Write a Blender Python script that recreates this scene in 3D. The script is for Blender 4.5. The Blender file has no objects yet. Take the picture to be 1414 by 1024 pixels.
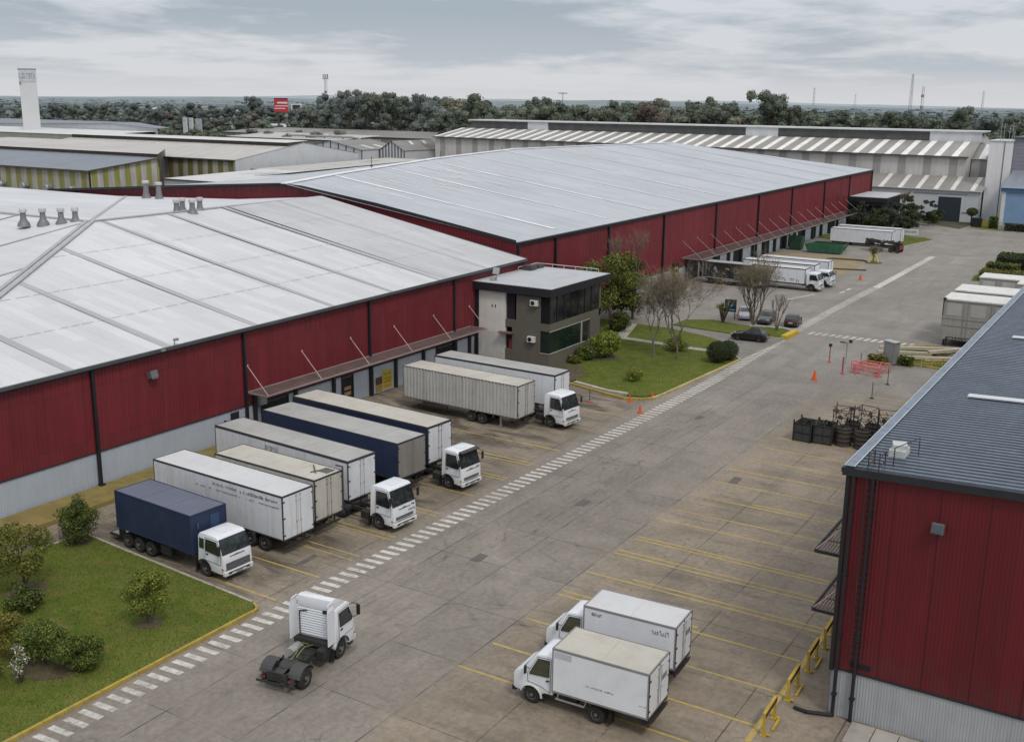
import bpy, bmesh, math, random
from mathutils import Vector, Matrix
R = math.radians
S = bpy.context.scene
COL = S.collection
PI = math.pi

# ------------------------------------------------------------------ objects
def tag(o, label=None, cat=None, group=None, kind=None):
    if label: o['label'] = label
    if cat: o['category'] = cat
    if group: o['group'] = group
    if kind: o['kind'] = kind
    return o

def thing(name, label, cat, loc=(0, 0, 0), rz=0.0, group=None):
    o = bpy.data.objects.new(name, None)
    o.empty_display_size = .3
    COL.objects.link(o)
    o.location = loc
    o.rotation_euler = (0, 0, rz)
    return tag(o, label, cat, group)

class MB:
    def __init__(s):
        s.v = []; s.f = []; s.m = []; s.sm = []
    def poly(s, pts, m=0):
        i = len(s.v)
        s.v += [tuple(p) for p in pts]
        s.f.append(tuple(range(i, i + len(pts)))); s.m.append(m)
    def mesh(s, vs, fs, m=0):
        i = len(s.v)
        s.v += [tuple(p) for p in vs]
        for f in fs:
            s.f.append(tuple(i + k for k in f)); s.m.append(m)
    def box(s, x0, x1, y0, y1, z0, z1, m=0, mt=None):
        vs = [(x0,y0,z0),(x1,y0,z0),(x1,y1,z0),(x0,y1,z0),(x0,y0,z1),(x1,y0,z1),(x1,y1,z1),(x0,y1,z1)]
        fs = [(3,2,1,0),(4,5,6,7),(0,1,5,4),(1,2,6,5),(2,3,7,6),(3,0,4,7)]
        s.mesh(vs, fs, m)
        if mt is not None: s.m[-5] = mt
    def obox(s, c, hx, hy, hz, rz=0, m=0, ry=0, rx=0):
        M = Matrix.Rotation(rz,3,'Z') @ Matrix.Rotation(ry,3,'Y') @ Matrix.Rotation(rx,3,'X')
        c = Vector(c)
        vs = [c + M @ Vector((a*hx, b*hy, d*hz)) for d in (-1,1) for a,b in ((-1,-1),(1,-1),(1,1),(-1,1))]
        s.mesh(vs, [(3,2,1,0),(4,5,6,7),(0,1,5,4),(1,2,6,5),(2,3,7,6),(3,0,4,7)], m)
    def tube(s, p, q, r, r2=None, n=6, m=0, cap=True):
        p = Vector(p); q = Vector(q); r2 = r if r2 is None else r2
        d = (q - p)
        if d.length < 1e-6: return
        d.normalize()
        a = d.orthogonal().normalized(); b = d.cross(a)
        i = len(s.v)
        for c, rr in ((p, r), (q, r2)):
            for k in range(n):
                t = 2*PI*k/n
                s.v.append(tuple(c + a*(rr*math.cos(t)) + b*(rr*math.sin(t))))
        for k in range(n):
            s.f.append((i+k, i+(k+1) % n, i+n+(k+1) % n, i+n+k)); s.m.append(m)
        if cap:
            s.f.append(tuple(i+n-1-k for k in range(n))); s.m.append(m)
            s.f.append(tuple(i+n+k for k in range(n))); s.m.append(m)
    def path(s, pts, r, n=6, m=0):
        for a, b in zip(pts[:-1], pts[1:]): s.tube(a, b, r, None, n, m)
    def bar(s, p, q, w, h, m=0):
        """rectangular bar from p to q, w across, h high"""
        p = Vector(p); q = Vector(q); d = (q-p).normalized()
        up = Vector((0,0,1))
        if abs(d.z) > .95: up = Vector((0,1,0))
        a = d.cross(up).normalized()*w/2; b = a.cross(d).normalized()*h/2
        vs = [c+x*a+y*b for c in (p,q) for x,y in ((-1,-1),(1,-1),(1,1),(-1,1))]
        s.mesh(vs, [(3,2,1,0),(4,5,6,7),(0,1,5,4),(1,2,6,5),(2,3,7,6),(3,0,4,7)], m)
    def lathe(s, prof, c=(0,0,0), axis='Z', n=16, m=0):
        """prof: (radius, height) list"""
        i = len(s.v); c = Vector(c)
        for r, h in prof:
            for k in range(n):
                t = 2*PI*k/n
                a, b = r*math.cos(t), r*math.sin(t)
                p = {'Z':(a,b,h),'Y':(a,h,b),'X':(h,a,b)}[axis]
                s.v.append(tuple(c+Vector(p)))
        for j in range(len(prof)-1):
            for k in range(n):
                s.f.append((i+j*n+k, i+j*n+(k+1)%n, i+(j+1)*n+(k+1)%n, i+(j+1)*n+k)); s.m.append(m)
        s.f.append(tuple(i+n-1-k for k in range(n))); s.m.append(m)
        s.f.append(tuple(i+(len(prof)-1)*n+k for k in range(n))); s.m.append(m)
    def prism(s, prof, y0, y1, m=0, taper=None):
        """prof in (x,z), extruded along y; taper(x,z)->scale of y"""
        n = len(prof); i = len(s.v)
        mid = (y0+y1)/2
        for y in (y0, y1):
            for x, z in prof:
                k = taper(x, z) if taper else 1
                s.v.append((x, mid+(y-mid)*k, z))
        s.f.append(tuple(i+k for k in range(n))); s.m.append(m)
        s.f.append(tuple(i+n+n-1-k for k in range(n))); s.m.append(m)
        for k in range(n):
            s.f.append((i+(k+1)%n, i+k, i+n+k, i+n+(k+1)%n)); s.m.append(m)
    def slab(s, pts, z0, z1, m=0, mt=None):
        """plan polygon -> solid between z0 and z1"""
        n = len(pts); i = len(s.v)
        for z in (z0, z1):
            for p in pts: s.v.append((p[0], p[1], z))
        s.f.append(tuple(i+n-1-k for k in range(n))); s.m.append(m)
        s.f.append(tuple(i+n+k for k in range(n))); s.m.append(m if mt is None else mt)
        for k in range(n):
            s.f.append((i+k, i+(k+1)%n, i+n+(k+1)%n, i+n+k)); s.m.append(m)
    def data(s, name, mats, smooth=False, bevel=0, seg=2, fix=True):
        me = bpy.data.meshes.new(name)
        me.from_pydata(s.v, [], s.f)
        for k in (mats if isinstance(mats, (list, tuple)) else [mats]): me.materials.append(k)
        me.polygons.foreach_set('material_index', s.m)
        if bevel or fix:
            bm = bmesh.new(); bm.from_mesh(me)
            if fix: bmesh.ops.recalc_face_normals(bm, faces=bm.faces)
            if bevel:
                bmesh.ops.remove_doubles(bm, verts=bm.verts, dist=1e-4)
                es = [e for e in bm.edges if len(e.link_faces) == 2 and e.calc_face_angle(0) > R(18)]
                bmesh.ops.bevel(bm, geom=es, offset=bevel, segments=seg, affect='EDGES', profile=.5, clamp_overlap=True)
            bm.to_mesh(me); bm.free()
        if smooth:
            me.polygons.foreach_set('use_smooth', [True]*len(me.polygons))
            try: me.set_sharp_from_angle(angle=R(38))
            except Exception: pass
        me.update()
        return me
    def build(s, name, mats, parent=None, **k):
        o = bpy.data.objects.new(name, s.data(name, mats, **k))
        COL.objects.link(o)
        o.parent = parent
        return o

def link_mesh(name, me, parent=None, loc=(0,0,0), rot=(0,0,0), scale=(1,1,1)):
    o = bpy.data.objects.new(name, me); COL.objects.link(o)
    o.parent = parent; o.location = loc; o.rotation_euler = rot; o.scale = scale
    return o

def copy_tree(o, parent=None):
    c = o.copy(); COL.objects.link(c)
    if parent is not None: c.parent = parent
    for ch in list(o.children): copy_tree(ch, c)
    return c

def structure(name, mb, mats, **k):
    o = mb.build(name, mats, **k)
    o['kind'] = 'structure'
    return o

# ------------------------------------------------------------------ materials
class NT:
    """small node-tree writer"""
    def __init__(s, name):
        s.mat = bpy.data.materials.new(name); s.mat.use_nodes = True
        s.t = s.mat.node_tree; s.n = s.t.nodes; s.l = s.t.links
        s.bsdf = s.n['Principled BSDF']
        s._pos = None
    def node(s, typ, **k):
        x = s.n.new(typ)
        for a, b in k.items(): setattr(x, a, b)
        return x
    def set(s, sock, v):
        if hasattr(v, 'is_output') or isinstance(v, bpy.types.NodeSocket): s.l.new(v, sock)
        else: sock.default_value = v
    def math(s, op, a, b=0.0, c=None, clamp=False):
        x = s.node('ShaderNodeMath', operation=op, use_clamp=clamp)
        s.set(x.inputs[0], a); s.set(x.inputs[1], b)
        if c is not None: s.set(x.inputs[2], c)
        return x.outputs[0]
    def pos(s):
        if s._pos is None: s._pos = s.node('ShaderNodeNewGeometry')
        return s._pos.outputs['Position']
    def obj(s):
        t = s.node('ShaderNodeTexCoord'); return t.outputs['Object']
    def sep(s, v):
        x = s.node('ShaderNodeSeparateXYZ'); s.l.new(v, x.inputs[0]); return x.outputs
    def scale(s, v, sc, off=None):
        x = s.node('ShaderNodeVectorMath', operation='MULTIPLY'); s.l.new(v, x.inputs[0]); x.inputs[1].default_value = sc
        o = x.outputs[0]
        if off is not None:
            y = s.node('ShaderNodeVectorMath', operation='ADD'); s.l.new(o, y.inputs[0]); s.set(y.inputs[1], off); o = y.outputs[0]
        return o
    def noise(s, v, scale=1.0, detail=4.0, rough=.55, dist=0.0):
        x = s.node('ShaderNodeTexNoise'); s.l.new(v, x.inputs['Vector'])
        x.inputs['Scale'].default_value = scale; x.inputs['Detail'].default_value = detail
        x.inputs['Roughness'].default_value = rough; x.inputs['Distortion'].default_value = dist
        return x.outputs['Fac']
    def ramp(s, f, lo, hi, a=0.0, b=1.0):
        x = s.node('ShaderNodeMapRange', clamp=True)
        s.set(x.inputs[0], f); s.set(x.inputs[1], lo); s.set(x.inputs[2], hi); s.set(x.inputs[3], a); s.set(x.inputs[4], b)
        return x.outputs[0]
    def mix(s, f, a, b, mode='MIX'):
        x = s.node('ShaderNodeMix', data_type='RGBA', blend_type=mode)
        s.set(x.inputs[0], f)
        for k, v in ((6, a), (7, b)):
            if isinstance(v, (tuple, list)): v = (*v[:3], 1)
            s.set(x.inputs[k], v)
        return x.outputs[2]
    def bump(s, h, strength=.3, dist=.05):
        x = s.node('ShaderNodeBump'); s.l.new(h, x.inputs['Height'])
        x.inputs['Strength'].default_value = strength; x.inputs['Distance'].default_value = dist
        s.l.new(x.outputs[0], s.bsdf.inputs['Normal'])
    def lines(s, coord, pitch, width, off=0.0):
        """1 on thin lines every pitch metres"""
        f = s.math('FRACT', s.math('DIVIDE', s.math('ADD', coord, off+1000*pitch), pitch))
        return s.math('LESS_THAN', f, width/pitch)
    def out(s, col, rough=.6, metal=0.0, spec=.4):
        s.set(s.bsdf.inputs['Base Color'], (*col[:3], 1) if isinstance(col, (tuple, list)) else col)
        s.set(s.bsdf.inputs['Roughness'], rough); s.set(s.bsdf.inputs['Metallic'], metal)
        s.bsdf.inputs['Specular IOR Level'].default_value = spec
        return s.mat

def mat(name, col, rough=.6, metal=0.0, var=.12, vs=.8, dirt=0.0, dcol=(.10,.085,.065), ds=1.2, streak=0.0,
        seams=(), bump=0.0, bs=8.0, spec=.4, world=False, low=0.0):
    n = NT(name)
    p = n.pos() if world else n.obj()
    if not world:
        oi = n.node('ShaderNodeObjectInfo')
        rv = n.math('MULTIPLY', oi.outputs['Random'], 37.0)
        p2 = n.scale(p, (1,1,1), None)
        ad = n.node('ShaderNodeVectorMath', operation='ADD'); n.l.new(p2, ad.inputs[0]); n.l.new(rv, ad.inputs[1]); p2 = ad.outputs[0]
    else: p2 = p
    c = (*col, 1)
    f = n.noise(p2, vs, 5)
    k = n.ramp(f, .25, .75, 1-var, 1+var)
    cc = n.mix(1.0, c, n.mix(0.0, (1,1,1), (1,1,1)), 'MULTIPLY')
    mul = n.node('ShaderNodeVectorMath', operation='SCALE'); n.l.new(cc, mul.inputs[0]); n.l.new(k, mul.inputs[3])
    cc = mul.outputs[0]
    if dirt:
        g = n.noise(p2, ds, 6, .65)
        cc = n.mix(n.ramp(g, .5, .78, 0, dirt), cc, dcol)
    if streak:
        g = n.noise(n.scale(p2, (1.9, 1.9, .12)), 1.6, 4, .6)
        cc = n.mix(n.ramp(g, .48, .75, 0, streak), cc, dcol)
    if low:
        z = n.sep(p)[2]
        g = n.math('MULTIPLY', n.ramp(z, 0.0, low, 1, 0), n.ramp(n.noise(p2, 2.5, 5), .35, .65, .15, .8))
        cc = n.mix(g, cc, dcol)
    for ax, pitch, w, amt in seams:
        cc = n.mix(n.math('MULTIPLY', n.lines(n.sep(p)[ax], pitch, w), amt), cc, (.05,.05,.05))
    if bump: n.bump(n.noise(p2, bs, 4), bump, .04)
    rr = n.ramp(n.noise(p2, vs*2.3, 3), .3, .7, max(.03, rough-.1), min(1, rough+.12))
    return n.out(cc, rr, metal, spec)
# ------------------------------------------------------------------ camera
CAM_H = 27.0
def make_camera():
    f, pi_, ro, ya = 1495.81, R(14.0058), R(.6924), R(31.6072)
    h = Vector((math.cos(ya), math.sin(ya), 0)); r = Vector((math.sin(ya), -math.cos(ya), 0)); z = Vector((0,0,1))
    fw = h*math.cos(pi_) - z*math.sin(pi_); up = h*math.sin(pi_) + z*math.cos(pi_)
    r2 = r*math.cos(ro) + up*math.sin(ro); u2 = -r*math.sin(ro) + up*math.cos(ro)
    cam = bpy.data.cameras.new('camera'); cam.sensor_width = 36; cam.sensor_fit = 'HORIZONTAL'
    cam.lens = f/1414*36; cam.clip_start = .5; cam.clip_end = 40000
    o = bpy.data.objects.new('camera', cam); COL.objects.link(o)
    M = Matrix((r2, u2, -fw)).transposed().to_4x4(); M.translation = (0,0,CAM_H)
    o.matrix_world = M
    S.camera = o
make_camera()

# ------------------------------------------------------------------ sky and sun
SUN_EL, SUN_AZ = R(52), R(238)       # azimuth measured counter-clockwise from +X: from behind the camera, to its right
def make_world():
    w = bpy.data.worlds.new('World'); S.world = w; w.use_nodes = True
    t = w.node_tree; N = t.nodes; L = t.links
    bg = N['Background']
    def nd(typ, **k):
        x = N.new(typ)
        for a, b in k.items(): setattr(x, a, b)
        return x
    def mth(op, a, b=0.0, clamp=False):
        x = nd('ShaderNodeMath', operation=op, use_clamp=clamp)
        for i, v in enumerate((a, b)):
            if isinstance(v, (int, float)): x.inputs[i].default_value = v
            else: L.new(v, x.inputs[i])
        return x.outputs[0]
    def mr(f, lo, hi, a, b):
        x = nd('ShaderNodeMapRange', clamp=True)
        for i, v in enumerate((f, lo, hi, a, b)):
            if isinstance(v, (int, float)): x.inputs[i].default_value = v
            else: L.new(v, x.inputs[i])
        return x.outputs[0]
    def mix(f, a, b):
        x = nd('ShaderNodeMix', data_type='RGBA')
        for k, v in ((0, f), (6, a), (7, b)):
            if isinstance(v, tuple): x.inputs[k].default_value = (*v, 1)
            elif isinstance(v, (int, float)): x.inputs[k].default_value = v
            else: L.new(v, x.inputs[k])
        return x.outputs[2]
    sky = nd('ShaderNodeTexSky', sky_type='NISHITA', sun_disc=False)
    sky.sun_elevation = SUN_EL; sky.sun_rotation = PI/2 - SUN_AZ; sky.altitude = 30; sky.dust_density = 3
    tc = nd('ShaderNodeTexCoord')
    sp = nd('ShaderNodeSeparateXYZ'); L.new(tc.outputs['Generated'], sp.inputs[0])
    x, y, z = sp.outputs
    zz = mth('ADD', mth('MAXIMUM', z, 0.0), .10)
    cb = nd('ShaderNodeCombineXYZ')
    L.new(mth('DIVIDE', x, zz), cb.inputs[0]); L.new(mth('DIVIDE', y, zz), cb.inputs[1])
    def noise(scale, detail, rough, off, dist=0.0):
        ad = nd('ShaderNodeVectorMath', operation='ADD'); L.new(cb.outputs[0], ad.inputs[0]); ad.inputs[1].default_value = off
        n = nd('ShaderNodeTexNoise'); L.new(ad.outputs[0], n.inputs['Vector'])
        n.inputs['Scale'].default_value = scale; n.inputs['Detail'].default_value = detail
        n.inputs['Roughness'].default_value = rough; n.inputs['Distortion'].default_value = dist
        return n.outputs['Fac']
    n1 = noise(.85, 9, .55, (3.1, 7.7, 0), .25)
    n2 = noise(.42, 5, .5, (11.3, 2.4, 0))
    n3 = noise(2.8, 7, .6, (1.0, 5.2, 0), .4)
    m = mth('ADD', mth('ADD', mth('MULTIPLY', n1, .55), mth('MULTIPLY', n2, .45)), mth('MULTIPLY', mth('SUBTRACT', n3, .5), .20))
    dens = mr(m, .43, .545, 0, 1)
    # cloud base: darker blue-grey where thick and overhead, pale where thin and low down
    dark = mix(mr(z, .012, .075, 0, 1), (5.8, 6.15, 6.6), (4.0, 4.6, 5.25))
    lite = mix(mr(z, .012, .075, 0, 1), (7.3, 7.4, 7.7), (6.8, 7.15, 7.6))
    cl = mix(dens, lite, dark)
    cl = mix(mr(z, .0, .03, 1, 0), cl, (7.2, 7.25, 7.5))
    # unseen upper dome: an overcast sky is brightest overhead
    cl = mix(mr(z, .22, .8, 0, 1), cl, (9.7, 9.9, 10.3))
    cl = mix(mr(z, -.03, 0.0, 1, 0), cl, (2.6, 2.5, 2.35))
    fin = mix(.9, sky.outputs[0], cl)
    L.new(fin, bg.inputs['Color']); bg.inputs['Strength'].default_value = .1
    sun = bpy.data.lights.new('sun', 'SUN'); sun.energy = 1.35; sun.angle = R(12); sun.color = (1, .95, .88)
    o = bpy.data.objects.new('sun', sun); COL.objects.link(o)
    d = Vector((math.cos(SUN_EL)*math.cos(SUN_AZ), math.cos(SUN_EL)*math.sin(SUN_AZ), math.sin(SUN_EL)))
    o.rotation_euler = d.to_track_quat('Z', 'Y').to_euler(); o.location = d*200
make_world()
S.view_settings.view_transform = 'Standard'; S.view_settings.look = 'None'
S.view_settings.exposure = 0; S.view_settings.gamma = 1
S.cycles.max_bounces = 6; S.cycles.diffuse_bounces = 3; S.cycles.glossy_bounces = 3; S.cycles.transparent_max_bounces = 8
S.cycles.use_denoising = True
S.cycles.sample_clamp_indirect = 4

# ------------------------------------------------------------------ ground materials
def m_ground():
    n = NT('town_ground'); p = n.pos(); x, y, z = n.sep(p)
    d = n.math('SQRT', n.math('ADD', n.math('MULTIPLY', x, x), n.math('MULTIPLY', y, y)))
    a = n.noise(p, .012, 8, .65); b = n.noise(p, .06, 6, .6)
    c = n.mix(n.ramp(a, .38, .62), (.045,.062,.035), (.10,.095,.065))
    c = n.mix(n.ramp(b, .62, .74, 0, .45), c, (.17,.16,.145))
    c = n.mix(n.ramp(d, 500, 3800), c, (.115,.140,.138))  # aerial haze painted into the ground colour, growing with distance
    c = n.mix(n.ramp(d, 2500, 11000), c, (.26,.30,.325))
    return n.out(c, .95, 0, .1)
def m_industrial():
    n = NT('industrial_ground'); p = n.pos()
    a = n.noise(p, .03, 8, .65); b = n.noise(p, .25, 5, .6)
    c = n.mix(n.ramp(a, .35, .65), (.13,.125,.115), (.21,.195,.17))
    c = n.mix(n.ramp(b, .6, .75, 0, .7), c, (.07,.08,.05))
    return n.out(c, .9, 0, .2)
def m_yard():
    n = NT('yard_concrete'); p = n.pos(); x, y, z = n.sep(p)
    big = n.noise(p, .045, 6, .6); mid = n.noise(p, .28, 6, .65, .6); fine = n.noise(p, 3.2, 6, .7)
    wob = n.math('MULTIPLY', n.math('SUBTRACT', n.noise(p, .35, 4, .6), .5), 2.2)
    yy = n.math('ADD', y, wob)
    tan = n.mix(n.ramp(big, .35, .65), (.250,.202,.146), (.305,.252,.190))
    grey = n.mix(n.ramp(big, .35, .65), (.226,.198,.166), (.268,.237,.202))
    left = n.mix(n.ramp(big, .35, .65), (.205,.165,.118), (.335,.280,.205))
    c = n.mix(n.ramp(yy, 26.6, 27.8), tan, grey)
    c = n.mix(n.ramp(yy, 38.8, 41.5), c, left)
    far = n.mix(n.ramp(big, .35, .65), (.235,.215,.19), (.285,.262,.235))
    c = n.mix(n.ramp(n.math('ADD', x, n.math('MULTIPLY', wob, 4)), 84, 112), c, far)
    c = n.mix(n.ramp(mid, .32, .68), n.mix(.27, c, (.05,.043,.035)), n.mix(.10, c, (.55,.50,.43)))
    # slabs: each casting a little different
    sx = n.math('FLOOR', n.math('DIVIDE', n.math('ADD', x, 3.2), 5.4)); sy = n.math('FLOOR', n.math('DIVIDE', n.math('SUBTRACT', y, 23.05), 4.38))
    wn = n.node('ShaderNodeTexWhiteNoise', noise_dimensions='2D')
    cb = n.node('ShaderNodeCombineXYZ'); n.l.new(sx, cb.inputs[0]); n.l.new(sy, cb.inputs[1]); n.l.new(cb.outputs[0], wn.inputs['Vector'])
    sl = n.node('ShaderNodeVectorMath', operation='SCALE'); n.l.new(c, sl.inputs[0]); n.l.new(n.ramp(wn.outputs['Value'], 0, 1, .94, 1.06), sl.inputs[3]); c = sl.outputs[0]
    # oil and tyre stains stretched along bays (Y), deepened in place of contact shade
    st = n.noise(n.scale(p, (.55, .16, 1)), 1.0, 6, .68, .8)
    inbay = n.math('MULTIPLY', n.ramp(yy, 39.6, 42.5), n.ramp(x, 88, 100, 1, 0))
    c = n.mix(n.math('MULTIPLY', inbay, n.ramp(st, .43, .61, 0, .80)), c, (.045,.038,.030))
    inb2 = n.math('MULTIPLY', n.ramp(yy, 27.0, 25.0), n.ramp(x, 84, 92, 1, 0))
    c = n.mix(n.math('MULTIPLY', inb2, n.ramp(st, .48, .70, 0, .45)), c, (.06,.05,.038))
    # traffic wear along the lane (X)
    st2 = n.noise(n.scale(p, (.05, .55, 1)), 1.0, 5, .6, .4)
    c = n.mix(n.ramp(st2, .52, .72, 0, .26), c, (.09,.082,.075))
    spots = n.noise(p, .9, 3, .5)
    c = n.mix(n.ramp(spots, .72, .78, 0, .4), c, (.06,.052,.045))
    # joints, slightly broken
    jx = n.lines(x, 5.4, .05, 3.2); jy = n.lines(y, 4.38, .065, -23.0)
    j = n.math('MAXIMUM', jx, jy)
    fade = n.ramp(x, 70, 105, 1, .25)
    j = n.math('MULTIPLY', n.math('MULTIPLY', j, fade), n.ramp(n.noise(p, .35, 4), .40, .58, .15, .85))
    c = n.mix(j, c, (.045,.04,.034))
    # hairline cracks
    vo = n.node('ShaderNodeTexVoronoi', feature='DISTANCE_TO_EDGE'); 
    dv = n.node('ShaderNodeVectorMath', operation='ADD'); n.l.new(p, dv.inputs[0])
    tn = n.node('ShaderNodeTexNoise'); n.l.new(p, tn.inputs['Vector']); tn.inputs['Scale'].default_value = .6; tn.inputs['Detail'].default_value = 5
    tv = n.node('ShaderNodeVectorMath', operation='SCALE'); n.l.new(tn.outputs['Color'], tv.inputs[0]); tv.inputs[3].default_value = 3.5
    n.l.new(tv.outputs[0], dv.inputs[1]); n.l.new(dv.outputs[0], vo.inputs['Vector']); vo.inputs['Scale'].default_value = .12
    ck = n.math('MULTIPLY', n.math('LESS_THAN', vo.outputs['Distance'], .0042), n.ramp(n.noise(p, .12, 3), .48, .56, 0, .3))
    c = n.mix(ck, c, (.05,.044,.037))
    sl2 = n.node('ShaderNodeVectorMath', operation='SCALE'); n.l.new(c, sl2.inputs[0]); n.l.new(n.ramp(fine, .3, .7, .75, 1.13), sl2.inputs[3]); c = sl2.outputs[0]
    n.bump(fine, .25, .02)
    return n.out(c, n.ramp(mid, .3, .7, .62, .88), 0, .35)
def m_paint(name, col, wear=.5):
    n = NT(name); p = n.pos()
    w = n.noise(p, 2.6, 8, .75); w2 = n.noise(p, .25, 4, .6)
    k = n.ramp(n.math('ADD', n.math('MULTIPLY', w, .7), n.math('MULTIPLY', w2, .3)), .44, .62, 0, wear)
    c = n.mix(k, col, (.20,.175,.14))
    return n.out(c, .75, 0, .3)
def m_lawn():
    n = NT('lawn_grass'); p = n.pos()
    a = n.noise(p, .14, 5, .55); b = n.noise(p, .9, 6, .65); f = n.noise(p, 9, 5, .7)
    c = n.mix(n.ramp(a, .35, .65), (.076,.110,.017), (.110,.140,.026))
    c = n.mix(n.ramp(b, .44, .70, 0, .65), c, (.185,.150,.050))
    c = n.mix(n.ramp(b, .25, .42, .5, 0), c, (.055,.072,.014))
    sl = n.node('ShaderNodeVectorMath', operation='SCALE'); n.l.new(c, sl.inputs[0]); n.l.new(n.ramp(f, .3, .7, .62, 1.35), sl.inputs[3]); c = sl.outputs[0]
    n.bump(f, .8, .06)
    return n.out(c, .95, 0, .1)
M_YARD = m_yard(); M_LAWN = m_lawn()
M_WHITEPAINT = m_paint('road_white', (.60,.58,.54), .80)
M_YELPAINT = m_paint('road_yellow', (.50,.36,.075), .75)
M_KERB_Y = mat('kerb_yellow', (.37,.27,.055), .75, var=.25, vs=2, dirt=.95, dcol=(.19,.165,.12), ds=3.2, world=True)
M_KERB = mat('kerb_concrete', (.38,.35,.28), .85, var=.2, dirt=.5, ds=2, world=True)
M_PATH = mat('path_concrete', (.36,.33,.29), .85, var=.2, dirt=.45, ds=1.4, world=True)
M_EARTH = mat('bare_earth', (.095,.075,.045), .95, var=.3, vs=1.5, world=True)

# ------------------------------------------------------------------ ground sheets
def sheet(name, pts, z, m, **k):
    b = MB(); b.poly([(x, y, z) for x, y in pts]); return structure(name, b, m, fix=False, **k)
g = MB(); g.poly([(-14000,-14000,-.06), (14000,-14000,-.06), (14000,14000,-.06), (-14000,14000,-.06)])
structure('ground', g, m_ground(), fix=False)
sheet('industrial_ground', [(-20,66),(300,66),(420,30),(470,150),(470,420),(300,470),(60,420),(-20,300)], -.03, m_industrial())
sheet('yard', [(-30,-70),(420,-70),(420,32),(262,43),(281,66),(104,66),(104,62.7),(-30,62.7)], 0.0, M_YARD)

def hills():
    b = MB(); rng = random.Random(4); D = 9500; n = 90
    for lay, (D, hh, ph) in enumerate(((8200, 38, .4), (10800, 62, 2.1))):
        top = []
        for i in range(n+1):
            a = R(-4 + 72*i/n)
            u = i/n
            env = .35 + .65*math.exp(-((u-.5)/.22)**2)
            h = hh*env*(.78+.22*math.sin(u*19+ph)+.1*math.sin(u*47+ph*2)) + rng.uniform(-1.5, 1.5)
            top.append((D*math.cos(a), D*math.sin(a), max(4, h), a))
        for (x0,y0,h0,a0), (x1,y1,h1,a1) in zip(top[:-1], top[1:]):
            k = 1.25
            b.poly([(x0*.93,y0*.93,-.05),(x1*.93,y1*.93,-.05),(x1,y1,h1),(x0,y0,h0)], lay)
            b.poly([(x0,y0,h0),(x1,y1,h1),(x1*k,y1*k,-.05),(x0*k,y0*k,-.05)], lay)
    structure('hills', b, [mat('hill_near', (.235,.275,.285), .95, var=.15, vs=.004, world=True, spec=0), mat('hill_far', (.33,.375,.405), .95, var=.08, vs=.003, world=True, spec=0)], smooth=True)  # bluish haze is baked into both hill colours
hills()

# ------------------------------------------------------------------ lawns, kerbs, paths
LAWN1 = [(39.05,40.3),(40.25,56.2),(37.8,56.6),(35.5,57.6),(15,58.6),(12,40.0),(38.5,40.0)]
LAWN2 = [(92.2,49.2),(91.2,46.0),(89.9,42.6),(90.4,41.0),(92.2,40.1),(105.4,39.3),(110.3,39.1),(111.3,40.2),(113.4,41.3),(117.6,43.4),(119.6,46.8),(121.2,52),(121.6,64.9),(104.2,64.9),(104,62.5),(96,62.5),(95.4,52)]
LAWN3 = [(123.2,39.9),(123.5,38.1),(127.6,38.2),(129.2,40.4),(128.2,44.3),(129.4,49.6),(127.5,52.5),(123.6,52.5),(122.7,44.5)]
LAWN4 = [(221,46.5),(236,43.6),(239.5,46.5),(239,60),(232,64.8),(226,64.8),(223,58)]
LAWN5 = [(262,27),(263.5,38.5),(266.5,41.2),(270,41.4),(279,43),(281,60),(283,60),(283,26)]
LAWN6 = [(116.2,26.3),(119,23.6),(117.9,17),(124,14),(127.5,22),(126.5,26.4)]
LAWN7 = [(184,27.5),(189,28),(200,26),(204,14),(188,12)]
for i, (nm, P, z) in enumerate((('lawn', LAWN1, .13), ('lawn', LAWN2, .13), ('lawn', LAWN3, .12), ('lawn', LAWN4, .08), ('lawn', LAWN5, .1), ('lawn', LAWN6, .1), ('lawn', LAWN7, .1))):
    b = MB(); b.slab(P, -.02, z); structure(nm, b, M_LAWN)

def kerb(name, pts, w, h, m):
    b = MB()
    for p, q in zip(pts[:-1], pts[1:]):
        d = Vector((q[0]-p[0], q[1]-p[1], 0)); L = d.length; d /= L
        n = max(1, int(L/1.0))
        for i in range(n):
            a = Vector((*p, 0)) + d*(L*i/n + .008); c = Vector((*p, 0)) + d*(L*(i+1)/n - .008)
            b.bar(a+Vector((0,0,h/2)), c+Vector((0,0,h/2)), w, h+.03)
    return structure(name, b, m)
def arc(cx, cy, r, a0, a1, n=6):
    return [(cx+r*math.cos(R(a0+(a1-a0)*i/n)), cy+r*math.sin(R(a0+(a1-a0)*i/n))) for i in range(n+1)]
kerb('kerb', [(8,39.82),(37.9,39.82)] + arc(38.3,40.5,.72,-80,-5), .17, .17, M_KERB_Y)
kerb('kerb', [(39.14,40.7),(40.33,56.2),(37.8,56.72)], .16, .16, M_KERB)
kerb('kerb', [(90.9,49.6),(89.4,44.6),(88.8,42.4),(89.3,41.0),(90.3,40.1)], .24, .18, M_KERB_Y)
kerb('kerb', [(90.3,40.1),(92.1,39.85),(105.4,39.05),(110.3,38.85)], .22, .18, mat('kerb_pale_yellow', (.46,.38,.18), .8, var=.2, dirt=.5, ds=2, world=True))
kerb('kerb', [(91.3,48.9),(90.1,44.8),(90.1,42.6)], .5, .26, M_KERB)
kerb('kerb', [(110.4,38.9),(111.5,40),(113.5,41.1),(117.8,43.2)], .2, .16, M_KERB)
kerb('kerb', [(123.4,38.3),(127.6,38.2)], .75, .45, mat('kerb_bright_yellow', (.52,.36,.03), .7, var=.15, dirt=.4, ds=2, world=True))
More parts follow.
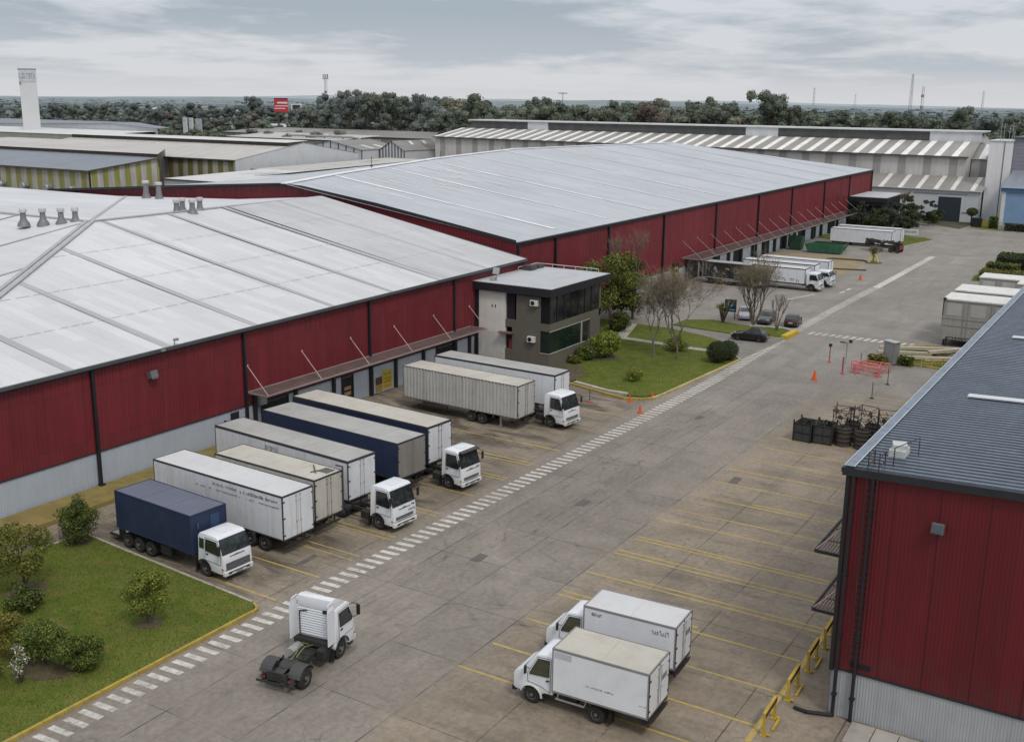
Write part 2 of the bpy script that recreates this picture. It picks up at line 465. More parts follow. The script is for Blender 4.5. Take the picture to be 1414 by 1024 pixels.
kerb('kerb', [(127.7,37.95),(129.35,40.4),(128.4,44.3)], .18, .2, mat('kerb_white', (.62,.6,.55), .75, world=True))
kerb('kerb', [(122.6,44.4),(123.0,39.9),(123.3,38.2)], .18, .16, M_KERB)
kerb('kerb', [(220.9,46.3),(236,43.3),(239.6,46.2)], .2, .16, M_KERB)
kerb('kerb', [(262,27),(263.2,38.7),(266.3,41.5),(270,41.7),(279,43.3)], .2, .16, M_KERB)
kerb('kerb', [(117.6,17),(118.8,23.5),(116.0,26.5),(126.6,26.7),(130,22)], .22, .2, mat('kerb_dirty_yellow', (.34,.27,.12), .8, var=.25, dirt=.6, ds=1.5, world=True))
sheet('path', [(111.4,40.6),(112.6,41.1),(113.4,54.3),(112.2,54.3)], .15, M_PATH)
sheet('path', [(112.2,53.6),(121,56.2),(121,57.6),(112.0,55)], .154, M_PATH)
b = MB()
b.slab([(111.2,38.9),(123.0,38.2),(122.5,44.4),(123.4,51.6),(125.8,57.4),(121.7,57.4),(121.3,51.8),(119.7,46.7),(117.8,43.2),(113.6,41.1)], .004, .012); structure('driveway', b, mat('driveway_asphalt', (.20,.185,.168), .85, var=.2, vs=.5, dirt=.3, world=True))
sheet('dirt_patch', [(91.5,49.4),(95.2,52.2),(95.6,54.4),(96.2,54.4),(97.8,51.6),(94.6,49.4)], .14, M_EARTH)
for cx, cy, r in ((34.4,43.4,.75),(39.3,55.6,.8),(33.3,52.2,1.2),(28.7,43.9,1.5),(102.6,51.3,1.4)):
    sheet('planting_bed', [(cx+r*math.cos(2*PI*i/14)*random.Random(i).uniform(.8,1.15), cy+r*math.sin(2*PI*i/14)*random.Random(i+9).uniform(.8,1.15)) for i in range(14)], .145, M_EARTH)

# raised mustard-painted walkway at the foot of the near warehouse
b = MB()
for i in range(16):
    x0 = 30 + i*1.75; b.box(x0+.01, x0+1.74, 59.6, 62.64, -.02, .30, 0)
structure('walkway', b, mat('walkway_mustard', (.235,.180,.055), .85, var=.25, dirt=.5, ds=1.0, world=True))

# ------------------------------------------------------------------ painted markings
def crosswalk():
    b = MB(); rng = random.Random(3); x = 14.0; i = 0
    while x < 168:
        c = 38.55 + .22*math.sin(x*.055) - (.45 if 70 < x < 130 else 0)*(1-abs(x-100)/30 if 70 < x < 130 else 0)
        j = rng.uniform(-.02,.02); sk = -.10
        b.poly([(x+j, c-.62, .004),(x+j+.35, c-.62, .004),(x+j+.35+sk, c+.66, .004),(x+j+sk, c+.66, .004)])
        x += .77; i += 1
    while x < 208:
        b.poly([(x,37.95,.006),(x+2.9,37.95,.006),(x+2.9,39.05,.006),(x,39.05,.006)]); x += 3.0
    y = 36.6
    while y > 24.5:
        b.poly([(128.2,y,.004),(129.8,y-.25,.004),(129.8,y+.15,.004),(128.2,y+.4,.004)]); y -= .83
    b.poly([(150,46.3,.005),(156.8,44.4,.005),(157,44.7,.005),(150.2,46.6,.005)])
    for (x,y) in ((160,41.5),(163,41.4)): b.poly([(x,y,.005),(x+2,y-.1,.005),(x+2,y+.35,.005),(x,y+.4,.005)])
    structure('crosswalk', b, M_WHITEPAINT, fix=False)
crosswalk()
def bay_lines():
    b = MB()
    def ln(x, y0, y1, w=.115, dx=0.0):
        b.poly([(x-w/2, y0, .004),(x+w/2, y0, .004),(x+dx+w/2, y1, .004),(x+dx-w/2, y1, .004)])
    # right-hand bays, single and double lines
    for x, y1, y0 in ((39.8,27.4,13.2),(42.65,27.2,13.0),(45.95,27.2,12.9),(49.45,27.2,13.3),(50.0,27.2,19.0),(53.0,27.2,12.7),(53.5,24.5,13),(56.4,27.1,12.6),(56.95,27.1,12.6),
                      (59.1,27.0,12.4),(59.55,27.0,13.4),(63.1,27.3,12.6),(65.3,26.8,12.6),(68.6,26.8,12.6),(69.1,22.8,14),(72.2,27.0,12.6),(75.4,26.8,14),(78.6,26.6,13),(82,26.5,14),(85.2,26.3,20),(93.5,25.5,17),(97.0,25.0,17),(100.2,25.0,17),(103,24.6,18)):
        ln(x, y1, y0, .13)
    ln(39.8, 14.5, 14.4)
    b.poly([(41.2,12.98,.006),(57,12.98,.006),(57,13.24,.006),(41.2,13.24,.006)])
    # left-hand bays
    for x, y1, y0 in ((40.35,39.9,45.6),(43.9,39.9,58),(46.8,39.9,47.6),(47.5,39.9,52),(50.55,39.9,50),(51.05,39.9,58),(55.4,39.9,50),(55.9,39.9,58),(60.0,39.9,46),(63.95,39.8,58),(64.4,39.8,46),(67.8,39.8,57),(68.3,39.8,46),(72.2,39.8,58),(78.5,40.2,58),(83.9,40,58)):
        ln(x, y0, y1, .12, -.15)
    structure('bay_lines', b, M_YELPAINT, fix=False)
bay_lines()
# darker repair patches in the lane
b = MB()
for x, y, w, d in ((62.2,32.4,1.3,.75),(50.6,33.3,1.1,.7),(86.5,33.8,1.2,.6),(44.4,41.9,1.6,.5),(72.5,25.2,1.4,.7)):
    b.poly([(x,y,.003),(x+w,y+.05,.003),(x+w+.1,y+d,.003),(x-.1,y+d-.05,.003)])
structure('road_patch', b, mat('patch_asphalt', (.115,.105,.098), .85, var=.25, vs=1.5, world=True), fix=False)
# faint tyre marks swinging from the bays into the lane
def tyre_marks():
    n = NT('tyre_mark'); p = n.pos(); n.out((.03,.027,.024), .9, 0, .2)
    tr = n.node('ShaderNodeBsdfTransparent'); mx = n.node('ShaderNodeMixShader'); a = n.ramp(n.noise(p, .8, 5, .65), .45, .75, 0, .20)
    n.l.new(a, mx.inputs[0]); n.l.new(tr.outputs[0], mx.inputs[1]); n.l.new(n.bsdf.outputs[0], mx.inputs[2]); n.l.new(mx.outputs[0], n.n['Material Output'].inputs['Surface'])
    b = MB(); rng = random.Random(17)
    for k in range(13):
        left = k < 8
        x = rng.uniform(42,86) if left else rng.uniform(38,72); y0 = 44 if left else 20; yt = rng.uniform(31,36.5); rr = rng.uniform(7,11); sg = rng.choice((-1,1)); pts = []
        d = -1 if left else 1
        yc = yt - d*rr
        for q in range(6): pts.append((x, y0 + (yc-y0)*q/6))
        for q in range(11): a_ = PI/2*q/10; pts.append((x + sg*rr*(1-math.cos(a_)), yc + d*rr*math.sin(a_)))
        for q in range(1,7): pts.append((x+sg*(rr+q*2.2), yt+rng.uniform(-.1,.1)))
        for off in (-.95,.95):
            L = []
            for i in range(len(pts)):
                t = Vector((pts[min(i+1,len(pts)-1)][0]-pts[max(i-1,0)][0], pts[min(i+1,len(pts)-1)][1]-pts[max(i-1,0)][1])).normalized(); nn = Vector((-t.y, t.x))
                L.append((Vector(pts[i])+nn*(off-.11), Vector(pts[i])+nn*(off+.11)))
            z = .0022+.00002*k
            for (a0,b0),(a1,b1) in zip(L[:-1], L[1:]): b.poly([(a0.x,a0.y,z),(a1.x,a1.y,z),(b1.x,b1.y,z),(b0.x,b0.y,z)])
    structure('tyre_marks', b, n.mat, fix=False)
tyre_marks()
# ------------------------------------------------------------------ building helpers
def corr(b, p0, p1, zb, zt, pitch=.3, depth=.035, m=0, out=None, clip=None):
    """corrugated sheet wall from plan point p0 to p1; zb, zt = functions of the distance along the wall"""
    p0 = Vector((p0[0], p0[1], 0)); p1 = Vector((p1[0], p1[1], 0)); d = p1-p0; L = d.length; d /= L
    n = Vector((d.y, -d.x, 0)) if out is None else Vector((*out, 0))
    prof = [(0,0),(.38,0),(.5,1),(.88,1)]
    st = []
    k = 0
    while k*pitch < L:
        for a, o in prof:
            s = (k+a)*pitch
            if s < L: st.append((s, o*depth))
        k += 1
    st.append((L, 0))
    i = len(b.v)
    for s, o in st:
        q = p0 + d*s + n*o
        b.v.append((q.x, q.y, zb(s))); b.v.append((q.x, q.y, zt(s)))
    for j in range(len(st)-1):
        b.f.append((i+2*j, i+2*j+2, i+2*j+3, i+2*j+1)); b.m.append(m)
def con(v): return lambda s: v
def lin(a, b_, L): return lambda s: a + (b_-a)*s/L

def m_clad(name, col, axis, sheet=.93, lap=3.7):
    n = NT(name); p = n.pos(); o = n.sep(p)
    s = n.math('FLOOR', n.math('DIVIDE', o[axis], sheet)); q = n.math('FLOOR', n.math('DIVIDE', o[2], lap))
    wn = n.node('ShaderNodeTexWhiteNoise', noise_dimensions='2D'); cb = n.node('ShaderNodeCombineXYZ'); n.l.new(s, cb.inputs[0]); n.l.new(q, cb.inputs[1]); n.l.new(cb.outputs[0], wn.inputs['Vector'])
    c = n.mix(n.ramp(n.noise(p, .09, 4), .3, .7), tuple(k*.85 for k in col), tuple(k*1.1 for k in col))
    g = n.noise(n.scale(p, (1.6,1.6,.10)), 1.6, 5, .62); c = n.mix(n.ramp(g, .46, .74, 0, .32), c, tuple(k*.38 for k in col))
    g2 = n.noise(n.scale(p, (2.3,2.3,.16)), 1.1, 5, .6); c = n.mix(n.ramp(g2, .58, .8, 0, .30), c, (col[0]*1.15, col[1]*2.6+.02, col[2]*2.4+.02))
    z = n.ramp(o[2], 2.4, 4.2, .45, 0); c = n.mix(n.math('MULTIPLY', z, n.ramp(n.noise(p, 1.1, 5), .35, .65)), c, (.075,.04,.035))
    c = n.mix(n.math('MULTIPLY', n.lines(o[2], lap, .035), .5), c, (.03,.006,.008))
    c = n.mix(n.math('MULTIPLY', n.lines(o[axis], sheet, .02), .35), c, (.03,.006,.008))
    sc = n.node('ShaderNodeVectorMath', operation='SCALE'); n.l.new(c, sc.inputs[0]); n.l.new(n.ramp(wn.outputs['Value'], 0, 1, .92, 1.07), sc.inputs[3])
    return n.out(sc.outputs[0], n.ramp(g, .3, .7, .36, .55), 0, .4)
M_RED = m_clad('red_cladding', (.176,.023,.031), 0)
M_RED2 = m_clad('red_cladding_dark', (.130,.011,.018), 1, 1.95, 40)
M_GREYWALL = mat('grey_wall', (.40,.44,.50), .7, var=.06, vs=.4, streak=.2, dcol=(.25,.27,.30), world=True, low=.7)
M_TRIM = mat('dark_trim', (.022,.024,.028), .5, var=.1, world=True)
M_GUT = mat('gutter_grey', (.10,.105,.11), .45, metal=.3, var=.2, world=True)
M_PIPE = mat('downpipe', (.018,.018,.022), .45, var=.1, world=True)
M_GALV = mat('galvanised', (.34,.36,.37), .45, metal=.45, var=.12, dirt=.25, world=True)
M_BROWN = mat('canopy_brown', (.150,.100,.092), .6, var=.25, dirt=.3, world=True)
M_STAY = mat('stay_pink', (.50,.36,.35), .6, world=True)
M_DARK = mat('dark_opening', (.012,.013,.015), .7, world=True)
M_BLACKGLASS = mat('dark_glass', (.010,.012,.014), .08, var=.05, spec=.6, world=True)

def m_roof(name, col, seam=1.05, along=0, amt=.10, stain=.25, stcol=(.30,.30,.30), rough=.5):
    n = NT(name); p = n.pos(); o = n.sep(p)
    a = n.noise(p, .06, 6, .6); s = n.noise(n.scale(p, (.9,.07,1) if along == 0 else (.07,.9,1)), 1, 5, .65); f = n.noise(p, 1.6, 6, .7)
    c = n.mix(n.ramp(a, .35, .65), tuple(k*.93 for k in col), tuple(min(1,k*1.05) for k in col))
    c = n.mix(n.ramp(s, .46, .75, 0, stain), c, stcol)
    c = n.mix(n.ramp(f, .58, .8, 0, stain*.8), c, tuple(k*.7 for k in stcol))
    li = n.lines(o[along], seam, .06)
    c = n.mix(n.math('MULTIPLY', li, amt), c, (.10,.10,.11))
    wn = n.node('ShaderNodeTexWhiteNoise', noise_dimensions='2D'); cb = n.node('ShaderNodeCombineXYZ')
    n.l.new(n.math('FLOOR', n.math('DIVIDE', o[along], seam)), cb.inputs[0]); n.l.new(n.math('FLOOR', n.math('DIVIDE', o[1-along], 7.4)), cb.inputs[1]); n.l.new(cb.outputs[0], wn.inputs['Vector'])
    vs_ = n.node('ShaderNodeVectorMath', operation='SCALE'); n.l.new(c, vs_.inputs[0]); n.l.new(n.ramp(wn.outputs['Value'], 0, 1, .94, 1.05), vs_.inputs[3]); c = vs_.outputs[0]
    tri = n.math('PINGPONG', o[along], seam/8)
    n.bump(tri, .35, .25)
    return n.out(c, n.ramp(f, .3, .7, rough-.08, rough+.12), 0, .35)
M_ROOF1 = m_roof('roof_white', (.60,.605,.62), stain=.30, stcol=(.45,.45,.45))
M_ROOF1G = m_roof('roof_grey_band', (.40,.405,.41), seam=.5, stain=.3)
M_ROOF1P = m_roof('roof_grey_patch', (.49,.495,.50), stain=.35)
M_ROOF2 = m_roof('roof_bluegrey', (.45,.468,.50), stain=.28, stcol=(.64,.66,.69))
M_ROOF2W = mat('roof_white_joint', (.80,.81,.82), .5, var=.1, dirt=.25, world=True)
M_ROOF3 = mat('roof_slate_blue', (.125,.150,.188), .34, metal=.30, var=.16, vs=.35, dirt=.3, dcol=(.25,.28,.32), streak=.3, world=True)

M_EDGE = mat('canopy_edge', (.30,.25,.24), .55, world=True)
def canopy(parent, x0, x1, y0, z, dep, nst, name='canopy', rise=2.1, zl=None, rod=None):
    """open louvre canopy hung from a wall facing -Y by slanting rods"""
    b = MB(); zf = lambda x: z if zl is None else z + (zl-z)*(x-x0)/(x1-x0)
    n = 13
    for i in range(n):
        y = y0 - .12 - (dep-.2)*i/(n-1)
        b.bar((x0, y, zf(x0)), (x1, y, zf(x1)), .085, .03)
    x = x0
    while x < x1+.01:
        b.bar((x, y0, zf(x)-.06), (x, y0-dep, zf(x)-.06), .06, .08); x += 1.5
    o = b.build(name, M_BROWN, parent)
    e = MB()
    e.bar((x0, y0-dep-.02, zf(x0)), (x1, y0-dep-.02, zf(x1)), .07, .14)
    e.bar((x0-.03, y0, zf(x0)), (x0-.03, y0-dep, zf(x0)), .06, .12); e.bar((x1+.03, y0, zf(x1)), (x1+.03, y0-dep, zf(x1)), .06, .12)
    e.bar((x0, y0-.05, zf(x0)+.05), (x1, y0-.05, zf(x1)+.05), .05, .07)
    e.build('edge_frame', M_EDGE, o)
    for i in range(nst):
        x = x0 + .15 + (x1-x0-.3)*i/(nst-1)
        s = MB(); s.tube((x, y0+.01, zf(x)+rise), (x, y0-dep, zf(x)+.06), .035 if rod is None else .022, n=6); s.obox((x, y0-.02, zf(x)+rise), .06, .04, .1)
        s.build('stay_rod', rod or M_STAY, o)
    return o

def roof_vent(parent, loc, h=1.5, r=.34):
    b = MB()
    b.lathe([(r*2.4,-.35),(r*2.0,0),(r*1.35,.22*h),(r*1.05,.45*h),(r*.95,h)], loc, n=14)
    o = b.build('roof_vent', M_VENT, parent, smooth=True)
    c = MB(); c.lathe([(r*1.3,h-.04),(r*1.35,h+.02),(r*1.35,h+.26),(r*1.15,h+.34),(r*.4,h+.36)], loc, n=14)
    c.build('vent_cap', M_VENTCAP, o, smooth=True)
M_VENT = mat('vent_grey', (.19,.20,.205), .6, metal=.2, var=.15, dirt=.25, world=True)
M_VENTCAP = mat('vent_cap', (.50,.50,.49), .6, var=.15, dirt=.4, world=True)

# ------------------------------------------------------------------ near warehouse
def near_warehouse():
    t = thing('warehouse', 'red clad warehouse with pale hipped roof and roof vents behind the near row of trailers', 'warehouse', (67, 62.7, 0))
    t.location = (0,0,0)
    Y = 62.7; X0, X1 = 29.5, 104.0
    ez = lambda x: 9.0 + .8*(x-39.3)/64.7
    L = X1-X0
    b = MB(); corr(b, (X0,Y), (X1,Y), con(2.72), lambda s: ez(X0+s)-.1, .31, .045)
    corr(b, (X0,150), (X0,Y), con(2.72), con(8.7), .5, .05)
    b.build('wall', M_RED, t, fix=False)
    b = MB(); corr(b, (X0,Y+.03), (X1,Y+.03), con(-.02), con(2.7), .2, .018); corr(b, (X0+.03,150), (X0+.03,Y), con(-.02), con(2.7), .5, .02)
    b.build('base_wall', M_GREYWALL, t, fix=False)
    b = MB(); b.bar((X0,Y-.055,2.71), (X1,Y-.055,2.71), .03, .07); b.build('wall_flashing', M_TRIM, t)
    # gable end towards the taller warehouse: red sheet up to the roof
    b = MB(); b.poly([(X1,Y,0),(X1,92.4,0),(X1,92.4,14.7),(X1,Y,ez(X1)-.15)]); b.poly([(X1,92.4,0),(X1,131,0),(X1,131,12.8),(X1,107,13.7),(X1,92.4,14.7)])
    b.poly([(X1,131,0),(X1,160,0),(X1,160,12.7),(X1,131,12.8)])
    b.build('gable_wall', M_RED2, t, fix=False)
    # roof
    A = (70.0,92.7,14.8); Bq = (X1+.1,92.4,15.0); ov = .35
    E0 = (X0-ov,Y-ov,ez(X0)-.06); E1 = (X1+.15,Y-ov,ez(X1)-.06)
    b = MB()
    b.poly([E0,E1,Bq,A])                                    # slope towards the yard
    b.poly([E0,A,(70,160,14.6),(X0-ov,160,ez(X0))])          # hip and wing slope
    Cq = (X1+.1,107,13.9); Dq = (X1+.1,131,13.0)
    b.poly([A,Bq,Cq]); b.poly([A,Cq,Dq]); b.poly([A,Dq,(70,160,14.6)]); b.poly([Dq,(X1+.1,160,12.9),(70,160,14.6)])
    # grey bands running up the slope, butted on top of the sheet
    sl = lambda x, y: E0[2] + (E1[2]-E0[2])*(x-E0[0])/(E1[0]-E0[0]) + ((A[2]-.0) - (E0[2]+(E1[2]-E0[2])*(70-E0[0])/(E1[0]-E0[0])))*(y-E0[1])/(A[1]-E0[1])
    for x in (36.2,44.6,53.0,61.9,71.3,79.7,87.5,96.0):
        yt = 92.3
        if x < 70: yt = Y + (92.7-Y)*(x-X0)/(70-X0) - .5
        w = .33 if x < 69 else .28
        b.poly([(x-w,Y-ov+.02,sl(x-w,Y-ov)+.02),(x+w,Y-ov+.02,sl(x+w,Y-ov)+.02),(x+w,yt,sl(x+w,yt)+.02),(x-w,yt,sl(x-w,yt)+.02)], 1)
    # duller sheets at the far end of the slope
    b.poly([(88.2,Y-ov+.02,sl(88.2,Y-ov+.02)+.012),(103.9,Y-ov+.02,sl(103.9,Y-ov+.02)+.012),(103.9,92.2,sl(103.9,92.2)+.012),(88.2,92.2,sl(88.2,92.2)+.012)], 2)
    # lap joints along the roof: short dashes
    rng = random.Random(8)
    for y in (69.3,76.4,84.2):
        x = X0 + (y-Y)/(92.7-Y)*(70-X0) + 1
        while x < 103:
            l = rng.uniform(.7,1.6)
            b.poly([(x,y,sl(x,y)+.026),(x+l,y,sl(x+l,y)+.026),(x+l,y+.07,sl(x+l,y+.07)+.026),(x,y+.07,sl(x,y+.07)+.026)], 2); x += l+rng.uniform(.1,.5)
    b.build('roof', [M_ROOF1, M_ROOF1G, M_ROOF1P], t, fix=False)
    # ridge caps and hip caps
    b = MB()
    b.bar((70,92.7,14.86), (X1,92.45,15.05), .55, .12); b.bar((70,92.7,14.86), (70,160,14.66), .55, .12)
    for o in (-.32,.32):
        b.bar((X0+o*.7,Y-ov-o*.7+.3,8.95), (70+o*.7,92.7-o*.7,14.87), .34, .1)
    b.bar((70,92.7,14.84), (X1-.2,129,13.12), .4, .08)
    b.build('ridge_cap', M_ROOF1G, t)
    wing = MB()
    for y in (74,83,93,104,116,128,140):
        xt = 69.7; x0 = X0-.3 + max(0, (70-X0)*(y-Y)/(92.7-Y)) if False else X0-.3
        def wz(x, yy): # plane E0,A,(70,160)
            return 8.83 + (14.8-8.83)*(x-(X0-ov))/(70-(X0-ov))
        xe = 69.7 if y > 92.7 else X0 + (70-X0)*(y-Y)/(92.7-Y) - .6
        wing.poly([(X0-.3,y-.2,wz(X0-.3,y)+.03),(xe,y-.2,wz(xe,y)+.03),(xe,y+.2,wz(xe,y)+.03),(X0-.3,y+.2,wz(X0-.3,y)+.03)])
    wing.build('roof_band', M_ROOF1G, t, fix=False)
    b = MB(); b.bar((X0-.2,Y-ov-.07,ez(X0)-.16), (X1+.15,Y-ov-.07,ez(X1)-.16), .2, .24); b.bar((X1+.2,Y-ov,ez(X1)-.1), (X1+.2,92.4,14.9), .12, .22)
    b.build('gutter', M_GUT, t)
    b = MB(); b.bar((X0-.2,Y-.14,ez(X0)-.32), (X1,Y-.14,ez(X1)-.32), .12, .34); b.build('eave_trim', M_TRIM, t)
    for x in (31.6,46.4,60.7,76.5,90.2):
        b = MB(); b.box(x-.11,x+.11,Y-.26,Y-.05,.3 if x < 58 else 0,ez(x)-.2)
        if x < 50: b.box(x-.2,x+.2,Y-.42,Y-.05,.3,.42)
        b.build('downpipe', M_PIPE, t)
    b = MB(); b.obox((51.4,Y-.32,7.35), .32,.22,.26, rx=R(-18)); b.box(51.3,51.5,Y-.2,Y,7.3,7.5); o = b.build('floodlight', mat('lamp_grey', (.13,.135,.14), .5, world=True), t)
    b = MB(); b.obox((51.4,Y-.50,7.24), .26,.02,.18, rx=R(-18)); b.build('lens', mat('lamp_lens', (.22,.23,.24), .2, world=True), o)
    canopy(t, 60.9, 93.2, Y-.05, 3.8, 2.15, 6, rise=2.2)
    # dark red soffit strip below the canopy, dock openings, posts and the yellow notice board
    for x0, x1 in ((72.6,74.0),(87.2,90.0),(62.5,65.5)):
        b = MB(); b.box(x0,x1,Y-.06,Y+.4,0,2.45); d = b.build('dock_door', M_DARK, t)
        f = MB(); f.box(x0-.1,x0,Y-.12,Y,0,2.55); f.box(x1,x1+.1,Y-.12,Y,0,2.55); f.box(x0-.1,x1+.1,Y-.12,Y,2.55,2.68); f.build('door_frame', M_TRIM, d)
        if x0 == 72.6:
            s = MB()
            for k in range(3): s.box(x0+.2,x1-.3,Y-.10,Y-.065,.3+.5*k,.62+.5*k)
            s.build('stacked_goods', mat('goods_tan', (.34,.22,.12), .8, var=.3, world=True), d)
    for x in (61.6,66.4,71.3,76.6,80.3,84.8,90.4,93.0):
        b = MB(); b.box(x-.14,x+.14,Y-.30,Y-.05,0,3.7); b.build('dock_post', M_TRIM, t)
    b = MB(); b.box(77.0,79.95,Y-.11,Y-.06,.05,2.3); o = b.build('notice_board', mat('board_grey', (.36,.39,.42), .6, world=True), t)
    p = MB(); 
    p.box(77.25,78.2,Y-.135,Y-.115,.15,.75,1); p.box(77.25,78.2,Y-.135,Y-.115,.82,1.55,2); p.box(78.3,79.7,Y-.135,Y-.115,.25,2.0,0)
    for k in range(4): p.box(78.5,79.5,Y-.15,Y-.137,.45+.38*k,.55+.38*k,3 if k % 2 else 1)
    p.build('poster', [mat('poster_yellow', (.46,.33,.03), .6, var=.25, vs=3, world=True), mat('poster_ochre', (.30,.19,.03), .6, world=True), mat('poster_brown', (.10,.05,.03), .6, world=True), mat('poster_green', (.16,.17,.05), .6, world=True)], o)
    b = MB(); b.box(61.9,62.6,Y-.55,Y-.05,2.55,3.15); b.box(61.98,62.3,Y-.57,Y-.55,2.62,3.08); b.build('wall_unit', M_GALV, t)
    b = MB(); b.box(59.0,59.9,Y-.06,Y-.03,1.6,2.5); b.build('wall_hatch', M_TRIM, t)
    # vents
    for x, y in ((66.0,97.5),(67.4,96.4),(68.6,95.2),(69.8,94.6)): roof_vent(t, (x,y,14.72), 1.05, .27)
    for x, y in ((81.3,92.9),(82.5,91.8),(84.4,92.7),(82.9,93.8)): roof_vent(t, (x,y,14.75), 1.15, .29)
    for x, y in ((101.6,122.0),(100.9,118.6)): roof_vent(t, (x,y,13.3), 2.1, .36)
    # small clamps and a camera on the eave
    b = MB(); b.tube((53.6,Y-.3,9.1),(53.6,Y-.3,9.5),.04); b.obox((53.65,Y-.42,9.55),.2,.09,.09); b.obox((52.3,Y-.5,9.0),.2,.12,.08); b.build('security_camera', M_GALV, t)
near_warehouse()

# ------------------------------------------------------------------ far, taller warehouse
def far_warehouse():
    t = thing('warehouse', 'long taller red warehouse with blue-grey roof crossed by white joints, beyond the office block', 'warehouse')
    Y = 65.1; X0, X1 = 106.4, 269.0
    ez = lambda x: 11.2 + .8*(x-X0)/(X1-X0)
    rid = [(105.9,100.4,16.1),(120,103.0,16.6),(150,108,17.4),(180,111,17.95),(212,109.4,17.85),(245.5,106.5,17.65)]
    b = MB(); corr(b, (X0,Y), (X1,Y), con(2.4), lambda s: ez(X0+s)-.1, .42, .05)
    # near gable, stepped to the roof line
    gp = [(65.1,11.1),(85.5,14.2),(97.7,15.7),(101.7,15.85),(120,14.7),(150,12.6)]
    def gz(s):
        y = 150 - s
        for (a,za),(c,zc) in zip(gp[:-1], gp[1:]):
            if a <= y <= c: return za+(zc-za)*(y-a)/(c-a)
        return gp[0][1] if y < 65.1 else gp[-1][1]
    corr(b, (X0,150), (X0,Y), con(2.4), gz, .42, .05)
    b.build('wall', M_RED, t, fix=False)
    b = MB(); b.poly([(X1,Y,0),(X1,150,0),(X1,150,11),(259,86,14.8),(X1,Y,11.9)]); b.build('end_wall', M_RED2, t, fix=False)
    b = MB(); corr(b, (X0,Y+.03), (X1,Y+.03), con(-.02), con(2.4), .4, .02); b.build('base_wall', M_GREYWALL, t, fix=False)
    b = MB(); b.bar((X0,Y-.055,2.4), (X1,Y-.055,2.4), .03, .07); b.build('wall_flashing', M_TRIM, t)
    b = MB(); ov = .35
    E = lambda x: (x, Y-ov, ez(x)-.05)
    xs = [X0-.15] + [p[0] for p in rid[1:-1]] + [X1+.2]
    for i in range(len(rid)-1):
        b.poly([E(xs[i]), E(xs[i+1]), rid[i+1], rid[i]])
        b.poly([rid[i], rid[i+1], (rid[i+1][0], 150, 12.2), (rid[i][0], 150, 12.6)])
    b.poly([rid[-1], E(X1+.2), (X1+.2,150,11.5), (245.5,150,12.2)])
    def rz(x, y):
        for i in range(len(rid)-1):
            if rid[i][0] <= x <= rid[i+1][0] or i == len(rid)-2:
                k = (x-rid[i][0])/(rid[i+1][0]-rid[i][0]); yr = rid[i][1]+k*(rid[i+1][1]-rid[i][1]); zr = rid[i][2]+k*(rid[i+1][2]-rid[i][2])
                return ez(x)-.05 + (zr-ez(x)+.05)*(y-Y+ov)/(yr-Y+ov), yr
    x = 118.2; k = 0; rng = random.Random(5)
    while x < 262:
        yr = rz(x, 70)[1]
        top = yr if x < 245 else 106 - (x-245)*1.6
        if x < 215:
            w = .30 if x < 185 else .2
            ys = [Y+1.6]
            while ys[-1] < top-.5: ys.append(min(top-.3, ys[-1]+rng.uniform(5,9)))
            for a, c in zip(ys[:-1], ys[1:]):
                ww = w*rng.uniform(.75,1.2); dx = .05
                pts = [(x-ww,a),(x+ww,a),(x+ww,c-.05),(x-ww,c-.05)]
                b.poly([(px,py,rz(px,py)[0]+.05) for px,py in pts], 1)
                b.poly([(px+2*ww+.06,py,rz(px+ww,py)[0]+.03) for px,py in ((x-ww,a),(x-ww+.16,a),(x-ww+.16,c),(x-ww,c))], 2)
        else:
            b.poly([(px,py,rz(px,py)[0]+.05) for px,py in ((x-.15,Y+1),(x+.15,Y+1),(x+.15,top-1),(x-.15,top-1))], 2)
        x += 14.4 if x < 170 else 15.5
    # scuffed pale sheets near the ridge
    for i in range(26):
        px = rng.uniform(112,150); py = rng.uniform(84,101); l = rng.uniform(1.5,5); w = rng.uniform(.1,.35)
        b.poly([(a,c,rz(a,c)[0]+.04) for a,c in ((px,py),(px+w,py),(px+w,py+l),(px,py+l)) ], 1)
    b.build('roof', [M_ROOF2, M_ROOF2W, mat('roof_joint_shadow', (.28,.29,.31), .7, world=True)], t, fix=False)
    b = MB()
    for i in range(len(rid)-1): b.bar((rid[i][0],rid[i][1],rid[i][2]+.08), (rid[i+1][0],rid[i+1][1],rid[i+1][2]+.08), .9, .12)
    b.build('ridge_cap', M_ROOF2W, t)
    b = MB(); b.bar((X0-.2,Y-ov-.05,ez(X0)-.02), (X1+.3,Y-ov-.05,ez(X1)-.02), .24, .1, 1); b.bar((X0-.1,Y-.2,ez(X0)-.22), (X1+.1,Y-.2,ez(X1)-.22), .22, .34)
    for (a,za),(c,zc) in zip(gp[:-1], gp[1:]): b.bar((X0-.12,a,za+.12), (X0-.12,c,zc+.12), .14, .36)
    b.build('eave_trim', [M_TRIM, M_GUT], t)
    for x in (106.6,115.4,129.8,147.8,168.5,189.0,208.0,229.8,249.3,268.9):
        b = MB(); b.box(x-.15,x+.15,Y-.32,Y-.05,0,ez(x)-.3); b.build('downpipe', M_PIPE, t)
    canopy(t, 155.2, 247.5, Y-.05, 3.75, 3.3, 17, rise=2.6, rod=M_GALV)
    for x0, x1 in ((157.4,162),(168.5,171.5),(178,182),(192.5,196.5),(203,207),(214,217.5),(223,226),(236,240)):
        b = MB(); b.box(x0,x1,Y-.08,Y+.5,0,2.9); b.build('dock_door', M_DARK, t)
    for k, x in enumerate(range(157, 247, 6)):
        b = MB(); b.box(x-.25,x+.25,Y-.5,Y-.1,0,3.5); b.build('dock_post', M_TRIM, t)
    b = MB(); b.box(151.6,153.6,Y-.35,Y-.1,0,3.3); o = b.build('door_surround', M_TRIM, t)
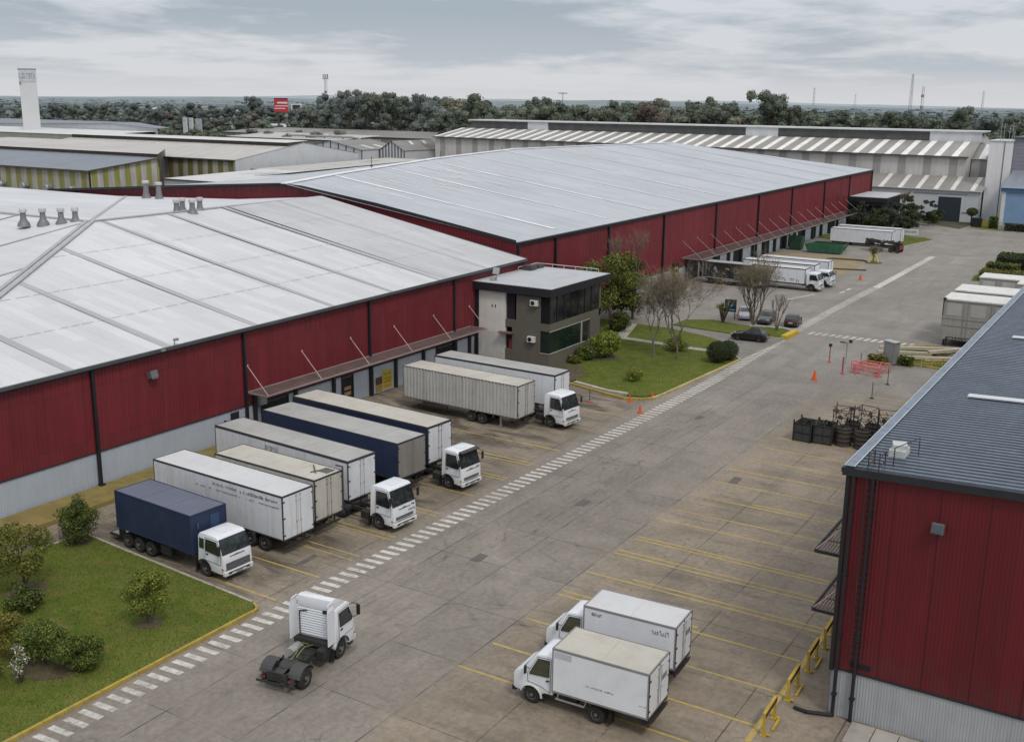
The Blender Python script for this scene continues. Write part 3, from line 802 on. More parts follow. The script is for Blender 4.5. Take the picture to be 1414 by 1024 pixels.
    p = MB(); p.box(152.1,153.2,Y-.38,Y-.36,1.5,2.7,0); p.box(152.2,153.0,Y-.39,Y-.382,1.9,2.4,1); p.box(152.0,152.9,Y-.38,Y-.36,.1,1.3,2)
    p.build('poster', [mat('poster_yellow_far', (.5,.33,.02), .6, var=.2, world=True), mat('poster_black_far', (.03,.025,.02), .6, world=True), mat('poster_tan_far', (.34,.21,.12), .6, world=True)], o)
    for i in range(5):
        b = MB(); x = 129+i*23; yr = rz(x, 70)[1]; b.tube((x,yr,16+.035*i),(x,yr,18.6),.05); b.obox((x,yr,17.3+.03*i),.25,.1,.1); b.build('roof_fitting', M_TRIM, t)
far_warehouse()

# ------------------------------------------------------------------ right-hand warehouse, seen from its end
def right_warehouse():
    t = thing('warehouse', 'dark red warehouse with slate-blue ribbed roof filling the right edge', 'warehouse')
    X0, X1, Y0, Y1 = 45.45, 132.0, 10.85, -42.0
    top = 11.75
    def gz(s): return top - .12 + min(s, 53-s)*.036
    # end wall: broad panels with fine ribs
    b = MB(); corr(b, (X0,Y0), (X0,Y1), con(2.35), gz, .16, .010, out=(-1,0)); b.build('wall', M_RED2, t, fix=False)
    b = MB()
    for y in (8.8,6.95,5.0,3.0,1.0,-1,-3): b.box(X0-.022,X0-.012,y-.018,y+.018,2.4,top-.1)
    b.build('panel_joint', mat('joint_dark', (.06,.008,.012), .6, world=True), t)
    b = MB(); corr(b, (X0+.03,Y0-.02), (X0+.03,Y1), con(-.02), con(2.33), .13, .014, out=(-1,0)); b.build('base_wall', mat('grey_ribbed', (.36,.375,.39), .65, var=.08, streak=.3, dcol=(.2,.2,.2), world=True), t, fix=False)
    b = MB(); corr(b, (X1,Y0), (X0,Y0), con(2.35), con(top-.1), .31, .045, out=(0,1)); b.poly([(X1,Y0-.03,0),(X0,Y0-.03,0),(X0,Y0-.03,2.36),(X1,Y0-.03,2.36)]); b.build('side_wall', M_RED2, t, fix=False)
    b = MB(); b.box(X0-.04,X0-.012,Y1,Y0,2.3,2.4); b.build('wall_flashing', M_TRIM, t)
    b = MB(); b.box(X0-.06,X0+.3,Y0-.12,Y0+.06,2.2,top-.2); b.build('corner_trim', M_TRIM, t)
    # ribbed roof: real ribs running down the slope
    b = MB(); pitch = .46; x = X0-.12; ym = -15.5
    prof = [(0,0),(.46,0),(.50,.14),(.97,.14)]
    cols = []
    while x < X1:
        for a, h in prof: cols.append((x+a*pitch, h))
        x += pitch
    i = len(b.v)
    for cx, h in cols:
        b.v += [(cx, Y0+.12, top+h), (cx, ym, top+.97+h), (cx, Y1-.4, top+h)]
    for j in range(len(cols)-1):
        for q in (0,1):
            b.f.append((i+3*j+q, i+3*j+3+q, i+3*j+4+q, i+3*j+1+q)); b.m.append(0)
    b.build('roof', M_ROOF3, t, fix=False)
    b = MB(); b.bar((X0-.15,Y0+.19,top-.02), (X1,Y0+.19,top-.02), .14, .18); b.build('gutter', M_TRIM, t)
    b = MB(); b.poly([(X0-.12,Y0+.13,top+.185),(X0-.12,Y0-.26,top+.197),(X1,Y0-.26,top+.197),(X1,Y0+.13,top+.185)]); b.build('eave_flashing', mat('flash_slate', (.19,.23,.285), .3, metal=.3, var=.3, vs=2, world=True), t, fix=False)
    b = MB(); b.bar((X0-.12,Y0+.15,top+.195), (X1,Y0+.15,top+.195), .04, .04); b.bar((X0-.12,Y0-.27,top+.205), (X1,Y0-.27,top+.205), .05, .03); b.build('flashing_edge', mat('flash_pale', (.48,.53,.58), .35, metal=.3, world=True), t)
    b = MB()
    b.bar((X0-.17,Y0+.2,top-.06), (X0-.17,ym,top+.91), .12, .34); b.bar((X0-.17,ym,top+.91), (X0-.17,Y1,top-.06), .12, .34); b.build('verge_trim', M_TRIM, t)
    for x, ya, yb in ((60.2,8.5,-1),(78,8.7,3.5),(96,8.7,3)):
        b = MB(); b.bar((x,ya,top+.036*(Y0-ya)+.24), (x,yb,top+.036*(Y0-yb)+.24), .62, .06); b.build('skylight', mat('skylight_pale', (.62,.64,.66), .35, var=.1, world=True), t)
    for y in (10.55,9.75):
        b = MB(); b.tube((X0-.16,y,.0),(X0-.16,y,top-.2),.085,n=10)
        for z in (1.1,4,7,10): b.box(X0-.27,X0-.02,y-.12,y+.12,z,z+.06)
        b.build('downpipe', M_PIPE, t)
    b = MB(); b.tube((X0-.25,10.55,.12),(X0-.6,11.6,.12),.09,n=8); b.tube((X0-.6,11.6,.12),(X0-.5,12.2,.1),.09,n=8); b.build('drain_hose', M_PIPE, t)
    b = MB()
    for y in (9.55,10.0):
        b.tube((X0-.2,y,3),(X0-.2,y,top+1.0),.022,n=6)
    z = 3.2
    while z < top+.9: b.tube((X0-.2,9.55,z),(X0-.2,10.0,z),.011,n=5); z += .32
    for z in (top+.35,top+.75):
        for y in (9.55,10.0): b.tube((X0-.2,y,z),(X0+.9,y,z+.02),.025,n=5)
    for y in (9.55,10.0): b.tube((X0+.9,y,top+.05),(X0+.9,y,top+.8),.03,n=5)
    b.tube((X0+.9,9.2,top+.1),(X0+.9,9.2,top+1.0),.025); b.tube((X0+.9,9.2,top+1.0),(X0+3.0,8.6,top+1.0),.02); b.tube((X0+3.0,8.6,top+.1),(X0+3.0,8.6,top+1.0),.02)
    b.build('ladder', mat('ladder_rust', (.045,.030,.028), .6, var=.3, world=True), t)
    b = MB(); b.box(47.6,48.6,9.0,9.7,top+.1,top+.5); b.obox((48.1,9.35,top+.6),.35,.3,.12,rz=.3); b.build('roof_box', mat('box_pale', (.5,.51,.5), .7, world=True), t)
    b = MB(); b.obox((X0-.22,6.95,9.95),.16,.25,.23,ry=R(14)); o = b.build('floodlight', mat('lamp_slate', (.10,.115,.125), .45, world=True), t, bevel=.03)
    l = MB(); l.obox((X0-.385,6.95,9.99),.012,.19,.16,ry=R(14)); l.build('lens', mat('lens_slate', (.075,.085,.095), .2, world=True), o)
    b = MB(); b.box(X0-.05,X0-.012,9.1,10.0,2.62,2.85); b.build('wall_grille', M_DARK, t)
    # long narrow canopies on its yard side, one above the other
    for x0, x1, z in ((46.6,64.0,4.35),(46.2,64.0,7.4)):
        D = 1.3; c = MB()
        for k in range(9):
            y = Y0+.1+(D-.15)*k/8; c.bar((x0,y,z),(x1,y,z),.07,.03)
        for k in range(12):
            x = x0+(x1-x0)*k/11; c.bar((x,Y0,z-.06),(x,Y0+D,z-.06),.05,.06)
        o = c.build('canopy', M_BROWN, t)
        e = MB(); e.bar((x0-.03,Y0,z),(x0-.03,Y0+D+.04,z),.06,.14); e.bar((x1,Y0,z),(x1,Y0+D,z),.06,.14); e.bar((x0,Y0+D+.04,z),(x1,Y0+D+.04,z),.08,.14); e.build('edge_frame', M_TRIM, o)
        for x in (x0+.1,x0+5,x0+10,x1-.1):
            q = MB(); q.tube((x,Y0+.02,z+1.5),(x,Y0+D,z+.06),.035); q.build('stay_rod', M_STAY, o)
    # pallets / low kerb at its foot
right_warehouse()
b = MB(); 
for i in range(5): b.box(43.4,45.2,9.6-1.05*i-1.0,9.6-1.05*i,-.01,.10)
structure('apron_slabs', b, M_PATH)

# ------------------------------------------------------------------ office block between the two warehouses
M_TAUPE = mat('taupe_render', (.125,.115,.092), .85, var=.07, vs=.6, streak=.2, world=True)
M_CHAR = mat('charcoal_fascia', (.020,.020,.026), .5, var=.08, world=True)
M_CREAM = mat('cream_cladding', (.70,.68,.63), .6, var=.06, streak=.2, dcol=(.33,.31,.27), world=True)
M_GRAVROOF = mat('flat_roof_grey', (.44,.455,.47), .8, var=.1, vs=.6, dirt=.3, dcol=(.25,.25,.25), world=True)
def aircon(parent, x, y, z):
    b = MB(); b.box(x-.36,x-.02,y-.45,y+.45,z,z+.62); o = b.build('air_conditioner', mat('aircon_white', (.62,.62,.60), .5, world=True), parent, bevel=.02)
    f = MB(); f.lathe([(.24,x-.375),(.24,x-.362)], (0,y+.12,z+.31), 'X', 14); f.build('fan_grille', M_DARK, o)
    return o
def office():
    t = thing('office_building', 'two storey taupe office block with black fascia and dark ribbon windows beside the lawn', 'office')
    x0, x1, y0, y1 = 96.1, 107.6, 54.6, 63.9
    b = MB(); b.box(x0,x1,y0,y1,-.56,1.25); b.box(x0,x1,y0,y1,3.65,4.45,0)            # plinth and middle band
    b.box(x0,x0+.35,55.72,59.2,1.25,3.65); b.box(x0,x0+.35,55.72,58.7,4.45,7.2)         # end wall beside the windows
    b.box(x1-.35,x1,y0,y1,1.25,7.2); b.box(105.2,x1-.352,y0,y0+.3,1.25,3.65); b.box(x0+.352,x1-.352,y1-.3,y1,1.25,7.2)
    b.build('wall', M_TAUPE, t)
    t.location = (0,0,.54); t.scale = (.98,.98,.98)
    b = MB(); b.box(x0-.02,x0+.4,60.05,63.4,2.9,7.35); b.build('stair_cladding', M_CREAM, t)
    b = MB(); b.box(x0-.015,x0+.4,60.05,63.45,-.56,2.9); b.build('stair_base', mat('painted_block_white', (.58,.57,.54), .8, var=.12, streak=.35, dcol=(.25,.24,.21), world=True, low=1.5), t)
    b = MB(); b.box(x0-.1,x0+.35,63.46,63.9,-.56,7.34); b.build('dark_pier', M_CHAR, t)
    # upper ribbon window turning the corner
    u = MB(); u.box(x0+.06,x0+.3,y0+.05,55.72,4.45,7.2); u.box(x0+.302,x1-.4,y0+.05,y0+.25,4.45,7.2); o = u.build('upper_window', M_BLACKGLASS, t)
    f = MB()
    for x in (x0+1.55,x0+3.1,x0+4.65,x0+6.2,x0+7.75,x0+9.3): f.box(x-.05,x+.05,y0+.0,y0+.06,4.46,7.19)
    f.box(x0+.02,x0+.14,y0+.0,y0+.12,4.46,7.19); f.build('mullion', mat('mullion_black', (.016,.015,.017), .4, world=True), o)
    l = MB(); l.box(x0+.06,x0+.3,y0+.05,55.72,1.3,3.6); l.box(x0+.302,x0+7.0,y0+.05,y0+.25,1.3,3.6); o = l.build('lower_window', mat('green_glass', (.008,.020,.019), .06, spec=.7, world=True), t)
    f = MB(); f.box(x0-.0,x0+9.0,y0-.05,y0+.03,3.6,3.66); f.box(x0+.0,x0+7.9,y0-.05,y0+.03,1.24,1.3); f.box(x0+7.0,x0+7.15,y0-.05,y0+.1,1.3,3.6); f.box(x0-.05,x0+.03,y0,55.75,1.24,1.3)
    f.build('window_frame', mat('frame_grey', (.42,.41,.38), .5, world=True), o)
    d = MB(); d.box(x0+7.2,x0+8.6,y0+.05,y0+.2,1.0,3.6); d.build('side_door', M_BLACKGLASS, t)
    e = MB(); e.box(x0+.2,x0+.3,59.0,60.05,4.5,7.2); e.build('stair_window', mat('stair_glass', (.022,.024,.034), .1, spec=.6, world=True), t)
    d = MB(); d.box(x0+.2,x0+.3,59.05,60.0,.1,2.9); o = d.build('entrance_door', mat('door_dark', (.02,.019,.02), .3, world=True), t)
    p = MB(); p.box(x0+.17,x0+.195,59.25,59.65,.6,2.3); p.build('door_notice', mat('notice_red', (.26,.03,.04), .6, world=True), o)
    p = MB(); p.box(x0-.65,x0+.2,58.95,60.6,3.0,3.1); p.build('entrance_hood', mat('hood_brown', (.17,.10,.09), .6, world=True), t)
    # roof and fascia
    b = MB(); b.box(x0-.45,x1+1.35,y0-.35,y1+.02,7.35,8.2)
    b.build('fascia', M_CHAR, t)
    b = MB(); b.box(x0-.38,x1+1.28,y0-.28,y1,8.203,8.25); b.build('roof', M_GRAVROOF, t)
    b = MB(); b.box(x0-.48,x1+1.38,y0-.40,y0-.34,8.2,8.27); b.box(x0-.48,x0-.42,y0-.34,y1,8.2,8.27); b.build('roof_edge', mat('edge_pale', (.5,.5,.49), .5, world=True), t)
    r = MB()
    for k in range(6):
        y = y0+1+1.5*k; r.tube((x1+1.2,y,8.25),(x1+1.2,y,8.65),.025)
    r.tube((x1+1.2,y0+1,8.62),(x1+1.2,y1-.2,8.62),.04); r.tube((x1+1.2,y1-.2,8.62),(x1-3,y1-.2,8.62),.04)
    for x in (x1-3,x1-1.5,x1): r.tube((x,y1-.2,8.25),(x,y1-.2,8.62),.03)
    r.build('roof_railing', mat('rail_white', (.6,.6,.6), .5, world=True), t)
    b = MB(); b.box(x1-2.5,x1-1.2,y1-1.6,y1-.5,8.25,8.8); b.box(x1-.6,x1+.7,y1-1.5,y1-.6,8.25,8.7); b.build('roof_plant', mat('plant_dark', (.08,.07,.07), .6, var=.3, world=True), t)
    d = MB(); d.tube((x0+.8,61.7,8.25),(x0+.8,61.7,9.3),.04); d.obox((x0+.7,61.7,9.35),.12,.34,.34,ry=R(20)); d.box(x0+.5,x0+1.1,61.9,62.4,8.25,8.6); d.build('satellite_dish', mat('dish_grey', (.36,.36,.36), .5, world=True), t)
    aircon(t, x0, 56.4, 6.25); aircon(t, x0, 56.7, 2.35)
    b = MB()
    for y in (61.3,61.7): b.box(x0-.045,x0-.021,y-.06,y+.06,5.55,5.85)
    b.build('cladding_mark', M_TRIM, t)
office()

# ------------------------------------------------------------------ low office at the far end of the long warehouse
def far_office():
    t = thing('office_building', 'low dark flat-roofed office half hidden by trees at the far warehouse end', 'office')
    x0, x1, y0, y1 = 250.6, 266.4, 57.4, 64.9
    b = MB(); b.box(x0,x1,y0,y1,-.02,5.9); b.build('wall', mat('far_office_wall', (.055,.058,.055), .7, var=.15, world=True), t)
    b = MB(); b.box(x0-.7,x1+.6,y0-.8,y1+.1,5.9,6.9); b.build('fascia', M_CHAR, t)
    b = MB(); b.box(x0-.5,x1+.4,y0-.6,y1,6.903,7.0); b.build('roof', M_GRAVROOF, t)
    for k in range(4):
        f = MB(); f.box(x0-.03,x0+.1,y0+.6+1.8*k,y0+2.0+1.8*k,3.6,5.2); f.build('window', M_BLACKGLASS, t)
    f = MB(); f.box(x0+11,x0+12,y0-.05,y0+.1,1,5.4); f.build('pale_panel', mat('panel_olive', (.20,.19,.12), .8, world=True), t)
far_office()
# ------------------------------------------------------------------ far industrial buildings
def m_stripe(name, ax, pitch, a, b_, w=.5, dirt=.5):
    n = NT(name); p = n.pos(); o = n.sep(p)
    li = n.lines(o[ax], pitch, pitch*w)
    c = n.mix(li, a, b_)
    g = n.noise(n.scale(p, (.5,.5,.10)), 1.4, 6, .65)
    c = n.mix(n.ramp(g, .42, .72, 0, dirt), c, (.10,.095,.06))
    n.bump(n.math('PINGPONG', o[ax], .25), .4, .3)
    return n.out(c, .8, 0, .25)
M_ST_Y = m_stripe('striped_wall_along_y', 1, 4.4, (.42,.40,.36), (.27,.26,.10))
M_ST_X = m_stripe('striped_wall_along_x', 0, 3.4, (.46,.43,.42), (.28,.28,.09))
M_ST_YD = m_stripe('striped_wall_deep', 1, 4.3, (.46,.43,.38), (.20,.19,.07), .5, .6)
M_RF_BLUE = m_roof('roof_sheet_blue', (.20,.225,.26), 1.2, 1, .2, .3, (.34,.36,.38))
M_RF_PALE = m_roof('roof_sheet_pale', (.50,.48,.45), 2.0, 1, .25, .55, (.30,.27,.23))
M_RF_WHITE = m_roof('roof_sheet_white', (.62,.62,.61), 1.4, 1, .2, .35, (.42,.40,.38))
M_WHITEWALL = mat('white_sheet_wall', (.56,.58,.60), .65, var=.08, vs=.3, streak=.3, dcol=(.34,.34,.33), world=True)
M_CONC = mat('old_concrete', (.33,.31,.27), .85, var=.18, vs=.3, streak=.5, dcol=(.12,.11,.09), world=True)
M_RUST = mat('rusty_band', (.085,.070,.055), .8, var=.3, vs=.6, world=True)
M_OLDROOF = m_roof('roof_sheet_old', (.24,.23,.215), 1.3, 1, .2, .5, (.14,.13,.12))

def striped_low():
    t = thing('factory_building', 'low factory with green and cream striped walls under a blue-grey sloping roof', 'factory')
    x0, x1, y0, y1 = 176.3, 198, 232, 345
    b = MB(); b.poly([(x0,y1,0),(x0,y0,0),(x0,y0,9),(x0,y1,9)]); b.build('wall', M_ST_Y, t, fix=False)
    b = MB(); b.poly([(x0,y0,0),(x1,y0,0),(x1,y0,11.3),(x0,y0,9)]); b.build('end_wall', M_ST_X, t, fix=False)
    b = MB(); b.poly([(x0-.6,y0-.5,8.95),(x1-.2,y0-.5,11.35),(x1-.2,y1,11.35),(x0-.6,y1,8.95)]); b.build('roof', M_RF_BLUE, t, fix=False)
    b = MB(); b.bar((x0-.6,y0-.5,8.8),(x0-.6,y1,8.8),.25,.35); b.bar((x0-.6,y0-.55,8.9),(x1-.2,y0-.55,11.25),.25,.3); b.build('eave_trim', M_RUST, t)
    b = MB(); b.tube((x0-.1,y0-.1,0),(x0-.1,y0-.1,8.8),.25); b.build('downpipe', M_PIPE, t)
    b = MB(); b.box(x1-.19,x1+.2,y0,y1,9,12.2); b.build('clerestory', M_RUST, t)
    b = MB(); b.poly([(x1-.6,y0-.5,12.25),(x1+33.5,265,12.9),(x1+33.5,y1,12.9),(x1-.6,y1,12.25)]); b.build('upper_roof', M_RF_PALE, t, fix=False)
    for k in range(4):
        v = MB(); y = 238+9.6*k; v.tube((x0-.1,y,4.2),(x0-1.2,y,4.2),.75,n=12); v.lathe([(.9,x0-1.9),(1.05,x0-1.5),(.8,x0-1.15)], (0,y,4.0), 'X', 12)
        v.build('wall_ventilator', M_GALV, t, smooth=True)
striped_low()
def striped_tall():
    t = thing('factory_building', 'tall shed with bold green stripes on one side and a white sheeted gable', 'factory')
    x0, xr, x1, y0, y1 = 233.0, 262.8, 289.1, 240, 345
    b = MB(); b.poly([(x0,y1,0),(x0,y0,0),(x0,y0,9),(x0,y1,9)]); b.build('wall', M_ST_YD, t, fix=False)
    b = MB(); corr(b, (x0,y0), (x1,y0), con(0), lambda s: 9.0+(4.3*s/29.8 if s < 29.8 else 4.3-4.1*(s-29.8)/26.3), .7, .08); b.build('gable_wall', M_WHITEWALL, t, fix=False)
    b = MB(); b.poly([(x0-.5,y0-.2,9.0),(xr,y0-.2,13.3),(xr,y1,13.3),(x0-.5,y1,9.0)], 0); b.poly([(xr,y0-.2,13.3),(x1+.4,y0-.2,9.15),(x1+.4,y1,9.15),(xr,y1,13.3)], 0); b.build('roof', M_RF_PALE, t, fix=False)
    b = MB(); b.bar((x0-.5,y0,8.85),(x0-.5,y1,8.85),.3,.4); b.build('gutter', M_RUST, t)
    b = MB(); b.box(256,264,y0+.3,y1,12.2,13.4); o = b.build('roof_monitor', M_RUST, t)
    c = MB(); c.poly([(255.2,y0,13.45),(265,y0,13.9),(265,y1,13.9),(255.2,y1,13.45)]); c.build('monitor_roof', M_RF_WHITE, o, fix=False)
    b = MB(); b.box(229.5,233.2,270,275,0,11.8); b.build('stair_tower', M_CONC, t)
striped_tall()
def blue_edge_shed():
    t = thing('factory_building', 'pale low shed with a grey-white wall at the far left under the white water tower', 'factory')
    b = MB(); b.poly([(300,470,0),(300,351,0),(300,351,14.5),(300,377,15.9),(300,470,14.2)]); b.build('wall', M_WHITEWALL, t, fix=False)
    b = MB(); b.poly([(299.5,470,14.3),(299.5,377,16),(312,377,16.3),(312,470,16.3)]); b.poly([(299.5,377,16.0),(299.5,350.5,14.6),(306,350.5,14.8),(312,377,16.3)]); b.build('roof', M_RF_BLUE, t, fix=False)
    b = MB(); b.box(299,299.8,352,470,12.3,13.2); b.build('wall_band', M_RUST, t)
    b = MB(); b.poly([(268,351,12.6),(299,351,13.4),(299,470,13.4),(268,470,12.6)]); b.build('lean_to_roof', M_RF_WHITE, t, fix=False)
    b = MB(); b.box(268.2,268.5,352,470,0,12.5); b.build('lean_to_wall', M_CONC, t)
blue_edge_shed()
def sheds():
    # ribbed pair of gabled sheds
    specs = [('small shed with dark ribs and a curved verge, left of the ribbed pair', 318, 342, 262, 292, 8.6, 11.6), ('small ribbed grey shed beside the long white warehouse', 328, 356, 250, 261.5, 8.4, 11.8)]
    for lab, x0, x1, y0, y1, e, r in specs:
        t = thing('shed', lab, 'shed'); ym = (y0+y1)/2
        b = MB(); b.poly([(x0,y1,0),(x0,y0,0),(x0,y0,e),(x0,ym,r),(x0,y1,e)]); b.poly([(x0,y0,0),(x1,y0,0),(x1,y0,e),(x0,y0,e)]); b.build('wall', M_WHITEWALL, t, fix=False)
        b = MB(); n = 8
        for k in range(n+1):
            y = y0+(y1-y0)*k/n; z = e+(r-e)*(1-abs(y-ym)/((y1-y0)/2)); b.box(x0-.15,x0-.02,y-.16,y+.16,0,z)
        b.build('wall_rib', M_TRIM, t)
        b = MB(); b.poly([(x0-.4,y0-.3,e),(x0-.4,ym,r+.05),(x1,ym,r+.05),(x1,y0-.3,e)]); b.poly([(x0-.4,ym,r+.05),(x0-.4,y1+.3,e),(x1,y1+.3,e),(x1,ym,r+.05)]); b.build('roof', M_OLDROOF, t, fix=False)
        for q in (.3,.6):
            b = MB(); x = x0+(x1-x0)*q; y = (y0+ym)/2
            b.poly([(x,y0+1,e+.3),(x+2,y0+1,e+.3),(x+2,ym-1,r-.2),(x,ym-1,r-.2)]); b.build('skylight', M_RF_WHITE, t, fix=False)
    def low(lab, x0, x1, y0, y1, z, zr, mroof, mwall):
        t = thing('shed', lab, 'shed')
        b = MB(); b.box(x0,x1,y0,y1,-.02,z-.1); b.build('wall', mwall, t)
        b = MB(); b.poly([(x0-.4,y0-.4,z),(x1+.4,y0-.4,zr),(x1+.4,y1+.4,zr),(x0-.4,y1+.4,z)]); b.build('roof', mroof, t, fix=False)
        b = MB(); b.bar((x0-.45,y0-.4,z-.1),(x0-.45,y1+.4,z-.1),.2,.3); b.build('gutter', M_TRIM, t)
        b = MB(); rng = random.Random(int(x0)); 
        for k in range(5):
            y = rng.uniform(y0+2,y1-3); x = rng.uniform(x0+1,x1-9); zz = lambda q: z+(zr-z)*(q-x0)/(x1-x0)+.06
            b.poly([(x,y,zz(x)),(x+8,y,zz(x+8)),(x+8,y+1.2,zz(x+8)),(x,y+1.2,zz(x))])
        b.build('skylight', M_RF_WHITE, t, fix=False)
    low('flat grey-brown shed roof directly behind the taller red warehouse', 228, 286, 140, 173, 8.5, 9.8, M_OLDROOF, M_CONC)
    low('low shed with patched pale roof sheets left of the grey-brown shed roof', 236, 300, 216, 236, 6.5, 7.4, M_RF_PALE, M_CONC)
    low('low white-walled annex in front of the white gable', 196, 232, 192, 228, 6.2, 7.0, M_RF_WHITE, M_WHITEWALL)
    low('long weathered shed roof in front of the tree belt', 380, 412, 250, 400, 10.8, 12.6, M_OLDROOF, M_CONC)
    low('pale flat shed roof near the red roadside billboard', 345, 372, 296, 360, 10.4, 11.8, M_RF_PALE, M_CONC)
sheds()

def long_white():
    t = thing('warehouse', 'long white warehouse with striped translucent roof sheets and a raised roof monitor, across the background', 'warehouse')
    X = 290; y0, y1 = 47.6, 208.5; e0, e1 = 14.8, 15.5
    n = NT('bleached_sheet'); p = n.pos(); o = n.sep(p)
    c = n.mix(n.ramp(n.lines(o[1], 6.2, 2.0), 0, 1), (.54,.53,.51), (.35,.335,.32)); g = n.noise(n.scale(p, (1,.6,.1)), 1.2, 6, .65)
    c = n.mix(n.ramp(g, .45, .75, 0, .45), c, (.25,.23,.19)); n.bump(n.math('PINGPONG', o[1], .3), .4, .3); M = n.out(c, .8, 0, .2)
    b = MB(); b.poly([(X,y1,0),(X,y0,0),(X,y0,e0),(X,y1,e1)]); b.poly([(X,y0,0),(X+46,y0,0),(X+46,y0,e0),(X+23,y0,20),(X,y0,e0)]); b.poly([(X,y1,0),(X,y1,e1),(X+46,y1,e1),(X+46,y1,0)]); b.build('wall', M, t, fix=False)
    RX = 306; rz = 18.0
    zz = lambda y: e0 + (e1-e0)*(y-y0)/(y1-y0)
    b = MB(); y = y0-.4
    while y < y1+.3:
        ya, yb = y, min(y1+.4, y+2.55); yc = min(y1+.4, y+4.05)
        b.poly([(X-.6,yb,zz(yb)),(X-.6,ya,zz(ya)),(RX,ya,rz),(RX,yb,rz)])
        if yc > yb: b.poly([(X-.62,yc,zz(yc)+.03),(X-.62,yb,zz(yb)+.03),(RX,yb,rz+.03),(RX,yc,rz+.03)], 1)
        y += 4.05
    b.poly([(RX,y0-.4,rz),(RX,y1+.4,rz),(X+46,y1,e1),(X+46,y0-.4,e0)])
    b.build('roof', [m_roof('roof_fibre', (.30,.285,.26), 1.2, 1, .15, .5, (.20,.185,.16)), mat('translucent_sheet', (.78,.775,.75), .6, var=.15, vs=.6, dirt=.3, world=True)], t, fix=False)
    b = MB(); b.bar((X-.7,y0-.4,e0-.1),(X-.7,y1+.4,e1-.1),.25,.35); b.build('gutter', M_RUST, t)
    b = MB(); b.box(RX+.2,RX+9,56,y1-3,17.8,20.4); o = b.build('roof_monitor', mat('monitor_louvre', (.085,.085,.085), .7, var=.3, vs=.4, world=True, seams=((2,.5,.12,.6),)), t)
    b = MB(); b.box(RX-.3,RX+9.5,46.6,y1-2.4,20.4,20.75); b.build('monitor_roof', M_RF_WHITE, o)
    for ya, yb in ((47.2,60),(101,110.5),(176,183.5)):
        b = MB(); b.box(RX+.05,RX+.35,ya,yb,17.9,20.38); b.build('monitor_panel', M_WHITEWALL, o)
    # lean-to at its foot
    b = MB(); b.box(279,290,42.2,70,-.02,7.2); b.build('annex_wall', M_WHITEWALL, t)
    b = MB(); b.poly([(278.5,71,7.35),(278.5,41.5,7.2),(290.2,41.5,10.0),(290.2,71,10.1)])
    for y in (43.3,47.8,51.6,55.8,60.0,64.6):
        b.poly([(278.9,y,7.42),(278.9,y+1.1,7.42),(289.8,y+1.1,10.05),(289.8,y,10.05)], 1)
    b.build('annex_roof', [m_roof('roof_fibre_annex', (.27,.255,.235), 1.0, 1, .15, .5, (.19,.175,.155)), mat('translucent_sheet_annex', (.60,.595,.57), .6, var=.15, world=True)], t, fix=False)
    b = MB(); b.box(278.9,279.2,46.0,51.2,.0,5.75); b.build('annex_door', mat('door_slate', (.025,.035,.045), .6, var=.1, world=True), t)
    b = MB(); b.box(278.85,278.98,44.6,57,6.4,6.6); b.box(278.85,278.98,42.3,45.6,2.2,2.35); b.build('wall_rail', M_GALV, t)
    b = MB(); b.box(278.8,279.05,60.8,63.5,2.6,5.2); b.build('annex_window', mat('annex_pane', (.12,.12,.08), .3, world=True), t)
    # striped tail beyond the step
    b = MB(); b.box(296,330,40.8,47.4,0,14.0); b.build('tail_wall', M, t)
    b = MB(); b.poly([(295.5,47.4,14.1),(295.5,40.5,14.0),(RX,40.5,17.6),(RX,47.4,17.6)]); 
    for y in (41,44.2): b.poly([(295.6,y,14.2),(295.6,y+1.6,14.2),(RX-.5,y+1.6,17.6),(RX-.5,y,17.6)], 1)
    b.build('tail_roof', [M_OLDROOF, M_RF_WHITE], t, fix=False)
long_white()

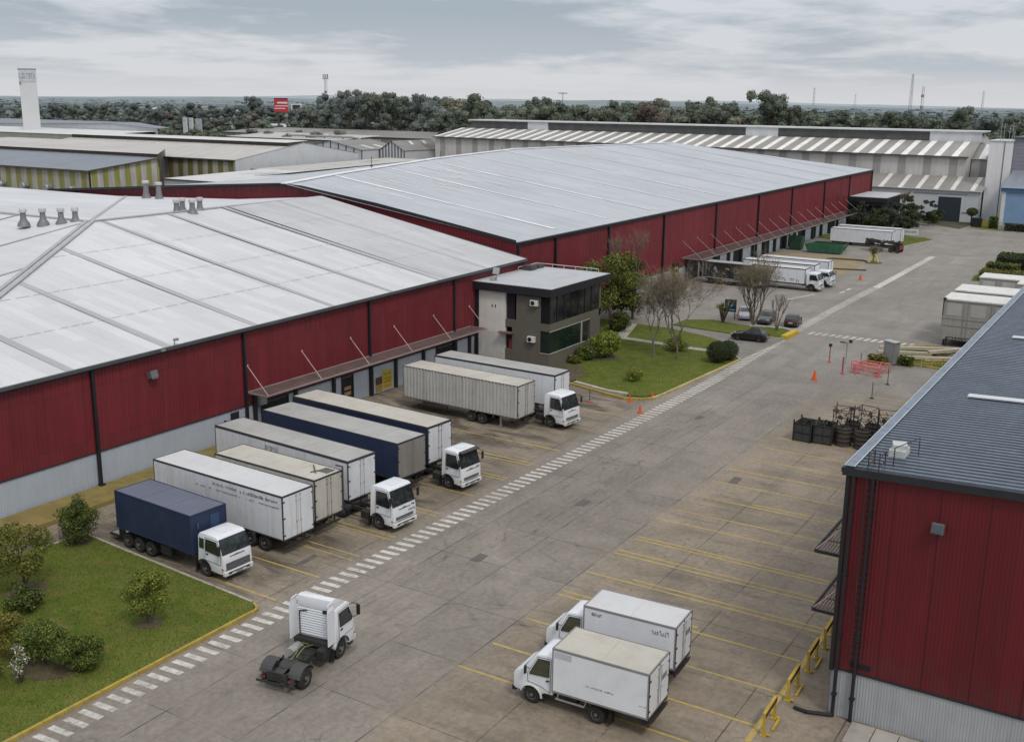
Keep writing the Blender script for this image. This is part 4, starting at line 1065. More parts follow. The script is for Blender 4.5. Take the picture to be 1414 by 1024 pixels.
def white_slab():
    t = thing('building', 'tall windowless white block with rooftop aerials at the right edge', 'building')
    b = MB(); b.box(283,296,36.6,41.8,-.02,19.0); b.build('wall', mat('white_render', (.76,.745,.75), .8, var=.06, vs=.3, streak=.25, dcol=(.45,.43,.42), world=True), t)
    b = MB(); b.box(282.9,283.0,38.3,38.45,.5,18.9); b.build('wall_joint', M_GUT, t)
    b = MB(); b.box(282.8,296.2,36.4,42,19,19.2); b.build('coping', M_WHITEWALL, t)
    for k, (y, h) in enumerate(((39.8,4.2),(39.1,4.0),(37.9,3.6),(37.2,4.3),(36.8,2.4))):
        b = MB(); b.tube((285,y,19.1),(285,y,19.1+h),.07); b.tube((285,y-.3,19+h*.8),(285,y+.3,19+h*.8),.05); b.build('aerial', M_GALV, t)
white_slab()
def blue_bay():
    t = thing('building', 'grey ribbed hall with a bright blue loading bay at the right edge', 'building')
    b = MB(); b.box(284,330,6,36.5,-.02,19.8); b.build('wall', mat('grey_ribbed_hall', (.235,.235,.275), .6, var=.06, world=True, seams=((2,.9,.10,.4),)), t)
    b = MB(); b.box(283.5,331,5.5,36.55,19.8,20.1); b.build('coping', M_GUT, t)
    b = MB(); b.box(268,284,8,35.6,-.02,8.4); b.build('bay_wall', mat('bay_blue', (.19,.30,.46), .5, var=.08, vs=.4, world=True, seams=((1,1.6,.06,.25),)), t)
    b = MB(); b.box(267.6,284,7.6,36.0,8.4,9.2,0); b.build('bay_fascia', mat('bay_fascia_blue', (.06,.12,.24), .5, world=True), t)
    b = MB(); b.poly([(267.4,36.1,9.25),(267.4,7.5,9.25),(284,7.5,12.4),(284,36.1,12.4)]); b.build('bay_roof', M_RF_BLUE, t, fix=False)
    b = MB(); b.box(267.9,268.3,34.9,35.7,0,8.4); b.build('bay_post', mat('post_white', (.6,.6,.6), .6, world=True), t)
    b = MB(); b.box(266.0,267.8,26,35.5,0,1.0); b.tube((266,26,1.6),(266,35.5,1.6),.05); 
    for y in (26,28.4,30.8,33.2,35.5): b.tube((266,y,1),(266,y,1.6),.04)
    b.build('loading_platform', M_CONC, t)
blue_bay()

# ------------------------------------------------------------------ landmarks on the skyline
def glyph_row(b, x, y0, y1, z, h, n, seed, m=0, axis='Y', w=.5):
    """short upright strokes standing for lettering too small to read"""
    rng = random.Random(seed)
    for k in range(n):
        a = y0+(y1-y0)*(k+.12)/n; c = a+(y1-y0)/n*.7
        if axis == 'Y':
            b.box(x-.02,x,min(a,c),max(a,c),z,z+h*.16,m) if rng.random() < .6 else None
            b.box(x-.02,x,min(a,a+(c-a)*.28),max(a,a+(c-a)*.28),z+h*.161,z+h,m)
            if rng.random() < .6: b.box(x-.02,x,min(a+(c-a)*.3,c),max(a+(c-a)*.3,c),z+h*.84,z+h,m)
            if rng.random() < .5: b.box(x-.02,x,min(c-(c-a)*.25,c),max(c-(c-a)*.25,c),z+h*.17,z+h*.83,m)
def water_tower():
    t = thing('water_tower', 'tall white water tower with grey lettering round its top', 'tower', (287,412,0), math.atan2(412,287))
    M = mat('tower_white', (.60,.61,.62), .75, var=.05, vs=.15, streak=.15, dcol=(.45,.45,.45))
    b = MB()
    b.prism([(-3.4,-.02),(3.4,-.02),(3.4,31.5),(-3.4,31.5)], -3.3, 3.3, taper=None); b.build('shaft', M, t)
    b = MB(); b.box(-3.3,3.3,-3.2,3.2,31.5,32.3); b.box(-3.4,3.4,-3.4,3.4,32.3,36.9); o = b.build('tank', mat('tank_pale', (.52,.55,.58), .7), t)
    b = MB(); glyph_row(b, -3.43, 3.0, -2.9, 33.4, 2.1, 7, 12); b.build('lettering', mat('letter_grey', (.24,.27,.30), .7), o)
    b = MB(); b.box(-3.5,3.5,-3.5,3.5,36.9,37.3); b.box(-3.8,-3.31,2.6,3.4,31.2,32); b.build('rim', mat('rim_grey', (.24,.26,.28), .7), t)
water_tower()
def billboard(lab, loc, rz, w, h, z, face, post):
    t = thing('billboard', lab, 'billboard', loc, rz)
    b = MB(); b.box(-.4,.4,-w/2,w/2,z,z+h); o = b.build('panel', face[0], t)
    p = MB()
    for (y0,y1,z0,z1,m) in face[1]: p.box(-.45,-.41,y0*w,y1*w,z+h*z0,z+h*z1,m)
    p.build('artwork', face[2], o)
    b = MB(); b.tube((0,post,0),(0,post,z),.55,n=10); b.box(-.6,.6,-w/2,w/2,z-.4,z); b.build('post', M_RUST, t)
MBR = mat('board_red', (.50,.035,.05), .5, var=.1, vs=.2); MBW = mat('board_white', (.70,.70,.70), .5); MBD = mat('board_dark', (.05,.035,.05), .5)
billboard('red billboard with white bands on a dark pole above the trees', (500,474,0), math.atan2(474,500), 8.2, 8.2, 18.6, (MBR, [(-.5,.5,.92,1,2),(-.46,.28,.60,.72,1),(-.5,.44,.40,.46,1),(-.3,.5,.22,.28,1)], [MBR, MBW, MBD]), 1.8)
billboard('small white-framed billboard right of the red one', (560,517,0), math.atan2(517,560), 7.0, 6.0, 17.0, (MBW, [(-.36,.38,.14,.9,0),(-.3,.1,.16,.5,1)], [MBD, MBW]), 0)

def lattice(lab, x, y, h, w0, w1, name='radio_mast', top=None, pale=.4, cat='mast'):
    t = thing(name, lab, cat, (x, y, 0), random.Random(int(h*7)).uniform(0,1.5))
    M = mat(name+'_steel', (pale,pale,pale*1.03), .6, var=.1)
    b = MB(); n = max(5, int(h/4)); r = max(.09, w0*.06)
    for k in range(n):
        a, c = h*k/n, h*(k+1)/n; wa = w0+(w1-w0)*k/n; wc = w0+(w1-w0)*(k+1)/n
        A = [(wa*math.cos(q), wa*math.sin(q), a) for q in (0,2.094,4.189)]; Cc = [(wc*math.cos(q), wc*math.sin(q), c) for q in (0,2.094,4.189)]
        for i in range(3):
            b.tube(A[i], Cc[i], r, n=4, cap=False); b.tube(A[i], Cc[(i+1)%3], r*.6, n=3, cap=False); b.tube(A[i], A[(i+1)%3], r*.6, n=3, cap=False)
    b.build('lattice', M, t)
    if top == 'cell':
        c = MB()
        for q in range(6): c.box(1.5*math.cos(q)-.25,1.5*math.cos(q)+.25,1.5*math.sin(q)-.2,1.5*math.sin(q)+.2,h-2.6,h-.2)
        c.tube((0,0,h-3),(0,0,h-2.7),1.9,n=10); c.build('antenna', M, t)
        d = MB()
        for z in (h*.62,h*.74): d.lathe([(.8,-.2),(.8,.2)], (.9,0,z), 'X', 10)
        d.build('dish', M, t)
    if top == 'bands':
        c = MB()
        for k in range(0,n,2): c.box(-w0*.5,w0*.5,-w0*.5,w0*.5,h*k/n,h*(k+.5)/n)
        c.build('mast_band', mat('mast_red', (.36,.25,.24), .6), t)
lattice('slim cell tower crowded with antennas above the left tree belt', 526, 461, 41.5, 1.3, .9, 'cell_tower', 'cell', .20, 'cell tower')
lattice('tallest thin lattice mast on the right skyline', 880, 189, 50, 1.9, .7, pale=.28)
lattice('shorter banded mast beside the tallest one', 872, 179, 41, 1.6, .8, top='bands', pale=.30)
lattice('pale distant mast over the middle right horizon', 1240, 371, 45, 2.2, .8, pale=.42)
lattice('faintest low mast between the pale mast and the tall pair', 1320, 346, 39, 1.6, .7, pale=.45)
lattice('lone thin mast near the far right edge', 1180, 185, 41.5, 1.8, .7, pale=.36)
def light_mast():
    t = thing('light_mast', 'tall lighting mast with a ring of lamps above the tree belt', 'light mast', (480,268,0))
    b = MB(); b.tube((0,0,0),(0,0,31),.28,.16,n=8); b.build('pole', mat('mast_grey', (.25,.26,.27), .5), t)
    b = MB()
    for k in range(8):
        a = 2*PI*k/8; b.tube((0,0,31),(1.9*math.cos(a),1.9*math.sin(a),30.7),.08,n=4); b.obox((2*math.cos(a),2*math.sin(a),30.7),.3,.22,.2,rz=a)
    b.build('lamp_ring', mat('lamp_ring_grey', (.22,.23,.24), .5), t)
light_mast()
def signpost():
    for k, (q, lab) in enumerate(((0,'first of three pale vertical pylons on the shed roofs, leftmost'),(3.2,'second of three pale vertical pylons on the shed roofs, middle one'),(7.2,'third pale pylon, wider and greyer, on the shed roofs'))):
        t = thing('pylon_sign', lab, 'pylon', (377+q*.62, 421-q*.62, 0))
        b = MB(); b.box(-.5,.5,-1.1 if k < 2 else -1.9,1.1 if k < 2 else 1.9,0,17 if k < 2 else 16.6); b.build('slab', mat('pylon_pale', (.55,.57,.58) if k < 2 else (.36,.40,.42), .6), t)
        b = MB(); b.box(-.54,-.51,-.8,.8,15.2 if k < 2 else 13.5,16.2); b.build('panel', mat('pylon_panel', (.42,.46,.5), .6), t)
signpost()
def pipe_bridge():
    t = thing('pipe_bridge', 'grey pipe bridge on thin legs in front of the tree belt', 'pipe bridge')
    b = MB()
    b.path([(352,330,11.6),(352,296,11.6),(348,288,11.2),(346,284,9.6),(346,284,0)], .45, 8); b.build('pipe', M_GALV, t)
    for y in (330,320,310,300):
        l = MB(); l.box(351.7,352.3,y-.15,y+.15,0,11.3); l.build('leg', M_GALV, t)
pipe_bridge()
# ------------------------------------------------------------------ vehicles (local +x forward, +y to the vehicle's left, ground z = 0)
M_TYRE = mat('tyre_rubber', (.022,.021,.020), .9, var=.2, dirt=.4, dcol=(.09,.08,.065), ds=3)
M_RIM = mat('rim_steel', (.13,.13,.13), .55, metal=.3, var=.3, vs=3, dirt=.4)
M_WHITE = mat('paint_white', (.70,.72,.75), .35, var=.05, dirt=.18, dcol=(.30,.27,.22), ds=1.3, spec=.5, low=.9)
M_WHITE2 = mat('paint_white_worn', (.65,.67,.70), .5, var=.06, dirt=.28, dcol=(.33,.31,.28), ds=1.7, streak=.30, low=1.5)
M_NAVY = mat('curtain_navy', (.018,.030,.070), .55, var=.15, vs=.5, dirt=.2, dcol=(.06,.07,.10))
M_NAVYTOP = mat('roof_navy_grey', (.115,.125,.17), .55, var=.12, vs=.4, dirt=.25, dcol=(.16,.17,.2))
M_CHASSIS = mat('chassis_black', (.026,.025,.024), .75, var=.25, vs=2, dirt=.4, dcol=(.09,.075,.055), ds=2)
M_BLKPLAS = mat('black_plastic', (.020,.020,.022), .5, var=.1)
M_SCREEN = mat('windscreen', (.022,.032,.033), .04, var=.3, vs=1.2, dirt=.8, dcol=(.10,.125,.12), ds=2.2, spec=1.0)  # dirt mask here paints pale reflections and a hint of interior on the glass
M_GLASSGREEN = mat('side_glass', (.018,.022,.023), .05, var=.3, vs=2, dirt=.5, dcol=(.07,.08,.08), ds=3, spec=1.0)  # dirt mask again paints paler reflections into the glass colour
M_HEADLAMP = mat('headlamp', (.62,.63,.62), .12, var=.1, spec=.7)
M_REDLAMP = mat('tail_lamp', (.30,.015,.02), .25)
M_AMBER = mat('marker_amber', (.5,.18,.02), .3)
M_GREYDOOR = mat('door_grey', (.225,.215,.20), .6, var=.12, vs=.8, streak=.4, dcol=(.11,.10,.09))
M_TRAILTRIM = mat('trailer_trim', (.045,.045,.05), .55, var=.2)
M_ALU = mat('aluminium', (.44,.44,.43), .45, metal=.4, var=.2, dirt=.3)
M_INK = mat('faded_ink', (.10,.10,.11), .7, var=.3, vs=4)

_wh = {}
def wheel(parent, x, y, r=.5, w=.28, side=1):
    """side=+1 when the outer face looks to +y"""
    k = (r, w)
    if k not in _wh:
        b = MB(); b.lathe([(r*.56,-w/2),(r*.9,-w/2),(r,-w/2+.05),(r,w/2-.05),(r*.9,w/2),(r*.56,w/2),(r*.55,w/2-.05)], (0,0,0), 'Y', 22)
        c = MB(); c.lathe([(r*.57,w/2-.10),(r*.57,w/2-.015),(r*.50,w/2-.02),(r*.40,w/2-.12),(r*.22,w/2-.10),(r*.20,w/2+.03),(r*.08,w/2+.05)], (0,0,0), 'Y', 18)
        for i in range(8):
            a = 2*PI*i/8; c.tube((r*.31*math.cos(a),w/2-.12,r*.31*math.sin(a)),(r*.31*math.cos(a),w/2-.06,r*.31*math.sin(a)),.022,n=5)
        _wh[k] = (b.data('wheel', M_TYRE, smooth=True), c.data('rim', M_RIM, smooth=True))
    o = link_mesh('wheel', _wh[k][0], parent, (x,y,r), (0,0,0 if side > 0 else PI))
    link_mesh('rim', _wh[k][1], o)
    return o

def quad_on(b, pts, off=0.0, m=0):
    a, c, d = (Vector(pts[i]) for i in (0,1,2)); n = (c-a).cross(d-a).normalized()
    b.poly([Vector(p)+n*off for p in pts], m)

def cabover(t, L=1.9, W=2.25, zf=.55, zr=2.85, wx=-1.35, r=.5, slant=.36, paint=None, sleeper=.0, zw=1.72, marks=False, doors2=False, z_hood=None, grille=True, mirrors=True):
    """forward-control lorry cab with its front at x = 0"""
    P = paint or M_WHITE
    w = W/2; zroof = zr
    ar = r+.13
    arch = [(wx+ar*math.cos(R(a)), r+ar*math.sin(R(a))) for a in range(0,181,18)]
    prof = [(-L,.95),(-L,zroof-.22),(-L+.14,zroof-.03),(-L+.5,zroof)] + [(-slant-.22,zroof-.015),(-slant-.05,zroof-.11),(-.075,zw),(-.02,zw-.25),(0,1.05),(-.0,zf),(-.25,zf-.03)]
    arch = [p for p in arch if p[1] > zf]
    prof += [(arch[0][0], zf)] + arch
    if arch[-1][0] > -L: prof += [(-L, max(.95, arch[-1][1]))] if arch[-1][1] > .95 else [(arch[-1][0]-.02,.95)]
    # drop duplicates
    pp = []
    for q in prof:
        if not pp or (abs(q[0]-pp[-1][0])+abs(q[1]-pp[-1][1])) > .012: pp.append(q)
    if abs(pp[0][0]-pp[-1][0])+abs(pp[0][1]-pp[-1][1]) < .012: pp.pop()
    tp = lambda x, z: 1.0 - (.07*max(0, z-zw)/(zroof-zw)) - (.03 if x > -.1 else 0)
    b = MB(); b.prism(pp, -w, w, taper=tp)
    cab = b.build('cab', P, t, bevel=.035, seg=2, smooth=True)
    # windscreen on the sloping front
    A = Vector((-.075,0,zw)); B = Vector((-slant-.05,0,zroof-.11)); d = B-A
    lo, hi = A+d*.04, A+d*.93
    g = MB(); quad_on(g, [(lo.x,-w*.93,lo.z),(lo.x,w*.93,lo.z),(hi.x,w*.88,hi.z),(hi.x,-w*.88,hi.z)], .012)
    ws = g.build('windscreen', M_SCREEN, cab, fix=False)
    f = MB()
    for a_, b_ in (((lo.x,-w*.94,lo.z),(hi.x,-w*.89,hi.z)),((lo.x,w*.94,lo.z),(hi.x,w*.89,hi.z)),((lo.x,-w*.94,lo.z),(lo.x,w*.94,lo.z)),((hi.x,-w*.89,hi.z),(hi.x,w*.89,hi.z))):
        f.tube(Vector(a_)+Vector((.02,0,.01)), Vector(b_)+Vector((.02,0,.01)), .022, n=5)
    for s in (-.25,.3):
        f.tube((lo.x+.04,w*(s-.35),lo.z+.03),(lo.x+.04-.17,w*(s+.25),lo.z+.36),.012,n=4)
    f.build('screen_seal', M_BLKPLAS, ws)
    for s in (-1,1):
        y = lambda x, z: s*(w*tp(x,z)+.006)
        d0 = -slant-.16
        wl = .92; zt = zroof-.30
        pts = [(d0-wl+.02,zw+.04),(-.36,zw-.02),(-.26,zw+.06),(d0-.02,zt),(d0-wl+.02,zt)]
        dp = [(d0-wl-.06,zw-.55),(-.20,zw-.55),(-.16,zw-.05),(d0+.08,zt+.10),(d0-wl-.06,zt+.10)]
        if wx+ar > d0-wl: dp[0] = (d0-wl-.06, max(zw-.55, r+ar+.05)); dp[1] = (-.2, max(zw-.55, r+ar-.1))
        dm = MB(); n = len(dp)
        fr = [(x,y(x,z),z) for x,z in dp]; bk = [(x,y(x,z)-s*.02,z) for x,z in dp]
        dm.mesh(fr+bk, [tuple(range(n)), tuple(range(2*n-1,n-1,-1))] + [(k,(k+1)%n,n+(k+1)%n,n+k) for k in range(n)])
        door = dm.build('door', P, cab)
        sm = MB()
        for k in range(n): sm.tube(fr[k], fr[(k+1)%n], .010, n=4, cap=False)
        sm.build('door_seam', M_BLKPLAS, door)
        h = MB(); h.obox((d0-wl+.14, y(-.9,zw-.14)+s*.015, zw-.14), .09,.02,.03); h.build('handle', M_BLKPLAS, door)
        gl = MB(); gl.poly([(x,y(x,z)+s*.008,z) for x,z in (pts if s < 0 else pts[::-1])]); wn = gl.build('side_window', M_GLASSGREEN, door, fix=False)
        sl = MB()
        q = [(x,y(x,z)+s*.010,z) for x,z in pts]
        for k in range(len(q)): sl.tube(q[k], q[(k+1)%len(q)], .018, n=4, cap=False)
        sl.build('window_seal', M_BLKPLAS, door)
        if doors2:
            g2 = MB(); p2 = [(d0-wl-.14,zw+.1),(d0-wl-.14,zt-.02),(-L+.12,zt-.02),(-L+.12,zw+.1)]
            g2.poly([(x,y(x,z)+s*.008,z) for x,z in (p2 if s > 0 else p2[::-1])]); g2.build('quarter_window', M_GLASSGREEN, cab, fix=False)
        if mirrors:
            m = MB(); m.tube((-.2,s*w*.95,zt+.05),(-.02,s*(w+.2),zt),.018,n=5); m.tube((-.2,s*w*.97,zw+.02),(-.02,s*(w+.2),zw+.12),.018,n=5)
            m.obox((-.03,s*(w+.22),(zt+zw)/2+.05),.04,.09,.27); m.build('mirror', M_BLKPLAS, cab, bevel=0)
        hd = MB(); hd.obox((-.03,s*(w-.27),zf+.24),.05,.20,.10); hd.build('headlamp', M_HEADLAMP, cab, bevel=.02)
        am = MB(); am.obox((-.08,s*(w-.03),zf+.30),.07,.03,.06); am.build('indicator', M_AMBER, cab)
        # wheel-arch lip
        lip = MB()
        ap = [(wx+(ar-.0)*math.cos(R(a)), r+(ar)*math.sin(R(a))) for a in range(0,181,15)]
        for q0, q1 in zip(ap[:-1], ap[1:]):
            if min(q0[1],q1[1]) > zf-.05: lip.bar((q0[0],s*(w+.005),q0[1]),(q1[0],s*(w+.005),q1[1]),.05,.06)
        lip.build('arch_lip', M_BLKPLAS, cab)
        st = MB(); st.obox((wx+ar+.18 if wx+ar < -.35 else -.25, s*(w-.06), zf-.08),.16,.07,.07); st.build('step', M_BLKPLAS, cab)
    if grille:
        gr = MB(); gr.obox((-.0,0,zf+.40),.02,w*.74,.10); 
        for k in range(2): gr.obox((.014,0,zf+.37+.06*k),.012,w*.72,.010,m=1)
        gr.build('grille', [M_BLKPLAS, M_ALU], cab)
        gr = MB(); gr.obox((.0,0,zf+.98),.008,w*.50,.018); gr.build('upper_vent', M_BLKPLAS, cab)
    bp = MB(); bp.obox((.0,0,zf+.02),.11,w-.03,.14); o = bp.build('bumper', P if not marks else P, t, bevel=.03)
    pl = MB(); pl.obox((.115,.0,zf-.02),.01,.24,.06); pl.obox((.112,0,zf+.06),.01,w*.6,.03,m=1); pl.build('number_plate', [mat('plate', (.25,.25,.24), .5) if 'plate' not in bpy.data.materials else bpy.data.materials['plate'], M_BLKPLAS], o)
    u = MB(); u.box(-L+.05,-.3,-w*.62,w*.62,.45,1.0); u.build('engine', M_CHASSIS, t)
    u = MB(); u.obox((-L*.55,0,zroof+.012),.34,.36,.03); u.build('roof_hatch', P, cab, bevel=.02)
    u = MB(); u.obox((.012,0,zf+.20),.012,w-.10,.018); u.obox((.118,w*.62,zf+.03),.008,.12,.05); u.obox((.118,-w*.62,zf+.03),.008,.12,.05); u.build('bumper_slot', M_BLKPLAS, o)
    u = MB(); u.obox((-.02,0,zw-.12),.012,.16,.035); u.build('badge', M_ALU, cab)
    for s in (-1,1):
        u = MB(); u.box(wx-r-.30,wx-r-.26,s*(w-.16)-.15,s*(w-.16)+.13,.16,.85); u.build('mud_flap', M_BLKPLAS, t)
    return cab

def frame_rails(t, x0, x1, z=.78, w=.43, name='chassis'):
    b = MB()
    for s in (-1,1): b.box(x0,x1,s*w-.05,s*w+.05,z-.14,z+.12)
    n = max(2, int((x1-x0)/1.1))
    for k in range(n+1):
        x = x0+(x1-x0)*k/n; b.box(x-.05 if k else x, x+.05 if k < n else x, -w+.051,w-.051,z-.10,z+.06)
    return b.build(name, M_CHASSIS, t)

def axle(t, x, w, r=.5, tw=.28, dual=False):
    b = MB(); b.tube((x,-w+.2,r),(x,w-.2,r),.09,n=8); b.lathe([(.2,-.16),(.24,0),(.2,.16)], (x,0,r), 'Y', 10); b.build('axle', M_CHASSIS, t)
    for s in (-1,1):
        wheel(t, x, s*(w-tw/2), r, tw, s)
        if dual: wheel(t, x, s*(w-tw*1.62), r, tw, s)

def box_body(t, x0, x1, W, z0, z1, mwall, mroof, mtrim=None, corr_sides=False, name='box_body', fdoors=True, mdoor=None, rear=False, trim=.07, gap=True, vertical=None):
    """van body between x0 (back) and x1 (front end); leaf doors on the x1 end (and x0 end when rear)"""
    w = W/2; tr = mtrim or M_TRAILTRIM
    b = MB()
    if corr_sides:
        for s in (-1,1):
            p0, p1 = ((x0,s*w),(x1,s*w)); corr(b, p0, p1, con(z0), con(z1), .36, .028, out=(0,s))
        b.poly([(x1,-w,z0),(x1,w,z0),(x1,w,z1),(x1,-w,z1)]); b.poly([(x0,w,z0),(x0,-w,z0),(x0,-w,z1),(x0,w,z1)]); b.poly([(x0,-w,z0),(x0,w,z0),(x1,w,z0),(x1,-w,z0)])
        o = b.build(name, mwall, t, fix=False)
    else:
        b.box(x0,x1,-w,w,z0,z1-.012); o = b.build(name, mwall, t)
        sm = MB(); n = 1 if vertical == 2.4 else max(2, int((x1-x0)/(vertical or 1.25)))
        for s in (-1,1):
            for k in range(1,n): 
                x = x0+(x1-x0)*k/n; sm.box(x-.012,x+.012,s*w-.004 if s > 0 else s*w-.004,s*w+.004,z0+.1,z1-.1)
        sm.build('panel_joint', mwall if mwall is M_NAVY or mwall.name.startswith('curtain') else (mat('joint_grey', (.42,.43,.45), .6) if 'joint_grey' not in bpy.data.materials else bpy.data.materials['joint_grey']), o)
    rf = MB(); rf.box(x0+.03,x1-.03,-w+.03,w-.03,z1-.011,z1+.02)
    roof = rf.build('roof', mroof, o)
    bows = MB(); n = int((x1-x0)/2.4)
    for k in range(1,n+1):
        x = x0+(x1-x0)*k/(n+1); bows.box(x-.03,x+.03,-w+.04,w-.04,z1+.021,z1+.032)
    bows.build('roof_bow', mroof, roof)
    e = MB(); c = trim
    for s in (-1,1):
        e.box(x0-.01,x1+.01,s*w-(.012 if s > 0 else c),s*w+(c if s < 0 else .012)*0+ (.014 if s > 0 else -0.0),z1-.09,z1+.035) if False else e.box(x0-.012,x1+.012,min(s*(w-.05),s*(w+.014)),max(s*(w-.05),s*(w+.014)),z1-c,z1+.04)
        e.box(x0-.012,x1+.012,min(s*(w-.05),s*(w+.012)),max(s*(w-.05),s*(w+.012)),z0-.06,z0+.03)
    for x, q in ((x0,-1),(x1,1)):
        a, bb = (x-.014,x+.05) if q < 0 else (x-.05,x+.014)
        e.box(a,bb,-w+.051,w-.051,z1-c,z1+.038)
        for s in (-1,1): e.box(a,bb,min(s*(w-.05),s*(w+.015)),max(s*(w-.05),s*(w+.015)),z0+.031,z1-c-.001)
        e.box(a,bb,-w+.051,w-.051,z0-.06,z0+.03)
    e.build('edge_trim', tr, o)
    for x, q, on in ((x1,1,fdoors),(x0,-1,rear)):
        if not on: continue
        for s in (-1,1):
            d = MB(); a, c2 = sorted((x+q*.002,x+q*.03)); y0, y1 = sorted((s*.018,s*(w-.07))); d.box(a,c2,y0,y1,z0+.05,z1-trim-.02)
            leaf = d.build('door_leaf', mdoor or mwall, o)
            k = MB(); xx = x+q*.05
            yb = s*.17; k.tube((xx,yb,z0+.06),(xx,yb,z1-trim-.06),.016,n=6)
            for zq in (z0+.12,z0+.95,z1-.5,z1-.15): k.obox((x+q*.04,yb,zq),.03,.06,.035)
            k.build('locking_bar', M_ALU if mdoor is None else M_GREYDOOR, leaf)
            hg = MB()
            for zq in (z0+.3,(z0+z1)/2,z1-.35): hg.obox((x+q*.035,s*(w-.10),zq),.02,.07,.04)
            hg.build('hinge', M_TRAILTRIM, leaf)
    return o

def letters(parent, name, x0, x1, y, z, h, n, seed, m, s=-1, skip=.2):
    rng = random.Random(seed); b = MB(); x = x0; st = (x1-x0)/n
    for k in range(n):
        if rng.random() > skip:
            ww = st*rng.uniform(.45,.8); hh = h*rng.choice((1,1,.7,.7,.85))
            ya, yb = sorted((y, y+s*.006))
            v = rng.random()
            b.box(x,x+ww*.3,ya,yb,z,z+hh)
            if v < .7: b.box(x+ww*.31,x+ww,ya,yb,z+hh*.7,z+hh)
            if v > .3: b.box(x+ww*.31,x+ww,ya,yb,z,z+hh*.28)
            if v > .5: b.box(x+ww*.72,x+ww,ya,yb,z+hh*.29,z+hh*.69)
        x += st
    return b.build(name, m, parent)

def semi_trailer(lab, back, front, W, z0, z1, mwall, mroof, mtrim=None, mdoor=None, corr_sides=False, axles=(), legs=None, name='semi_trailer', cat='trailer', trim=.07, fdoors=True, group=None, guard=True, wheels_r=.5):
    c = Vector(((back[0]+front[0])/2, (back[1]+front[1])/2)); d = Vector((front[0]-back[0], front[1]-back[1])); L = d.length
    t = thing(name, lab, cat, (c.x, c.y, 0), math.atan2(d.y, d.x), group)
    o = box_body(t, -L/2, L/2, W, z0, z1, mwall, mroof, mtrim, corr_sides, mdoor=mdoor, trim=trim, fdoors=fdoors)
    frame_rails(t, -L/2+.2, L/2-.25, z0-.2, .45)
    for x in axles: axle(t, x, W/2-.05, wheels_r, .3)
    b = MB()
    for x in axles:
        for s in (-1,1): b.box(x-.62,x+.62,s*.62-.03,s*.62+.03,z0-.28,z0-.06)
    if axles: b.build('suspension', M_CHASSIS, t)
    if legs is not None:
        for s in (-1,1):
            g = MB(); g.box(legs-.07,legs+.07,s*.85-.07,s*.85+.07,.14,z0-.05); g.box(legs-.16,legs+.16,s*.85-.14,s*.85+.14,.05,.14); g.tube((legs,s*.85,z0-.35),(legs-.6,s*.6,z0-.08),.03); g.build('landing_leg', M_ALU, t)
    g = MB(); xb = L/2-.1
    g.box(xb-.08,xb,-W/2+.15,W/2-.15,.55,.68)
    for s in (-1,1): g.box(xb-.07,xb-.01,s*.6-.05,s*.6+.05,.68,z0-.06)
    if guard: g.build('underrun_bar', M_CHASSIS, t)
    for s in (-1,1):
        l = MB(); l.obox((L/2-.02,s*(W/2-.3),z0-.16),.02,.12,.04); l.build('marker_lamp', M_CHASSIS, t)
        r_ = MB(); r_.bar((-L/2+2.2,s*(W/2-.06),z0-.45),(-L/2+5.0,s*(W/2-.06),z0-.45),.04,.1); r_.bar((-L/2+2.2,s*(W/2-.06),z0-.22),(-L/2+5.0,s*(W/2-.06),z0-.22),.04,.1)
        for xx in (-L/2+2.3,-L/2+4.9): r_.box(xx-.03,xx+.03,s*(W/2-.12)-.03,s*(W/2-.12)+.03,z0-.55,z0-.06)
        if guard: r_.build('side_guard', M_CHASSIS, t)
    return t, o, L

M_RF_T1 = mat('trailer_roof_grey', (.37,.365,.35), .6, var=.12, vs=.5, dirt=.6, dcol=(.28,.26,.22), ds=.8)
M_RF_T2 = mat('trailer_roof_pale', (.58,.58,.585), .55, var=.08, vs=.4, dirt=.5, dcol=(.36,.34,.30), ds=.8)
M_RF_T3 = mat('trailer_roof_cream', (.47,.445,.39), .6, var=.12, vs=.4, dirt=.5, dcol=(.33,.28,.19), ds=.9)
M_CREAMW = mat('trailer_cream', (.50,.48,.43), .6, var=.08, streak=.4, dcol=(.27,.24,.19), dirt=.3, low=1.6)
M_GREYCORR = mat('trailer_corrugated', (.47,.47,.45), .55, var=.08, streak=.5, dcol=(.20,.185,.16), dirt=.3, low=1.5)

# --- trailers backed up to the near warehouse, left to right
t, o, L = semi_trailer('white box trailer with two faded lines of lettering on its side, beside the blue lorry', (46.45,55.3), (45.9,43.4), 2.55, 1.13, 3.9, M_WHITE2, M_RF_T2, axles=(2.9,4.15), legs=-3.6)
letters(o, 'lettering', -.2, 2.0, -1.29, 3.42, .16, 20, 5, M_INK); letters(o, 'lettering', 2.3, 5.6, -1.29, 3.40, .20, 22, 6, M_INK, skip=.12)
letters(o, 'lettering', -1.8, 5.7, -1.29, 3.08, .09, 60, 7, M_INK, skip=.3)
t, o, L = semi_trailer('short cream trailer with grimy roof between two longer white trailers', (49.5,52.9), (49.1,43.75), 2.5, 1.2, 3.9, M_CREAMW, M_RF_T3, axles=(1.6,2.85), legs=-2.4, mdoor=M_CREAMW)
b = MB(); b.tube((L/2-.9,-.2,3.97),(L/2-2.0,.75,3.99),.05); b.tube((L/2-1.25,-.3,3.97),(L/2-.8,.9,3.97),.04); b.box(L/2-1.1,L/2-.3,.2,.95,3.93,3.96); b.build('loose_roof_strip', mat('strip_dark', (.12,.11,.10), .7), o)
